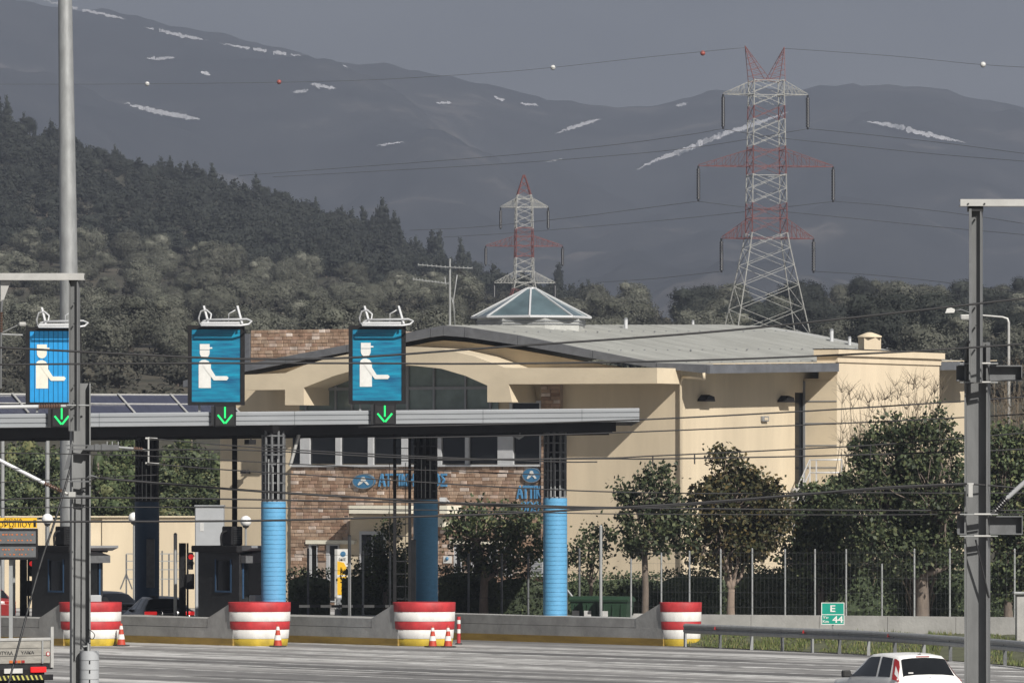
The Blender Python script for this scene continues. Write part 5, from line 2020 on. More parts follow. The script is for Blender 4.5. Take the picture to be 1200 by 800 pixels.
hedge(776, 850, 671, 256, 1.4, 46, 'rounded dark hedge left of the dense street tree')
hedge(848, 962, 668, 257, 1.4, 47, 'tall dark hedge behind the fence, left of the green sign')
hedge(960, 1075, 662, 258, 1.5, 48, 'tall dark hedge behind the fence, above the green sign')
hedge(1072, 1230, 664, 259, 1.5, 49, 'tall dark hedge behind the near steel mast')

# ---------------------------------------------------------------- concrete wall with mesh fence
wall = empty('retaining_wall', (0, 0, 0), 0, 'long low pale concrete wall behind the guard rail', 'wall')
def wall_seg(xa, xb, top_a, top_b, k):
    Ya, Yb = wall_y(xa), wall_y(xb)
    A, Bp = Vector((WX(xa, Ya), Ya, 0)), Vector((WX(xb, Yb), Yb, 0))
    d = (Bp - A).normalized(); nrm = Vector((-d.y, d.x, 0))
    A += d * .01; Bp -= d * .01
    q = MB()
    za, zb_ = WZ(top_a, Ya), WZ(top_b, Yb)
    vs = [A - nrm * .02 + Vector((0, 0, -.1)), Bp - nrm * .02 + Vector((0, 0, -.1)), Bp + nrm * .28 + Vector((0, 0, -.1)), A + nrm * .28 + Vector((0, 0, -.1)),
          A + Vector((0, 0, za)), Bp + Vector((0, 0, zb_)), Bp + nrm * .25 + Vector((0, 0, zb_)), A + nrm * .25 + Vector((0, 0, za))]
    q.add(vs, [(0, 3, 2, 1), (4, 5, 6, 7), (0, 1, 5, 4), (1, 2, 6, 5), (2, 3, 7, 6), (3, 0, 4, 7)])
    q.build('wall_panel', M['concrete_pale'], wall)
wx = [742, 800, 880, 960, 1040, 1120, 1205, 1300]
def wtop(px): return interp([(740, 718.5), (810, 719.5), (1000, 721), (1200, 723)], px)
for k, (a, b) in enumerate(zip(wx, wx[1:])):
    wall_seg(a, b, wtop(a), wtop(b), k)
fn = empty('mesh_fence', (0, 0, 0), 0, 'galvanised fence posts with thin wires on the pale concrete wall', 'fence')
fp = [(739.5, 655), (775, 648), (808, 646), (844.5, 644), (881.5, 643), (920, 644), (955, 644), (991.5, 644), (1033.5, 661), (1071.5, 643.5), (1113, 643.5), (1189, 643.5), (1226, 643)]
tops = []
for px, row in fp:
    Y = wall_y(px) + .12
    x = WX(px, Y)
    zb_, zt_ = WZ(wtop(px), Y) - .03, WZ(row, Y)
    if px < 760: zb_ = 0
    mb = MB(); mb.cyl((x, Y, zb_), (x, Y, zt_), .032, n=8); mb.cyl((x, Y, zt_ + .001), (x, Y, zt_ + .03), .036, .02, 8)
    mb.build('fence_post', M['galvanised'], fn)
    tops.append((x, Y, WZ(wtop(px), Y), WZ(645, Y)))
for fr_ in (.12, .35, .58, .8, .97):
    mb = MB()
    mb.tube([(x, Y - .04, lerp(a, b, fr_)) for x, Y, a, b in tops], .004, 4)
    mb.build('fence_wire', M['galvanised_dark'], fn, fix=False)
mb = MB()
for (x0, Y0, a0, b0_), (x1, Y1, a1, b1_) in zip(tops, tops[1:]):
    for k in range(1, 8):
        t = k / 8
        mb.bar((lerp(x0, x1, t), lerp(Y0, Y1, t) - .035, lerp(a0, a1, t) + .02), (lerp(x0, x1, t), lerp(Y0, Y1, t) - .035, lerp(b0_, b1_, t) - .05), .0025)
tag(mb.build('mesh_wires', M['galvanised_dark'], fn), kind='stuff')
# thinner fence on the left of the column, in front of the hedges
fl = empty('mesh_fence', (0, 0, 0), 0, 'dark thin fence posts in front of the hedges and brick wall', 'fence')
for px, row in ((361, 642), (425.5, 645), (457, 646), (549, 648), (588, 648), (619, 648), (679, 642), (664, 642)):
    Y = 244
    x = WX(px, Y)
    mb = MB(); mb.cyl((x, Y, 0), (x, Y, WZ(row, Y)), .04, n=8); mb.build('fence_post', M['galvanised_dark'] if px not in (457, 425.5) else M['galvanised'], fl)
for row in (650, 668, 700):
    mb = MB(); mb.bar((WX(345, 244), 243.95, WZ(row, 244)), (WX(680, 244), 243.95, WZ(row, 244)), .012); mb.build('fence_wire', M['dark_steel'], fl)
mb = MB(); mb.cyl(W(664, 690, 244.2), W(693, 728, 244.2) + Vector((0, 0, 0)), .04, n=8)
mb.build('brace', M['galvanised'], fl)
# kerb / parking edge behind the islands
mb = MB(); mb.bb(WX(330, 243), WX(775, 243), 242.6, 243.2, -.02, .62)
tag(mb.build('kerb', M['concrete']), 'low concrete edge in front of the hedges', kind='structure')
# square pillar at the picture edge
pl_ = empty('gate_pillar', (WX(1204, 213), 213, 0), 0, 'pale concrete pillar with a cap at the edge of the picture', 'pillar')
mb = MB(); mb.bev(-.36, .5, -.3, .3, -.1, WZ(696, 213), .02); mb.build('shaft', M['concrete_pale'], pl_)
mb = MB(); mb.bev(-.46, .6, -.4, .4, WZ(696, 213) + .003, WZ(693, 213), .02); mb.build('cap', M['galvanised'], pl_)

# ---------------------------------------------------------------- guard rail
gr = empty('guard_rail', (0, 0, 0), 0, 'long curved steel guard rail along the edge of the road', 'guard rail')
gpts = []
for px, Y in GR:
    gpts.append(Vector((WX(px, Y), Y, 0)))
gc = catmull(gpts, 5)
prof = [(0, .44), (-.05, .46), (-.08, .50), (-.08, .55), (-.02, .59), (-.02, .61), (-.08, .65), (-.08, .70), (-.05, .74), (0, .76)]
cuts = [0, 10, 20, 30, 40, 50, 60, len(gc) - 1]
for a, b in zip(cuts, cuts[1:]):
    if b <= a or a >= len(gc) - 1: continue
    b = min(b, len(gc) - 1)
    q = MB(); vs = []
    for i in range(a, b + 1):
        d = (gc[min(i + 1, len(gc) - 1)] - gc[max(i - 1, 0)]).normalized()
        nrm = Vector((-d.y, d.x, 0))
        for off, z in prof:
            vs.append(gc[i] + nrm * off * 1.0 + Vector((0, 0, z)))
        for off, z in reversed(prof):
            vs.append(gc[i] + nrm * (off + .012) + Vector((0, 0, z)))
    k = len(prof) * 2
    fs = []
    for i in range(b - a):
        for j in range(k):
            fs.append((i * k + j, i * k + (j + 1) % k, (i + 1) * k + (j + 1) % k, (i + 1) * k + j))
    q.add(vs, fs); q.build('rail_beam', M['galvanised_dark'] if False else M['galvanised'], gr)
for i, (px, Y) in enumerate(GR):
    x = WX(px, Y)
    q = MB(); q.bb(x - .05, x + .05, Y + .03, Y + .14, -.05, .70); q.bb(x - .05, x + .05, Y + .012, Y + .03, .50, .70)
    q.build('rail_post', M['galvanised_dark'] if i % 2 else M['galvanised'], gr)
for px in (839, 942.5, 1042, 1150):
    Y = interp(GR, px); x = WX(px, Y)
    q = MB(); q.prism([(x - .07, .60), (x + .07, .60), (x + .05, .70), (x - .05, .70)], 'y', Y - .13, Y - .082); q.build('reflector', M['lamp_red_off'], gr)

# ---------------------------------------------------------------- kilometre sign
Y = 218.5
s = Y / F
ks = empty('kilometre_sign', (WX(976, Y), Y, .2), 0, 'small green kilometre sign with white E and 44 behind the guard rail', 'sign')
w, h = 27 * s, 26 * s
z0 = WZ(731.5, Y) - .2
mb = MB(); mb.cyl((0, .06, 0), (0, .06, z0 + h * .8), .03, n=8); mb.build('post', M['galvanised'], ks)
mb = MB(); mb.bb(-w / 2, w / 2, 0, .02, z0, z0 + h); mb.build('panel', M['sign_green'], ks)
mb = MB()
e = .022
for a, b, c, d in ((-w / 2, w / 2, z0 + h - e, z0 + h), (-w / 2, w / 2, z0, z0 + e), (-w / 2, -w / 2 + e, z0 + e, z0 + h - e), (w / 2 - e, w / 2, z0 + e, z0 + h - e), (-w / 2 + e, w / 2 - e, z0 + h * .44, z0 + h * .44 + e)):
    mb.bb(a, b, -.004, -.001, c, d)
mb.build('border', M['white_paint'], ks)
mb = MB(); lettering(mb, 'E', (0, -.006, z0 + h * .58), h * .30, w * .22, .008, .02, 'CENTER'); mb.build('lettering', M['white_paint'], ks)
mb = MB(); lettering(mb, '44', (w * .44, -.006, z0 + h * .09), h * .30, w * .46, .008, .02, 'RIGHT'); mb.build('lettering', M['white_paint'], ks)
mb = MB(); lettering(mb, 'Χμ', (-w * .44, -.006, z0 + h * .27), h * .12, w * .24, .008, .02); mb.build('lettering', M['white_paint'], ks)
mb = MB(); lettering(mb, 'Km', (-w * .44, -.006, z0 + h * .09), h * .12, w * .26, .008, .02); mb.build('lettering', M['white_paint'], ks)

# ---------------------------------------------------------------- wheelie bins
def bin_(px, Y, w, h, label, rot):
    root = empty('wheelie_bin', (WX(px, Y), Y, 0), rot, label, 'bin', 'green bins behind the toll island')
    q = MB()
    vs = []
    for z, k in ((.16, .82), (h * .86, 1.0)):
        for x, y in ((-1, -1), (1, -1), (1, 1), (-1, 1)):
            vs.append((x * w / 2 * k, y * w * .40 * k, z))
    q.add(vs, [(0, 3, 2, 1), (4, 5, 6, 7), (0, 1, 5, 4), (1, 2, 6, 5), (2, 3, 7, 6), (3, 0, 4, 7)])
    for x in (-.3, 0, .3):
        q.bb(x * w - .02, x * w + .02, -w * .40 - .03, -w * .36, .3, h * .8)
    q.build('body', M['bin_green'], root)
    q = MB(); q.prism([(-w * .45, h * .862), (w * .45, h * .862), (w * .46, h * .92), (w * .2, h), (-w * .3, h), (-w * .47, h * .92)], 'x', -w / 2 - .05, w / 2 + .05); q.build('lid', M['bin_green'], root)
    for x in (-1, 1):
        for y in (-1, 1):
            q = MB(); q.cyl((x * w * .34 - .03, y * w * .26, .09), (x * w * .34 + .03, y * w * .26, .09), .09, n=10); q.build('wheel', M['rubber'], root)
    q = MB(); q.bb(-w * .42, -w * .16, -w * .40 - .04, -w * .40 - .031, h * .36, h * .62); q.build('label_sheet', M['plate_white'], root)
bin_(722, 240, 1.05, 1.34, 'green wheelie bin with sloped lid, outermost of the bins and nearest the tall thin post', -.3)
bin_(702, 240.6, 1.0, 1.34, 'green wheelie bin in the middle of the bins, half hidden', -.3)
bin_(688, 241.4, 1.0, 1.32, 'dark green wheelie bin next to the sunlit column', -.3)

# ---------------------------------------------------------------- thin posts, globe lamps, cabinet
def post(px, Y, row_top, r, m, label, row_bot=None, extras=None):
    o = empty('steel_post', (WX(px, Y), Y, 0), 0, label, 'post')
    q = MB(); z1 = WZ(row_top, Y)
    q.cyl((0, 0, 0), (0, 0, z1), r, n=10); q.build('shaft', M[m], o)
    q = MB(); q.cyl((0, 0, z1 + .001), (0, 0, z1 + .06), r * 1.15, r * .5, 10); q.build('cap', M[m], o)
    q = MB(); q.bb(-r * 2.2, r * 2.2, -r * 2.2, r * 2.2, 0, .03); q.build('foot_plate', M['galvanised_dark'], o)
post(409.5, 231, 628, .055, 'galvanised', 'tall thin grey post standing in front of the orange banner')
post(704, 231, 617, .055, 'galvanised', 'tall thin grey post standing in front of the green bins')
post(205.5, 229, 626, .06, 'galvanised', 'tall thin grey post standing beside the red traffic light')
post(16, 229, 623, .06, 'galvanised', 'tall thin grey post in front of the message board')
post(3, 262, 516, .075, 'galvanised', 'grey post rising behind the canopy at the edge of the picture')
post(55.5, 262, 516, .085, 'galvanised', 'grey post rising behind the canopy beside the tall lamp pole')
post(930.5, 262, 605, .05, 'pale_steel', 'thin pale post among the street trees')
post(1142.5, 262, 650, .05, 'pale_steel', 'thin pale post behind the near steel mast')

def globe_lamp(px, row, Y, label, r=6.6):
    s = Y / F
    z = WZ(row, Y)
    o = empty('globe_lamp', (WX(px, Y), Y, 0), 0, label, 'street lamp', 'white globe lamps behind the booths')
    q = MB(); q.cyl((0, 0, 0), (0, 0, z - r * s * .9), .04, n=8); q.build('post', M['galvanised'], o)
    q = MB(); q.lathe((0, 0, z - r * s * 1.15), [(.09, 0), (.12, .06), (.12, .10)], 12); q.build('collar', M['dark_steel'], o)
    q = MB(); q.sphere((0, 0, z), r * s, 18, 12); q.build('globe', M['globe'], o)
globe_lamp(55.5, 608, 250, 'white globe lamp behind the booth beside the yellow sign')
globe_lamp(157, 606.5, 251, 'white globe lamp half hidden by the near-black column')
globe_lamp(288, 610.5, 250.5, 'white globe lamp beside the grey cabinet')

# big grey cabinet above the second booth
Y = 251
cb = empty('equipment_cabinet', (WX(246, Y), Y, 0), 0, 'large pale grey equipment cabinet standing behind the booth', 'cabinet')
s = Y / F
mb = MB(); mb.bev(-17 * s, 16.5 * s, -.4, .5, 0, WZ(593.5, Y), .03); mb.build('case', M['cabinet_grey'], cb)
mb = MB(); mb.bev(-18 * s, 17.5 * s, -.46, .55, WZ(593.5, Y) + .003, WZ(591.5, Y), .02); mb.build('roof', M['frame_grey'], cb)
mb = MB(); mb.bb(-11 * s, -6.5 * s, -.415, -.402, WZ(622, Y), WZ(612, Y)); mb.build('notice', M['plate_white'], cb)

# metal gate / railing behind the black column
gt = empty('railing', (WX(170, 262), 262, 0), 0, 'thin grey railings in front of the low cream wall behind the cars', 'railing')
s = 262 / F
for x, r0 in ((-22, 649), (-4, 649), (20, 645), (28, 648), (44, 648)):
    mb = MB(); mb.bar((x * s, 0, 0), (x * s, 0, WZ(r0, 262)), .06); mb.build('upright', M['galvanised_dark'], gt)
for row, m in ((648.5, 'galvanised'), (657, 'galvanised'), (667, 'galvanised'), (678, 'galvanised')):
    for xa, xb in ((-22, -4), (17, 44)):
        mb = MB(); mb.bar((xa * s, -.02, WZ(row, 262)), (xb * s, -.02, WZ(row, 262)), .035); mb.build('bar', M[m], gt)
for dx in (-7, 7):
    mb = MB(); mb.bar((-22 * s, -.03, WZ(672, 262)), ((-22 + dx) * s, -.03, WZ(690, 262)), .05); mb.build('stay', M['galvanised_dark'], gt)
# outside steel stair between column and booth 2
es = empty('steel_stair', (WX(238, 256), 256, 0), 0, 'pale steel stair with handrail half hidden behind the booth and traffic light', 'stair')
s = 256 / F
for dz in (0, 10):
    mb = MB(); mb.bar((-6 * s, 0, WZ(655 + dz, 256)), (8 * s, 0, WZ(676 + dz, 256)), .06); mb.build('handrail', M['pipe_white'], es)
mb = MB(); mb.bar((-6 * s, .05, WZ(680, 256)), (10 * s, .05, WZ(700, 256)), .16); mb.build('stringer', M['pipe_white'], es)
for x in (-6, 1, 7):
    mb = MB(); mb.bar((x * s, .02, 0), (x * s, .02, WZ(655 + (x + 6) * 1.5, 256)), .05); mb.build('upright', M['pipe_white'], es)

# banner by the door
Y = 252
bn = empty('banner', (WX(401, Y), Y, 0), 0, 'tall white and orange roll-up banner beside the building door', 'banner')
s = Y / F
z0, z1 = WZ(700, Y), WZ(643, Y)
mb = MB(); mb.bb(-6.4 * s, 6.4 * s, 0, .03, z0, z1); mb.build('sheet', M['sign_white'], bn)
zb_, zc_ = lerp(z0, z1, .06), lerp(z0, z1, .60)
mb = MB(); mb.prism([(-6 * s, zb_), (5.6 * s, zb_), (5.6 * s, zc_), (2 * s, zc_ + .22), (-6 * s, zc_ + .28)], 'y', -.012, -.002); mb.build('orange_print', M['sign_yellow'], bn)
mb = MB(); mb.prism([(-6 * s, lerp(z0, z1, .42)), (3 * s, lerp(z0, z1, .44)), (5 * s, lerp(z0, z1, .47)), (-6 * s, lerp(z0, z1, .47))], 'y', -.02, -.013); mb.build('white_curve', M['sign_white'], bn)
mb = MB(); mb.prism([(3.2 * s * cos(2 * pi * k / 16) + 1 * s, lerp(z0, z1, .90) + 3.2 * s * sin(2 * pi * k / 16)) for k in range(16)], 'y', -.014, -.002); mb.build('emblem', M['logo_blue'], bn)
mb = MB(); lettering(mb, 'ΟΔΟΣ', (0, -.008, lerp(z0, z1, .76)), .10, 8 * s, .01, .02, 'CENTER'); mb.build('lettering', M['black_steel'], bn)
mb = MB(); mb.bev(-6.8 * s, 6.8 * s, -.06, .1, 0, z0 - .003, .02); mb.build('base', M['frame_grey'], bn)
mb = MB(); mb.bar((-7.2 * s, .02, 0), (-7.2 * s, .02, z1), .10); mb.build('pole', M['pale_steel'], bn)
mb = MB()
mb.lathe((0, 0, 0), [(.16, 0), (.20, .28), (.23, .34), (.21, .36)], 14)
pt = tag(mb.build('flower_pot', M['insulator_brown']), 'terracotta pot at the foot of the roll-up banner', 'pot')
pt.location = (WX(401, 249), 249, 0)

# ---------------------------------------------------------------- message board and name sign
Y = 221.0
s = Y / F
vb = empty('message_board', (WX(0, Y), Y, 0), 0, 'dark message board with amber lamps under a yellow place-name sign', 'sign')
mb = MB(); mb.bev(-60 * s, 44 * s, 0, .22, WZ(655.5, Y), WZ(619, Y), .02); mb.build('case', M['black_steel'], vb)
for r0, r1 in ((622, 636.5), (640, 652.5)):
    mb = MB(); mb.bb(-58 * s, 42 * s, -.02, -.003, WZ(r1, Y), WZ(r0, Y)); bd = mb.build('display', M['board_grey'], vb)
    rg = random.Random(int(r0))
    for rr in (lerp(r0, r1, .28), lerp(r0, r1, .74)):
        mb = MB()
        x = -55.0
        while x < 38:
            if rg.random() < .72:
                ww = rg.uniform(1.0, 2.6)
                mb.bb(x * s, (x + ww) * s, -.03, -.022, WZ(rr + .7, Y), WZ(rr - .7, Y)); x += ww
            x += rg.uniform(1.2, 3.6)
        mb.build('lamp_row', M['led_amber'], bd)
mb = MB(); mb.bb(-60 * s, 43 * s, .0, .15, WZ(618.3, Y), WZ(606.5, Y)); yp = mb.build('name_panel', M['sign_yellow'], vb)
mb = MB(); mb.bb(39.3 * s, 42.2 * s, -.012, -.002, WZ(617, Y), WZ(609, Y)); mb.build('border', M['black_steel'], yp)
mb = MB(); lettering(mb, 'ΟΡΩΠΙΟΥ', (37.5 * s, -.006, WZ(617.2, Y)), 6.0 * s, 39 * s, .01, .0, 'RIGHT'); mb.build('lettering', M['black_steel'], yp)
mb = MB(); lettering(mb, 'ΔΙΟΔΙΑ', (26 * s, -.006, WZ(609.8, Y)), 2.6 * s, 22 * s, .01, .0, 'RIGHT'); mb.build('lettering', M['black_steel'], yp)
for x in (-50, -2, 12):
    mb = MB(); mb.bar((x * s, .3, 0), (x * s, .3, WZ(607, Y)), .12); mb.build('post', M['galvanised'], vb)

# ---------------------------------------------------------------- traffic lights
def traffic_light(px, Y, row_red, label, group=None, flip=1):
    s = Y / F
    o = empty('traffic_light', (WX(px, Y), Y, 0), 0, label, 'traffic light')
    zr = WZ(row_red, Y)
    q = MB(); q.bb(-3.8 * s, -1.6 * s, -.02, .07, 0, WZ(row_red - 16, Y)); q.build('pole', M['black_steel'], o)
    q = MB(); q.bev(-1.5 * s, 3.6 * s, -.02, .2, zr - 15 * s, zr + 5 * s, .02); hd = q.build('head', M['black_steel'], o)
    for k in range(2):
        z = zr - k * 8.5 * s
        q = MB(); q.cyl((1.4 * s, -.03, z), (1.4 * s, -.021, z), .088, n=16); q.build('lens', M['lamp_red'] if k == 0 else M['soffit'], hd)
        q = MB()
        vs = []
        for rr, y in ((.10, -.022), (.10, -.18), (.115, -.18), (.115, -.022)):
            for i in range(9):
                t = pi * i / 8
                vs.append((1.4 * s + rr * cos(t), y, z + rr * sin(t)))
        fs = []
        for j in range(4):
            for i in range(8):
                fs.append((j * 9 + i, j * 9 + i + 1, ((j + 1) % 4) * 9 + i + 1, ((j + 1) % 4) * 9 + i))
        q.add(vs, fs); q.build('hood', M['black_steel'], hd)
    q = MB(); q.bev(-4.5 * s, 5 * s, -.05, .18, zr - 38 * s, zr - 20 * s, .03); q.build('control_box', M['black_steel'], o)
    q = MB(); q.bb(-13 * s, -5 * s, .1, .3, 0, zr + 16 * s); q.build('backing_panel', M['black_steel'], o)
traffic_light(222.5, 229.2, 652, 'black traffic light showing red beside the toll booth')
traffic_light(36, 229.2, 660, 'black traffic light under the message board')

# ---------------------------------------------------------------- cars
def car(name, label, loc, rz, L, Wd, stations, paint, cat, tail_x=.0, hatch=True, group=None):
    """stations along the length from the tail (x=0) forward: (x, z_low, z_belt, z_roof, half width, half roof width)"""
    root = empty(name, loc, rz, label, cat, group)
    xs = [s[0] for s in stations]
    def at(x):
        return [interp([(s[0], s[k]) for s in stations], x) for k in range(1, 6)]
    def section(x):
        zl, zb, zr, w, wr = at(x)
        return [(w * .80, zl), (w * .955, zl + .05), (w, lerp(zl, zb, .45)), (w * .985, lerp(zl, zb, .8)), (w * .95, zb),
                (lerp(w * .95, wr, .5), lerp(zb, zr - .05, .52)), (wr, zr - .06), (wr * .90, zr - .012), (wr * .5, zr + .012), (0, zr + .02)]
    samples = []
    for a, b in zip(xs, xs[1:]):
        k = 3
        samples += [lerp(a, b, i / k) for i in range(k)]
    samples.append(xs[-1])
    NS = 10
    vs, fs = [], []
    for x in samples:
        sec = section(x)
        for y, z in sec: vs.append((x, y, z))
        for y, z in reversed(sec[:-1]): vs.append((x, -y, z))
    R = NS * 2 - 1
    for i in range(len(samples) - 1):
        for k in range(R - 1):
            fs.append((i * R + k, i * R + k + 1, (i + 1) * R + k + 1, (i + 1) * R + k))
        fs.append((i * R + R - 1, i * R, (i + 1) * R, (i + 1) * R + R - 1))
    q = MB(); q.add(vs, fs, 0, True)
    q.add([vs[k] for k in range(R)], [tuple(range(R))], 0, False)
    q.add([vs[-R + k] for k in range(R)], [tuple(range(R))], 0, False)
    body = q.build('body', M[paint], root)
    def surf(x, t, side, e=.006):
        """a point on the shell: t runs 0..9 over the half section"""
        sec = section(x)
        t = min(max(t, 0), NS - 1 - 1e-6)
        k = int(t); f = t - k
        y, z = lerp(sec[k][0], sec[k + 1][0], f), lerp(sec[k][1], sec[k + 1][1], f)
        dy, dz = sec[k + 1][0] - sec[k][0], sec[k + 1][1] - sec[k][1]
        l = max(1e-5, sqrt(dy * dy + dz * dz))
        ny, nz = dz / l, -dy / l
        if t > 6.5 and nz < 0: ny, nz = -ny, -nz
        h = .02
        s2 = section(x + h); z2 = lerp(s2[k][1], s2[k + 1][1], f)
        sl = (z2 - z) / h if t > 6 else 0
        nx = -sl * max(0, nz)
        n_ = Vector((nx, ny * side, nz)); n_.normalize()
        return Vector((x, y * side, z)) + n_ * e
    def patch(name, m, quad_fn, nu=4, nv=3, parent=None):
        q = MB(); vs = []
        for i in range(nu + 1):
            for j in range(nv + 1):
                vs.append(quad_fn(i / nu, j / nv))
        q.add(vs, [(i * (nv + 1) + j, (i + 1) * (nv + 1) + j, (i + 1) * (nv + 1) + j + 1, i * (nv + 1) + j + 1) for i in range(nu) for j in range(nv)], 0, True)
        return q.build(name, M[m], parent or root)
    return root, surf, patch, section, at

def wheel(root, x, y, r, side):
    q = MB(); q.cyl((x, y - .10, r), (x, y + .10, r), r, n=20)
    w = q.build('wheel', M['rubber'], root)
    q = MB(); q.cyl((x, y + side * .101, r), (x, y + side * .112, r), r * .64, n=16); q.build('rim', M['rim_metal'], w)

def common(root, surf, patch, L, Wd, r, wb, tail, rear_glass, sides, lights, plate_z):
    for x in wb:
        for s in (1, -1):
            wheel(root, x, s * (Wd / 2 - .13), r, s)
            q = MB(); q.cyl((x, s * (Wd / 2 - .26), r), (x, s * (Wd / 2 + .004), r), r * 1.13, n=20); q.build('wheel_arch', M['rubber'], root)
    (ga, gb, ta) = rear_glass
    def rg(u, v):
        x = lerp(ga, gb, u)
        t = lerp(ta, 18 - ta, v)
        return surf(x, t, 1, .008) if t <= 9 else surf(x, 18 - t, -1, .008)
    patch('rear_window', 'glass_dark', rg, 4, 10)
    for (xa0, xa1, xb0, xb1) in sides:
        for s in (1, -1):
            def sg(u, v, s=s):
                xl, xu = lerp(xa0, xa1, u), lerp(xb0, xb1, u)
                return surf(lerp(xl, xu, v), lerp(4.15, 5.95, v), s, .007)
            patch('side_window', 'glass_dark', sg, 4, 4)

# white three-door hatchback, near right, seen from behind
ST_H = [(0.0, .30, .72, .78, .72, .60), (.05, .26, .86, .93, .79, .66), (.16, .24, .93, 1.03, .82, .66), (.48, .22, .95, 1.40, .84, .56), (.62, .20, .95, 1.455, .845, .57),
        (1.3, .19, .94, 1.495, .85, .59), (2.0, .19, .93, 1.47, .85, .58), (2.35, .19, .93, 1.36, .85, .57), (3.0, .19, .92, .98, .84, .66), (3.6, .20, .84, .88, .80, .64), (3.92, .24, .66, .70, .70, .55), (4.02, .34, .50, .52, .60, .45)]
Yc = 151.5
hd = Vector((-.36, .933, 0))
tailp = Vector((WX(1092, Yc), Yc, 0))
rz = atan2(hd.y, hd.x)
c, surf, patch, section, at = car('hatchback_car', 'white three-door hatchback with dark rear window on the road beside the near steel mast', tailp, rz, 4.02, 1.69, ST_H, 'car_white', 'car')
common(c, surf, patch, 4.02, 1.69, .30, (.72, 3.2), 0, (.155, .47, 6.55), [(1.25, 2.75, 1.42, 2.10), (.52, 1.15, .78, 1.32)], None, .5)
for s in (1, -1):
    def lf(u, v, s=s):
        return surf(lerp(.03, .37, v) + u * .34, lerp(3.95, 5.95, v), s, .012)
    lp = patch('tail_light', 'lamp_red_off', lf, 3, 5)
    def lf2(u, v, s=s):
        return surf(lerp(.14, .26, v) + u * .22 + .02, lerp(4.7, 5.35, v), s, .018)
    patch('clear_lens', 'lamp_clear', lf2, 2, 2, lp)
q = MB(); q.tube([(.66, 0, 1.46), (.60, 0, 1.56), (.50, 0, 1.68)], .008, 5); q.box((.67, 0, 1.475), (.08, .05, .03)); q.build('aerial', M['rubber'], c)
q = MB(); q.bev(.475, .50, -.16, .16, 1.425, 1.445, .006); q.build('brake_light', M['lamp_red_off'], c)
q = MB(); q.lathe((0, 0, 0), [(.045, 0), (.05, .006), (.03, .012)], 14)
em = q.build('emblem', M['rim_metal'], c); em.location = (.075, 0, .945); em.rotation_euler = (0, radians(-65), 0)
q = MB(); q.bb(-.012, -.002, -.26, .26, .52, .63); q.build('number_plate', M['plate_white'], c)
for s in (1, -1):
    q = MB(); q.bar((2.55, s * .80, .98), (2.60, s * .95, 1.0), .05); q.bev(2.52, 2.66, s * .93 - .10, s * .93 + .10, .93, 1.09, .03)
    q.build('wing_mirror', M['rubber'], c)
    q = MB(); q.bev(1.22, 1.40, s * .855 - .01, s * .855 + .012, .76, .80, .004); q.build('door_handle', M['car_white'], c)
q = MB(); q.bb(-.006, .14, -.70, .70, .22, .36); q.build('bumper_trim', M['rubber'], c)
q = MB(); q.bb(.155, .165, .38, .50, 1.07, 1.10); q.build('sticker', M['plate_white'], c)

# dark cars waiting in the lane behind the island
ST_S = [(0.0, .32, .80, .84, .80, .64), (.06, .26, .96, 1.00, .88, .72), (.25, .22, 1.00, 1.06, .90, .70), (.75, .20, 1.00, 1.36, .91, .60), (1.2, .19, .99, 1.44, .92, .60),
        (2.0, .19, .97, 1.45, .92, .60), (2.6, .19, .96, 1.33, .92, .60), (3.3, .19, .95, 1.02, .91, .70), (4.1, .20, .88, .92, .88, .68), (4.45, .26, .70, .74, .78, .58), (4.55, .36, .52, .55, .66, .5)]
def dark_car(px, Y, hx, label, paint, lit):
    hd = Vector((hx, sqrt(1 - hx * hx), 0))
    c, surf, patch, section, at = car('saloon_car', label, (WX(px, Y), Y, 0), atan2(hd.y, hd.x), 4.55, 1.84, ST_S, paint, 'car')
    common(c, surf, patch, 4.55, 1.84, .33, (.85, 3.6), 0, (.26, .74, 6.5), [(1.65, 3.05, 1.75, 2.45), (.85, 1.55, 1.1, 1.66)], None, .6)
    for s in (1, -1):
        q = MB()
        y0, y1 = s * .44, s * .86
        q.bev(-.004, .10, min(y0, y1), max(y0, y1), .84, .965, .02); q.build('tail_light', M['lamp_red'] if lit else M['lamp_red_off'], c)
        q = MB(); q.bar((2.9, s * .86, 1.0), (2.92, s * 1.0, 1.02), .05); q.bev(2.85, 2.97, s * .98 - .1, s * .98 + .1, .97, 1.12, .03); q.build('wing_mirror', M[paint], c)
    q = MB(); q.bev(-.012, .03, -.43, .43, .875, .90, .008); q.build('chrome_strip', M['pale_steel'], c)
    q = MB(); q.bb(-.02, -.006, -.27, .27, .70, .82); q.build('number_plate', M['plate_white'], c)
    return c
dark_car(199, 231.5, -.25, 'black saloon car with glowing red tail lights beside the red traffic light', 'car_black', True)
dark_car(147, 243, -.55, 'black car half hidden behind the striped nose, ahead of the car with glowing tail lights', 'car_black', False)
dark_car(-8, 252, -.3, 'dark red car half hidden at the edge of the picture under the message board', 'car_red', False)
c = dark_car(838, 268, -.9, 'silver car parked behind the hedge under the dense street tree', 'car_silver', False)

# flat-bed truck at the lower left
Yt = 158.0
s = Yt / F
hd = Vector((-.6, .8, 0))
tk = empty('flatbed_truck', (WX(62, Yt), Yt, 0), atan2(hd.y, hd.x), 'pale dirty flat-bed truck with striped bumper driving off beside the grey mast', 'truck')
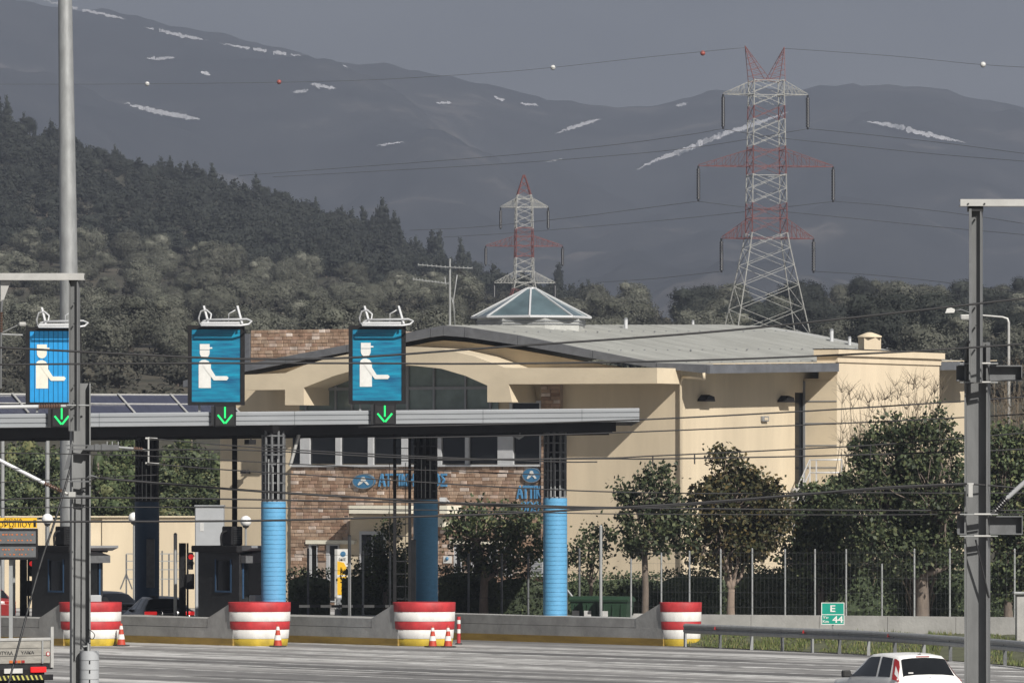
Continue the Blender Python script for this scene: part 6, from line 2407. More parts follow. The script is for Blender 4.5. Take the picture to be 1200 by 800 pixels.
# local x forward, y to the left; right rear corner at the origin
zt0, zt1 = WZ(776.5, Yt), WZ(750, Yt)
Wt = 2.3
nb_ = 3
for k in range(nb_):
    a, b = lerp(zt0, zt1, k / nb_), lerp(zt0, zt1, (k + 1) / nb_)
    q = MB(); q.bev(-.03, .02, .09, Wt - .09, a + .006, b - .006, .012); q.build('tailgate_board', M['truck_bed'], tk)
    for y0 in (0, Wt - .04):
        q = MB(); q.bev(.05, 3.9, y0, y0 + .04, a + .006, b - .006, .012); q.build('side_board', M['truck_bed'], tk)
for y0 in (0, Wt - .08):
    q = MB(); q.bb(-.035, .045, y0, y0 + .08, zt0 - .1, zt1 + .32); q.build('corner_post', M['pale_steel'], tk)
q = MB(); q.bev(-.05, .03, .085, Wt - .085, zt1 + .003, zt1 + .07, .012); q.build('top_rail', M['pale_steel'], tk)
q = MB(); q.bb(-.06, -.031, .30, .34, zt0, zt1); q.bb(-.07, -.031, .29, .35, zt0 + .04, zt0 + .1); q.build('latch', M['galvanised'], tk)
def truck_text(body, y_right, z, h, w, m):
    q = MB(); vs, fs = text_geo(body, h, w, .006, .02)
    # on the tailgate: text runs towards -y seen from behind
    q.add([Vector((-.034 + v.y, y_right + w - v.x, z + v.z)) for v in vs], fs)
    q.build('lettering', M[m], tk)
truck_text('ΜΟΤΥΛΑ', 1.12, lerp(zt0, zt1, .40), .085, .52, 'dark_steel')
truck_text('ΥΛΙΚΑ', .54, lerp(zt0, zt1, .42), .07, .36, 'dark_steel')
q = MB(); q.cyl((-.034, .16, lerp(zt0, zt1, .42)), (-.042, .16, lerp(zt0, zt1, .42)), .055, n=16); rd = q.build('round_mark', M['lamp_red_off'], tk)
q = MB(); q.cyl((-.0425, .16, lerp(zt0, zt1, .42)), (-.046, .16, lerp(zt0, zt1, .42)), .036, n=14); q.build('round_mark', M['plate_white'], rd)
for k in range(4):
    q = MB(); q.bev(-.05, -.031, .80 + k * .11, .89 + k * .11, zt0 + .02, zt0 + .08, .008); q.build('marker_lamp', M['led_amber'] if k % 2 else M['lamp_red_off'], tk)
q = MB(); q.bb(0, 5.6, .5, .62, .55, zt0 - .15); q.bb(0, 5.6, Wt - .62, Wt - .5, .55, zt0 - .15); q.build('chassis', M['black_steel'], tk)
q = MB(); q.bb(.01, 3.95, .0, Wt, zt0 - .14, zt0 - .004); q.build('bed_floor', M['dark_steel'], tk)
q = MB(); q.bb(.02, .08, .22, Wt - .2, .52, zt0 - .141); q.build('rear_panel', M['black_steel'], tk)
zl = WZ(787, Yt)
for y0 in (.20, Wt - .62):
    q = MB(); q.bev(-.05, .015, y0, y0 + .42, zl, zl + .13, .015); q.build('tail_light', M['lamp_red'], tk)
q = MB(); q.bb(-.03, -.002, .85, 1.35, zl - .01, zl + .10); q.build('number_plate', M['plate_white'], tk)
zb_ = WZ(796, Yt)
q = MB(); q.bev(-.10, -.055, .05, Wt - .05, zb_, zb_ + .13, .01); bp = q.build('bumper', M['black_steel'], tk)
for k in range(15):
    q = MB(); y0 = .34 + k * .125
    q.prism([(y0, zb_ + .012), (y0 + .05, zb_ + .012), (y0 + .105, zb_ + .118), (y0 + .055, zb_ + .118)], 'x', -.106, -.101); q.build('hazard_stripe', M['hazard_yellow'], bp)
for x in (1.1, 4.6):
    for y in (.18, Wt - .18):
        q = MB(); q.cyl((x, y - .16, .40), (x, y + .16, .40), .40, n=20); wl_ = q.build('wheel', M['rubber'], tk)
        sd = -1 if y < 1 else 1
        q = MB(); q.cyl((x, y + sd * .161, .40), (x, y + sd * .17, .40), .2, n=14); q.build('rim', M['rim_metal'], wl_)
q = MB(); q.prism([(4.05, .5), (5.75, .5), (5.8, 1.2), (5.45, 1.95), (4.05, 2.02)], 'y', .12, Wt - .12); cabn = q.build('cab', M['car_white'], tk)
q = MB(); q.bb(4.03, 4.049, .4, Wt - .4, 1.35, 1.85); q.build('rear_window', M['glass_dark'], cabn)
for y0, y1 in ((.105, .119), (Wt - .119, Wt - .105)):
    q = MB(); q.prism([(4.5, 1.25), (5.55, 1.25), (5.3, 1.85), (4.5, 1.88)], 'y', y0, y1); q.build('side_window', M['glass_dark'], cabn)

# ---------------------------------------------------------------- tall lamp poles
Y = 246
s = Y / F
hp = empty('high_mast', (WX(78.5, Y), Y, 0), 0, 'very tall tapering galvanised lighting mast rising out of the picture', 'lamp post')
z_at = lambda row: WZ(row, Y)
rr = lambda row: interp([(-200, 7.0), (0, 8.2), (260, 10.3), (620, 11.4)], row) * s
mb = MB()
rows = [620, 520, 430, 340, 260, 180, 100, 0, -120, -260]
mb.tube([(3.2 * s, 0, 0)] + [((interp([(-260, -3.2), (0, -1.2), (330, 3.2), (620, 4.2)], r) - 1) * s, 0, z_at(r)) for r in rows], [rr(620)] + [rr(r) for r in rows], 16)
mb.build('shaft', M['galvanised'], hp)
mb = MB(); mb.bev(-.5, .5, -.5, .5, 0, .5, .04); mb.build('plinth', M['concrete'], hp)
mb = MB(); mb.bb(-.12, .16, -.48, -.40, 1.0, 2.6); mb.build('hatch', M['dark_steel'], hp)
mb = MB(); mb.lathe((0, 0, z_at(-258)), [(.3, 0), (1.5, .2), (1.5, .5), (.3, .7)], 16); mb.build('lamp_ring', M['galvanised'], hp)

Y = 330
s = Y / F
sl = empty('street_lamp', (WX(1182, Y), Y, terrain_z(WX(1182, Y), Y)), 0, 'pale bent-arm street lamp behind the near right-hand steel mast', 'street lamp')
z0 = WZ(372, Y) - sl.location.z
mb = MB(); mb.tube([(0, 0, 0), (0, 0, z0 - .25), (-.06, 0, z0 - .06), (-.3, 0, z0 + .02), (-30 * s, 0, z0 + .1), (-46 * s, 0, z0 + .1)], [.12, .07, .065, .055, .05, .04], 8); mb.build('pole', M['pale_steel'], sl)
mb = MB(); mb.bev(-57 * s, -45 * s, -.16, .16, z0 - .12, z0 + .14, .05); mb.build('lamp_head', M['pale_steel'], sl)
sl = empty('street_lamp', (WX(1120, 345), 345, terrain_z(WX(1120, 345), 345)), 0, 'street lamp of which only the pale head shows left of the steel mast top', 'street lamp')
z0 = WZ(364, 345) - sl.location.z
mb = MB(); mb.tube([(18 * s, .3, 0), (18 * s, .3, z0 - .1), (6 * s, .1, z0 + .05), (0, 0, z0)], [.12, .08, .05, .04], 8); mb.build('pole', M['galvanised_dark'], sl)
mb = MB(); mb.prism([(-13 * s, z0 - .12), (-2 * s, z0 - .10), (-1 * s, z0 + .06), (-6 * s, z0 + .16), (-11 * s, z0 + .1)], 'y', -.15, .15); mb.build('lamp_head', M['sign_white'], sl)

# ---------------------------------------------------------------- railway masts in the foreground
def hbeam(mb, x, y, z0, z1, w, d, t, rot):
    R = Matrix.Rotation(rot, 3, 'Z')
    for cx, cy, sx, sy in ((-w / 2 + t / 2, 0, t, d), (w / 2 - t / 2, 0, t, d), (0, 0, w - 2 * t, t * .8)):
        c = R @ Vector((cx, cy, 0)) + Vector((x, y, (z0 + z1) / 2))
        mb.box(c, (sx, sy, z1 - z0), 0, rot)
def insulator(root, a, b, r, n, m, core='dark_steel'):
    a, b = Vector(a), Vector(b)
    q = MB(); q.cyl(a, b, r * .5, n=8)
    for k in range(n):
        p = a.lerp(b, (k + .5) / n)
        d = (b - a).normalized() * ((b - a).length / n * .28)
        q.cyl(p - d, p + d, r, r * .7, 10)
    return q.build('insulator', M[m], root)
Y = 60.0
s = Y / F
rm = empty('catenary_mast', (WX(1145, Y), Y, 0), 0, 'near grey steel railway mast at the right with pale top beam', 'railway mast')
zz = lambda row, yy=Y: WZ(row, yy)
xx = lambda px: (px - 1145) * s
mb = MB(); hbeam(mb, xx(1145.3), 0, 0, zz(401), .205, .20, .012, -radians(11)); mb.build('lower_shaft', M['mast_steel'], rm)
mb = MB(); hbeam(mb, xx(1141.8), -.20, zz(448), zz(243), .108, .10, .010, -radians(12)); mb.build('upper_shaft', M['mast_steel'], rm)
mb = MB(); mb.bb(xx(1133.2), xx(1136.2), -.27, -.25, zz(400), zz(246)); mb.build('earth_strip', M['galvanised_dark'], rm)
for row in (359, 382, 408, 256):
    mb = MB(); mb.cyl((xx(1142), -.27, zz(row)), (xx(1142), -.225, zz(row)), .008, n=8); mb.build('bolt', M['dark_steel'], rm)
mb = MB(); x0, x1 = xx(1123), xx(1260)
mb.bb(x0, x1, -.29, -.11, zz(243), zz(241)); mb.bb(x0, x1, -.29, -.282, zz(241), zz(236.5)); mb.bb(x0, x1, -.29, -.11, zz(236.5), zz(235)); mb.build('top_beam', M['pale_steel'], rm)
for px in (1132, 1151):
    mb = MB(); mb.cyl((xx(px), -.30, zz(240.5)), (xx(px), -.291, zz(240.5)), .008, n=8); mb.build('bolt', M['dark_steel'], rm)
mb = MB(); mb.bb(xx(1132), xx(1150), -.26, -.14, zz(249), zz(243.5)); mb.build('cap_plate', M['dark_steel'], rm)
for (ra, rb, xa, xb) in ((428, 446.5, 1120.5, 1197), (604, 626, 1121.5, 1197.5)):
    for (p0, p1) in ((xa, 1131.5), (1159.5, xb)):
        mb = MB()
        a, b = xx(p0), xx(p1)
        mb.bb(a, b, -.10, -.005, zz(ra + 1.5), zz(ra)); mb.bb(a, b, -.10, -.005, zz(rb), zz(rb - 1.5)); mb.bb(a, b, -.015, -.005, zz(rb - 1.5), zz(ra + 1.5))
        if p0 > 1150: mb.bb(b - .008, b, -.10, -.015, zz(rb - 1.5), zz(ra + 1.5))
        mb.build('bracket_channel', M['galvanised_dark'], rm)
    for row in (ra - 2.5, rb + 1.0):
        mb = MB(); mb.bb(xx(1123.5), xx(1168), -.16, -.11, zz(row + 1.2), zz(row)); mb.build('clamp_plate', M['galvanised'], rm)
        mb = MB()
        mb.cyl((xx(1140), -.19, zz(row + .6)), (xx(1159), -.19, zz(row + .6)), .009, n=8); mb.build('clamp_bolt', M['pale_steel'], rm)
    for px in (1126, 1131):
        mb = MB(); mb.cyl((xx(px), -.13, zz(ra - 1)), (xx(px), -.13, zz(ra - 4.5)), .012, n=6); mb.build('bolt', M['dark_steel'], rm)
mb = MB(); mb.cyl((xx(1161), -.06, zz(603)), (xx(1175), -.12, zz(586)), .016, n=8); mb.build('arm_joint', M['pale_steel'], rm)
insulator(rm, (xx(1166), -.09, zz(598)), (xx(1180), -.15, zz(582)), .035, 7, 'insulator_black')
mb = MB(); mb.cyl((xx(1179), -.15, zz(583)), (xx(1215), -.30, zz(549)), .020, n=10); mb.build('arm_tube', M['pipe_white'], rm)
mb = MB()
for k in range(3):
    mb.cyl((xx(1182 + 3 * k), -.155 - .012 * k, zz(580 - 3 * k)), (xx(1183 + 3 * k), -.158 - .012 * k, zz(579 - 3 * k)), .026, n=10)
mb.build('arm_ring', M['galvanised_dark'], rm)
mb = MB(); mb.cyl((xx(1142), -.14, zz(632)), (xx(1158), -.12, zz(700)), .008, n=6); mb.build('earth_cable', M['dark_steel'], rm)
mb = MB(); mb.bb(xx(1133), xx(1138), -.22, -.16, zz(582), zz(566)); mb.cyl((xx(1132), -.2, zz(567)), (xx(1139), -.2, zz(567)), .012, n=8); mb.build('wire_anchor', M['pale_steel'], rm)
mb = MB(); mb.bev(-.45, .45, -.45, .45, -.05, .35, .04); mb.build('footing', M['concrete'], rm)

Y = 62.0
s = Y / F
lm = empty('catenary_mast', (WX(92, Y), Y, 0), 0, 'near grey steel railway mast at the left with short top beam', 'railway mast')
xx = lambda px: (px - 92) * s
zz = lambda row, yy=62.0: WZ(row, yy)
mb = MB(); hbeam(mb, xx(94), 0, 0, zz(449), .172, .17, .012, radians(10)); mb.build('lower_shaft', M['mast_steel'], lm)
mb = MB(); hbeam(mb, xx(88.6), -.17, zz(505), zz(329), .085, .09, .009, -radians(10)); mb.build('upper_shaft', M['mast_steel'], lm)
for row in (356, 380, 452, 470, 487):
    mb = MB(); mb.cyl((xx(88.6), -.23, zz(row)), (xx(88.6), -.20, zz(row)), .007, n=8); mb.build('bolt', M['dark_steel'], lm)
mb = MB(); x0, x1 = xx(2), xx(100.5)
mb.bb(x0, x1, -.24, -.10, zz(329), zz(327.3)); mb.bb(x0, x1, -.24, -.232, zz(327.3), zz(322.7)); mb.bb(x0, x1, -.24, -.10, zz(322.7), zz(321)); mb.build('top_beam', M['pale_steel'], lm)
mb = MB(); mb.prism([(xx(2.5), zz(329.3)), (xx(14), zz(330.5)), (xx(6.5), zz(351)), (xx(2.5), zz(354))], 'y', -.18, -.165); mb.build('gusset', M['pale_steel'], lm)
mb = MB(); mb.cyl((xx(4), -.17, zz(352)), (xx(3), -.17, zz(366)), .012, n=8); mb.cyl((xx(3), -.17, zz(366)), (xx(2.5), -.17, zz(455)), .010, n=8); mb.build('hanger_rod', M['galvanised_dark'], lm)
insulator(lm, (xx(3), -.17, zz(366)), (xx(3), -.17, zz(390)), .020, 8, 'insulator_brown')
mb = MB(); mb.cyl((xx(0), -.16, zz(392)), (xx(26), -.2, zz(380)), .006, n=6); mb.cyl((xx(2), -.16, zz(392)), (xx(28), -.16, zz(393)), .010, n=6); mb.build('steady_wire', M['galvanised'], lm)
mb = MB(); mb.bev(xx(24), xx(32.5), -.24, -.16, zz(382.5), zz(378), .01); mb.build('clamp_box', M['pale_steel'], lm)
# registration tube with insulator, level with the fascia
mb = MB(); mb.cyl((xx(-40), -.22, zz(477.5)), (xx(48), -.22, zz(476.5)), .017, n=10); mb.build('arm_tube', M['pipe_white'], lm)
insulator(lm, (xx(47), -.22, zz(476.7)), (xx(73), -.22, zz(476)), .026, 9, 'insulator_brown')
mb = MB(); mb.cyl((xx(73), -.22, zz(476)), (xx(84), -.21, zz(476)), .016, n=8); mb.cyl((xx(80), -.26, zz(475)), (xx(105), -.12, zz(475)), .008, n=6); mb.build('arm_joint', M['galvanised'], lm)
# diagonal tube
mb = MB(); mb.cyl((xx(-45), -.25, zz(515)), (xx(54), -.2, zz(566)), .018, n=10); mb.build('arm_tube', M['pipe_white'], lm)
insulator(lm, (xx(53), -.2, zz(565.5)), (xx(74), -.17, zz(575.5)), .024, 7, 'insulator_brown')
mb = MB(); mb.cyl((xx(74), -.17, zz(575.5)), (xx(86), -.14, zz(581)), .015, n=8); mb.bb(xx(82), xx(90), -.2, -.1, zz(584), zz(576)); mb.build('arm_joint', M['pale_steel'], lm)
# clamps and outriggers on the right
for row, xa, xb in ((521, 78, 104), (525.5, 80, 106), (563, 80, 106), (580, 82, 106)):
    mb = MB(); mb.bb(xx(xa), xx(xb), -.15, -.10, zz(row + 1.6), zz(row)); mb.build('clamp_plate', M['galvanised_dark'], lm)
mb = MB(); mb.bb(xx(101), xx(140), -.12, -.04, zz(527), zz(521)); mb.bb(xx(112), xx(116), -.13, -.03, zz(528.5), zz(520)); mb.bb(xx(120), xx(125), -.13, -.03, zz(528.5), zz(520)); mb.build('outrigger', M['galvanised_dark'], lm)
for px in (106, 126, 132, 139):
    mb = MB(); mb.cyl((xx(px), -.08, zz(528)), (xx(px), -.08, zz(517)), .006, n=6); mb.build('bolt', M['galvanised'], lm)
mb = MB(); mb.cyl((xx(139), -.08, zz(524)), (xx(158), -.08, zz(525.5)), .012, n=8); mb.cyl((xx(166), -.08, zz(526.5)), (xx(175), -.08, zz(528)), .010, n=8); mb.build('outrigger_rod', M['galvanised'], lm)
insulator(lm, (xx(157), -.08, zz(525.3)), (xx(168), -.08, zz(526.6)), .022, 4, 'insulator_brown')
mb = MB(); mb.cyl((xx(174.5), -.08, zz(512)), (xx(174.5), -.08, zz(545)), .009, n=8); mb.cyl((xx(171), -.08, zz(513.5)), (xx(185), -.08, zz(514)), .010, n=8); mb.cyl((xx(171), -.08, zz(542.5)), (xx(187), -.08, zz(543.5)), .010, n=8); mb.build('spreader', M['pale_steel'], lm)
mb = MB(); mb.tube(catmull([(xx(101), -.12, zz(562)), (xx(106), -.14, zz(557.5)), (xx(112), -.12, zz(558)), (xx(117), -.1, zz(560.5))], 4), .007, 6); mb.build('wire_anchor', M['galvanised_dark'], lm)
mb = MB(); mb.prism([(xx(76), zz(551)), (xx(82), zz(549)), (xx(87), zz(520)), (xx(85), zz(519))], 'y', -.16, -.15); mb.build('bracket_plate', M['galvanised_dark'], lm)
mb = MB(); mb.cyl((xx(97), -.14, zz(560)), (xx(96), -.14, zz(760)), .008, n=6); mb.build('earth_cable', M['dark_steel'], lm)
mb = MB()
mb.tube(catmull([(xx(104), -.12, zz(736)), (xx(110), -.13, zz(740)), (xx(112), -.13, zz(744)), (xx(109), -.12, zz(748)), (xx(103), -.11, zz(744))], 4), .004, 5); mb.build('cable_loop', M['dark_steel'], lm)
# cable guard: half-round galvanised casing at the foot
mb = MB(); 
for k in range(9):
    a, b = zz(762 + k * 11.2), zz(772.6 + k * 11.2)
    mb.cyl((xx(105.2), -.06, a), (xx(105.2), -.06, b), .088, n=18)
gd = mb.build('cable_guard', M['cabinet_grey'], lm)
mb = MB(); mb.cyl((xx(105.2), -.06, 0.05), (xx(105.2), -.06, zz(764)), .083, n=16); mb.build('guard_core', M['galvanised'], gd)
for k in range(6):
    mb = MB(); mb.bb(xx(105.6), xx(107), -.151, -.147, zz(777 + k * 11), zz(773 + k * 11)); mb.build('slot', M['black_steel'], gd)
mb = MB(); mb.cyl((xx(104), -.06, zz(762)), (xx(104), -.06, zz(752)), .012, n=8); mb.cyl((xx(98), -.06, zz(757)), (xx(106), -.06, zz(756)), .008, n=6); mb.build('bolt', M['galvanised'], lm)
mb = MB(); mb.bev(-.45, .45, -.45, .45, -.05, .35, .04); mb.build('footing', M['concrete'], lm)
mb = MB(); a, b = W(78, 560, 62), W(52, 640, 61.6)
mb.tube(catmull([W(83, 545, 61.9), W(75, 575, 61.8), W(61, 620, 61.7), W(44, 672, 61.6), W(10, 800, 61.3), W(-55, 1040, 60.8)], 4), .011, 6)
tag(mb.build('stay_cable', M['dark_steel']), 'dark slanting stay cable running down to the left from the left steel mast', 'cable')

# ---------------------------------------------------------------- overhead wires of the railway
def wire(Y, pts, r, label, m='wire', name='overhead_wire', cat='wire', Y1=None):
    P3 = []
    xa, xb = pts[0][0], pts[-1][0]
    pts = list(pts)
    if xb >= 1200:      # the line goes on beyond the picture
        (x0, r0), (x1, r1) = pts[-2], pts[-1]
        pts.append((1750, r1 + (r1 - r0) / (x1 - x0) * (1750 - x1)))
    if xa <= -50:
        (x0, r0), (x1, r1) = pts[0], pts[1]
        pts.insert(0, (-550, r0 + (r1 - r0) / (x1 - x0) * (-550 - x0)))
    for px, row in pts:
        yy = Y if Y1 is None else lerp(Y, Y1, (px - xa) / (xb - xa))
        P3.append(W(px, row, yy))
    mb = MB(); mb.tube(catmull(P3, 8), r, 6)
    return tag(mb.build(name, M[m], fix=False), label, cat)
wire(59.0, [(-80, 402), (0, 407), (225, 418.5), (300, 420.5), (410, 419), (580, 407), (820, 390), (1000, 372), (1200, 349.5), (1290, 339)], .0095, 'thick upper overhead wire rising across the building roof towards the right mast top')
wire(59.4, [(-80, 427.5), (0, 427), (225, 425.5), (410, 425.5), (580, 426), (820, 422), (1040, 413), (1200, 403), (1290, 398)], .0085, 'overhead wire running across the three blue signs and the building eaves')
wire(61.0, [(420, 500), (560, 497.5), (740, 492), (937, 482), (1127, 470), (1200, 465), (1290, 459)], .007, 'overhead wire just below the canopy edge, crossing the side wall under its lamps')
wire(61.2, [(440, 513.5), (670, 508.5), (937, 498), (1127, 489), (1200, 485), (1290, 480)], .006, 'second overhead wire below the canopy edge, crossing the side wall box')
wire(60.8, [(100, 528), (280, 527), (500, 537), (700, 536.5), (765, 534), (935, 526), (1040, 520), (1200, 507), (1290, 500)], .006, 'messenger wire with droppers crossing above the airy street tree')
wire(60.8, [(500, 539), (700, 537.2), (765, 537.4), (935, 534.5), (1127, 529), (1200, 526), (1290, 522)], .0065, 'contact wire hanging on droppers just under its messenger wire')
for px in (765, 814, 1020):
    mb = MB(); a = interp([(765, 534), (935, 526), (1040, 520), (1200, 507)], px); b = interp([(765, 537.4), (935, 534.5), (1127, 529)], px)
    mb.cyl(W(px, a, 60.8), W(px, b + 7, 60.8), .006, n=6)
    tag(mb.build('wire_dropper', M['wire']), 'short vertical dropper below the messenger wire ' + {765: 'above the airy street tree', 814: 'between the two street trees', 1020: 'in front of the stair tower'}[px], 'wire')
wire(61.9, [(172, 542.5), (262, 550), (460, 562.5), (580, 570), (700, 575.5), (840, 578), (1000, 577), (1132, 577.5), (1290, 577)], .006, 'thin wire sagging from the lower spreader across both wall logos')
wire(61.9, [(116, 560), (200, 567), (300, 575), (460, 585), (580, 592), (700, 595), (800, 591.5), (950, 578.5), (1040, 572), (1131, 567)], .011, 'thick wire anchored between the two near steel masts, sagging low over the trees')
wire(60.4, [(-60, 590), (40, 583.5), (200, 583.5), (400, 587), (580, 590), (700, 594), (1000, 597.5), (1131, 597.5), (1290, 598)], .0075, 'level overhead wire crossing the tops of the blue columns')
wire(60.3, [(-60, 597), (40, 594.5), (200, 594), (400, 596), (580, 598.5), (700, 601.5), (1000, 603), (1131, 602), (1290, 602)], .005, 'thin level wire directly under the one at the blue column tops')
wire(59.8, [(-60, 611), (40, 611), (280, 610), (450, 606), (580, 602), (700, 595.6), (820, 588.5), (950, 578), (1040, 570.5), (1131, 566.4)], .0095, 'thick dark wire at the level of the globe lamps, joining the right mast')
wire(61.6, [(-60, 530), (40, 531), (185, 534.5), (300, 541), (460, 549), (640, 556)], .005, 'thin wire in front of the dark conifers under the canopy')
wire(61.7, [(-60, 567), (0, 565), (80, 561), (185, 556)], .004, 'short thin wire left of the left steel mast')
wire(60.5, [(175, 513.5), (300, 524), (460, 533), (640, 540.5), (700, 541)], .0055, 'thin wire from the upper spreader passing the canopy columns')
# wires running on to the right of the right mast
wire(59.9, [(1131, 566.5), (1160, 568.5), (1200, 572), (1290, 580)], .007, 'short wire running out of the picture from the anchor on the right mast')

# ---------------------------------------------------------------- pylons and power lines
def pylon(name, cx, Y, spec, label):
    s = Y / F
    gz = terrain_z(WX(cx, Y), Y)
    root = empty(name, (WX(cx, Y), Y, gz), spec.get('rot', 0), label, 'pylon')
    zr = lambda row: WZ(row, Y) - gz
    hw = spec['hw']       # (row, half width px) list from the top down
    def half(z):
        row = HY - (z + gz - HC) / s
        return interp(hw, row) * s
    def red(z):
        row = HY - (z + gz - HC) / s
        return any(a <= row <= b for a, b in spec['red'])
    def colour(z): return 1 if red(z) else 0
    mats = [M['pylon_white'], M['pylon_red']]
    top, bot = zr(hw[0][0]), -.3
    zs = [top]
    z = top
    while z > bot:
        z -= max(.85, half(z) * .85)
        zs.append(max(z, bot))
    lw = spec.get('lw', .08)
    legs = MB()
    for sx in (-1, 1):
        for sy in (-1, 1):
            lg = MB()
            for a, b in zip(zs, zs[1:]):
                lg.bar((sx * half(a), sy * half(a), a), (sx * half(b), sy * half(b), b), lw, colour((a + b) / 2))
            lg.build('leg', mats, root)
    br = MB()
    for a, b in zip(zs, zs[1:]):
        ha, hb = half(a), half(b)
        for k in range(4):
            ca = [(-1, -1), (1, -1), (1, 1), (-1, 1)]
            p, q = ca[k], ca[(k + 1) % 4]
            cc = colour((a + b) / 2)
            br.bar((p[0] * ha, p[1] * ha, a), (q[0] * hb, q[1] * hb, b), lw * .5, cc)
            br.bar((q[0] * ha, q[1] * ha, a), (p[0] * hb, p[1] * hb, b), lw * .5, cc)
    for row in spec['rings']:
        z = zr(row); h = half(z)
        for k in range(4):
            ca = [(-h, -h), (h, -h), (h, h), (-h, h)]
            br.bar((*ca[k], z), (*ca[(k + 1) % 4], z), lw * .7, colour(z))
    tag(br.build('bracing', mats, root), kind='stuff')
    for (row_b, row_t, xl, xr, ins) in spec['arms']:
        zb, zt = zr(row_b), zr(row_t)
        h0, h1 = half(zb), half(zt)
        cc = colour((zb + zt) / 2) if not spec.get('armcol') else spec['armcol'][row_b]
        for xe in (xl, xr):
            x = (xe - cx) * s
            sg = 1 if x > 0 else -1
            am = MB()
            tip = Vector((x, 0, zb))
            for sy in (-1, 1):
                am.bar((sg * h0, sy * h0, zb), tip, lw * .75, cc)
                am.bar((sg * h1, sy * h1, zt), tip + Vector((0, 0, .1)), lw * .6, cc)
                for k in range(1, 6):
                    t = k / 6
                    lo = Vector((sg * h0, sy * h0, zb)).lerp(tip, t)
                    hi = Vector((sg * h1, sy * h1, zt)).lerp(tip, t)
                    hi2 = Vector((sg * h1, sy * h1, zt)).lerp(tip, max(0, t - 1 / 6))
                    am.bar(lo, hi, lw * .35, cc); am.bar(lo, hi2, lw * .35, cc)
            for k in range(0, 6):
                t = k / 6
                l1 = Vector((sg * h0, -h0, zb)).lerp(tip, t); l2 = Vector((sg * h0, h0, zb)).lerp(tip, t)
                am.bar(l1, l2, lw * .35, cc)
            am.build('crossarm', mats, root)
            q = MB(); r0, r1 = ins
            za, zc = zr(r0), zr(r1)
            q.cyl((x, 0, zb), (x, 0, zc - .2), .10, n=6)
            nd = 11
            for k in range(nd):
                z = lerp(za, zc, (k + .5) / nd)
                q.cyl((x, 0, z - .09), (x, 0, z + .09), .21, .16, 8)
            q.build('insulator', M['insulator_black'], root)
    for (pts, col) in spec.get('horns', []):
        hm = MB()
        (xb, rb), (xm, rm_), (xt, rt) = pts
        T = Vector(((xt - cx) * s, 0, zr(rt)))
        for sy in (-1, 1):
            h = half(zr(rb))
            A = Vector(((xb - cx) * s, sy * h, zr(rb))); C = Vector(((xm - cx) * s, sy * h * .8, zr(rm_)))
            hm.bar(A, T, lw * .7, col); hm.bar(C, T, lw * .55, col)
            for k in range(1, 6):
                t = k / 6
                hm.bar(A.lerp(T, t), C.lerp(T, t), lw * .35, col); hm.bar(A.lerp(T, t), C.lerp(T, max(0, t - .17)), lw * .35, col)
            hm.bar(A, C, lw * .5, col)
        hm.build('earth_wire_horn', mats, root)
    return root
pylon('power_pylon', 898, 650, dict(rot=.16, hw=[(94, 17.5), (112, 18), (190, 19.5), (276, 21), (390, 43), (430, 51)], red=[(117, 140), (174, 206), (244, 281)], rings=[95, 112, 176, 195, 206, 245, 256, 279],
      arms=[(111, 95, 846.5, 947.5, (114, 149)), (195, 175, 817, 978, (198, 234)), (279.5, 257, 844.5, 954.5, (283, 317))], armcol={111: 0, 195: 1, 279.5: 1},
      horns=[([(880, 96), (899, 93), (872.5, 54)], 1), ([(917, 96), (900, 93), (919.5, 55)], 1)]),
      'large near red and white lattice pylon with two horns, behind the building')
pylon('power_pylon', 614, 880, dict(rot=.1, hw=[(205, .8), (233, 9.2), (300, 10.3), (330, 10.8), (360, 19), (385, 24)], red=[(200, 232), (266, 300), (334, 345)], rings=[233, 243, 267, 277, 288, 300, 318, 331], lw=.10,
      arms=[(243, 232, 586.5, 642.5, (247, 267)), (288.5, 276, 569, 659.5, (291, 310)), (331.5, 318, 579, 650.5, (335, 348))], armcol={243: 0, 288.5: 1, 331.5: 0}),
      'smaller far red and white lattice pylon with a pointed top, behind the glass pyramid')
def cable(Y0, Y1, pts, label, r=.024):
    return wire(Y0, pts, r, label, 'wire_far', 'power_cable', 'power line', Y1)
cable(760, 650, [(-60, 99), (170, 98.5), (400, 95), (560, 86.5), (650, 79), (760, 67), (872, 56)], 'earth wire with warning balls running left from the large pylon top', .019)
cable(650, 560, [(919, 57), (980, 61), (1060, 67), (1152, 76), (1260, 82)], 'earth wire with a warning ball running right from the large pylon top', .019)
cable(800, 650, [(280, 206), (400, 197), (560, 185), (700, 172), (800, 159), (846, 151)], 'power cable from the upper left arm of the large pylon')
cable(815, 655, [(320, 207.5), (400, 203), (560, 194), (700, 184), (820, 172), (947, 151)], 'power cable slanting behind the upper body of the large pylon')
cable(820, 650, [(480, 270), (560, 266), (660, 256), (740, 246), (817, 236)], 'power cable from the middle left arm of the large pylon')
cable(820, 655, [(520, 278), (600, 273), (700, 265), (820, 254), (978, 236)], 'power cable slanting behind the middle of the large pylon')
cable(820, 650, [(700, 331), (760, 327), (800, 323), (844, 318)], 'power cable from the lowest left arm of the large pylon')
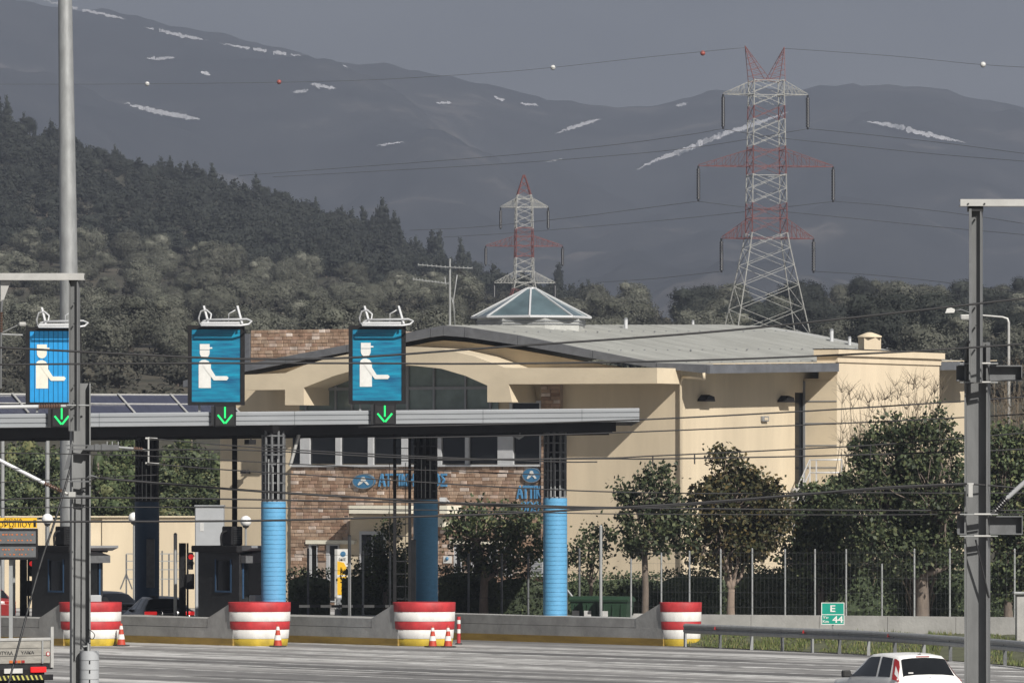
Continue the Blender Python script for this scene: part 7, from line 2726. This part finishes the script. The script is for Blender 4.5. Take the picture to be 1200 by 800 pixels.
cable(650, 560, [(947, 151), (1000, 156), (1100, 167), (1200, 180), (1260, 189)], 'power cable from the upper right arm of the large pylon')
cable(655, 570, [(846, 151), (900, 160), (1000, 171), (1100, 181), (1200, 189), (1260, 194)], 'power cable passing just below the upper right one')
cable(650, 560, [(978, 236), (1040, 241), (1120, 250), (1200, 262), (1260, 272)], 'power cable from the middle right arm of the large pylon')
cable(655, 570, [(817, 236), (900, 246), (1000, 256), (1100, 266), (1200, 275), (1260, 281)], 'power cable passing just below the middle right one')
cable(650, 560, [(954, 318), (1020, 322), (1100, 330), (1200, 343)], 'power cable from the lowest right arm of the large pylon')
for px, row, Y, m, lab in ((172.5, 98.5, 738, 'ball_red', None), (327, 96.3, 718, 'ball_red', None), (648, 79.3, 680, 'sign_white', None), (823.5, 62.5, 657, 'ball_red', None), (1152, 76, 588, 'sign_white', None)):
    if px == 172.5: m = 'sign_white'
    mb = MB(); mb.sphere((0, 0, 0), .25, 14, 10)
    o = mb.build('warning_ball', M[m]); o.location = W(px, row, Y)
    tag(o, ('white' if m == 'sign_white' else 'red') + ' warning ball on the earth wire ' + {172.5: 'above the wooded hill, nearest the tall lamp pole', 327: 'over the snowy slope', 648: 'in the sky left of the large pylon', 823.5: 'close to the horns of the large pylon', 1152: 'in the sky above the near steel mast'}[px], 'warning ball', 'warning balls on the earth wire')

# ---------------------------------------------------------------- haze
mb = MB()
mb.bb(-1000, 1050, -60, 7200, -1.2, 640)
m = bpy.data.materials.new('haze'); m.use_nodes = True
t = m.node_tree
for n in list(t.nodes): t.nodes.remove(n)
o_ = t.nodes.new('ShaderNodeOutputMaterial')
v_ = t.nodes.new('ShaderNodeVolumePrincipled')
v_.inputs['Color'].default_value = (0.71, 0.79, 0.96, 1)
v_.inputs['Density'].default_value = 0.00018
v_.inputs['Anisotropy'].default_value = 0.3
t.links.new(v_.outputs['Volume'], o_.inputs['Volume'])
tag(mb.build('haze', m), 'thin grey haze filling the air of the valley', 'haze', kind='stuff')
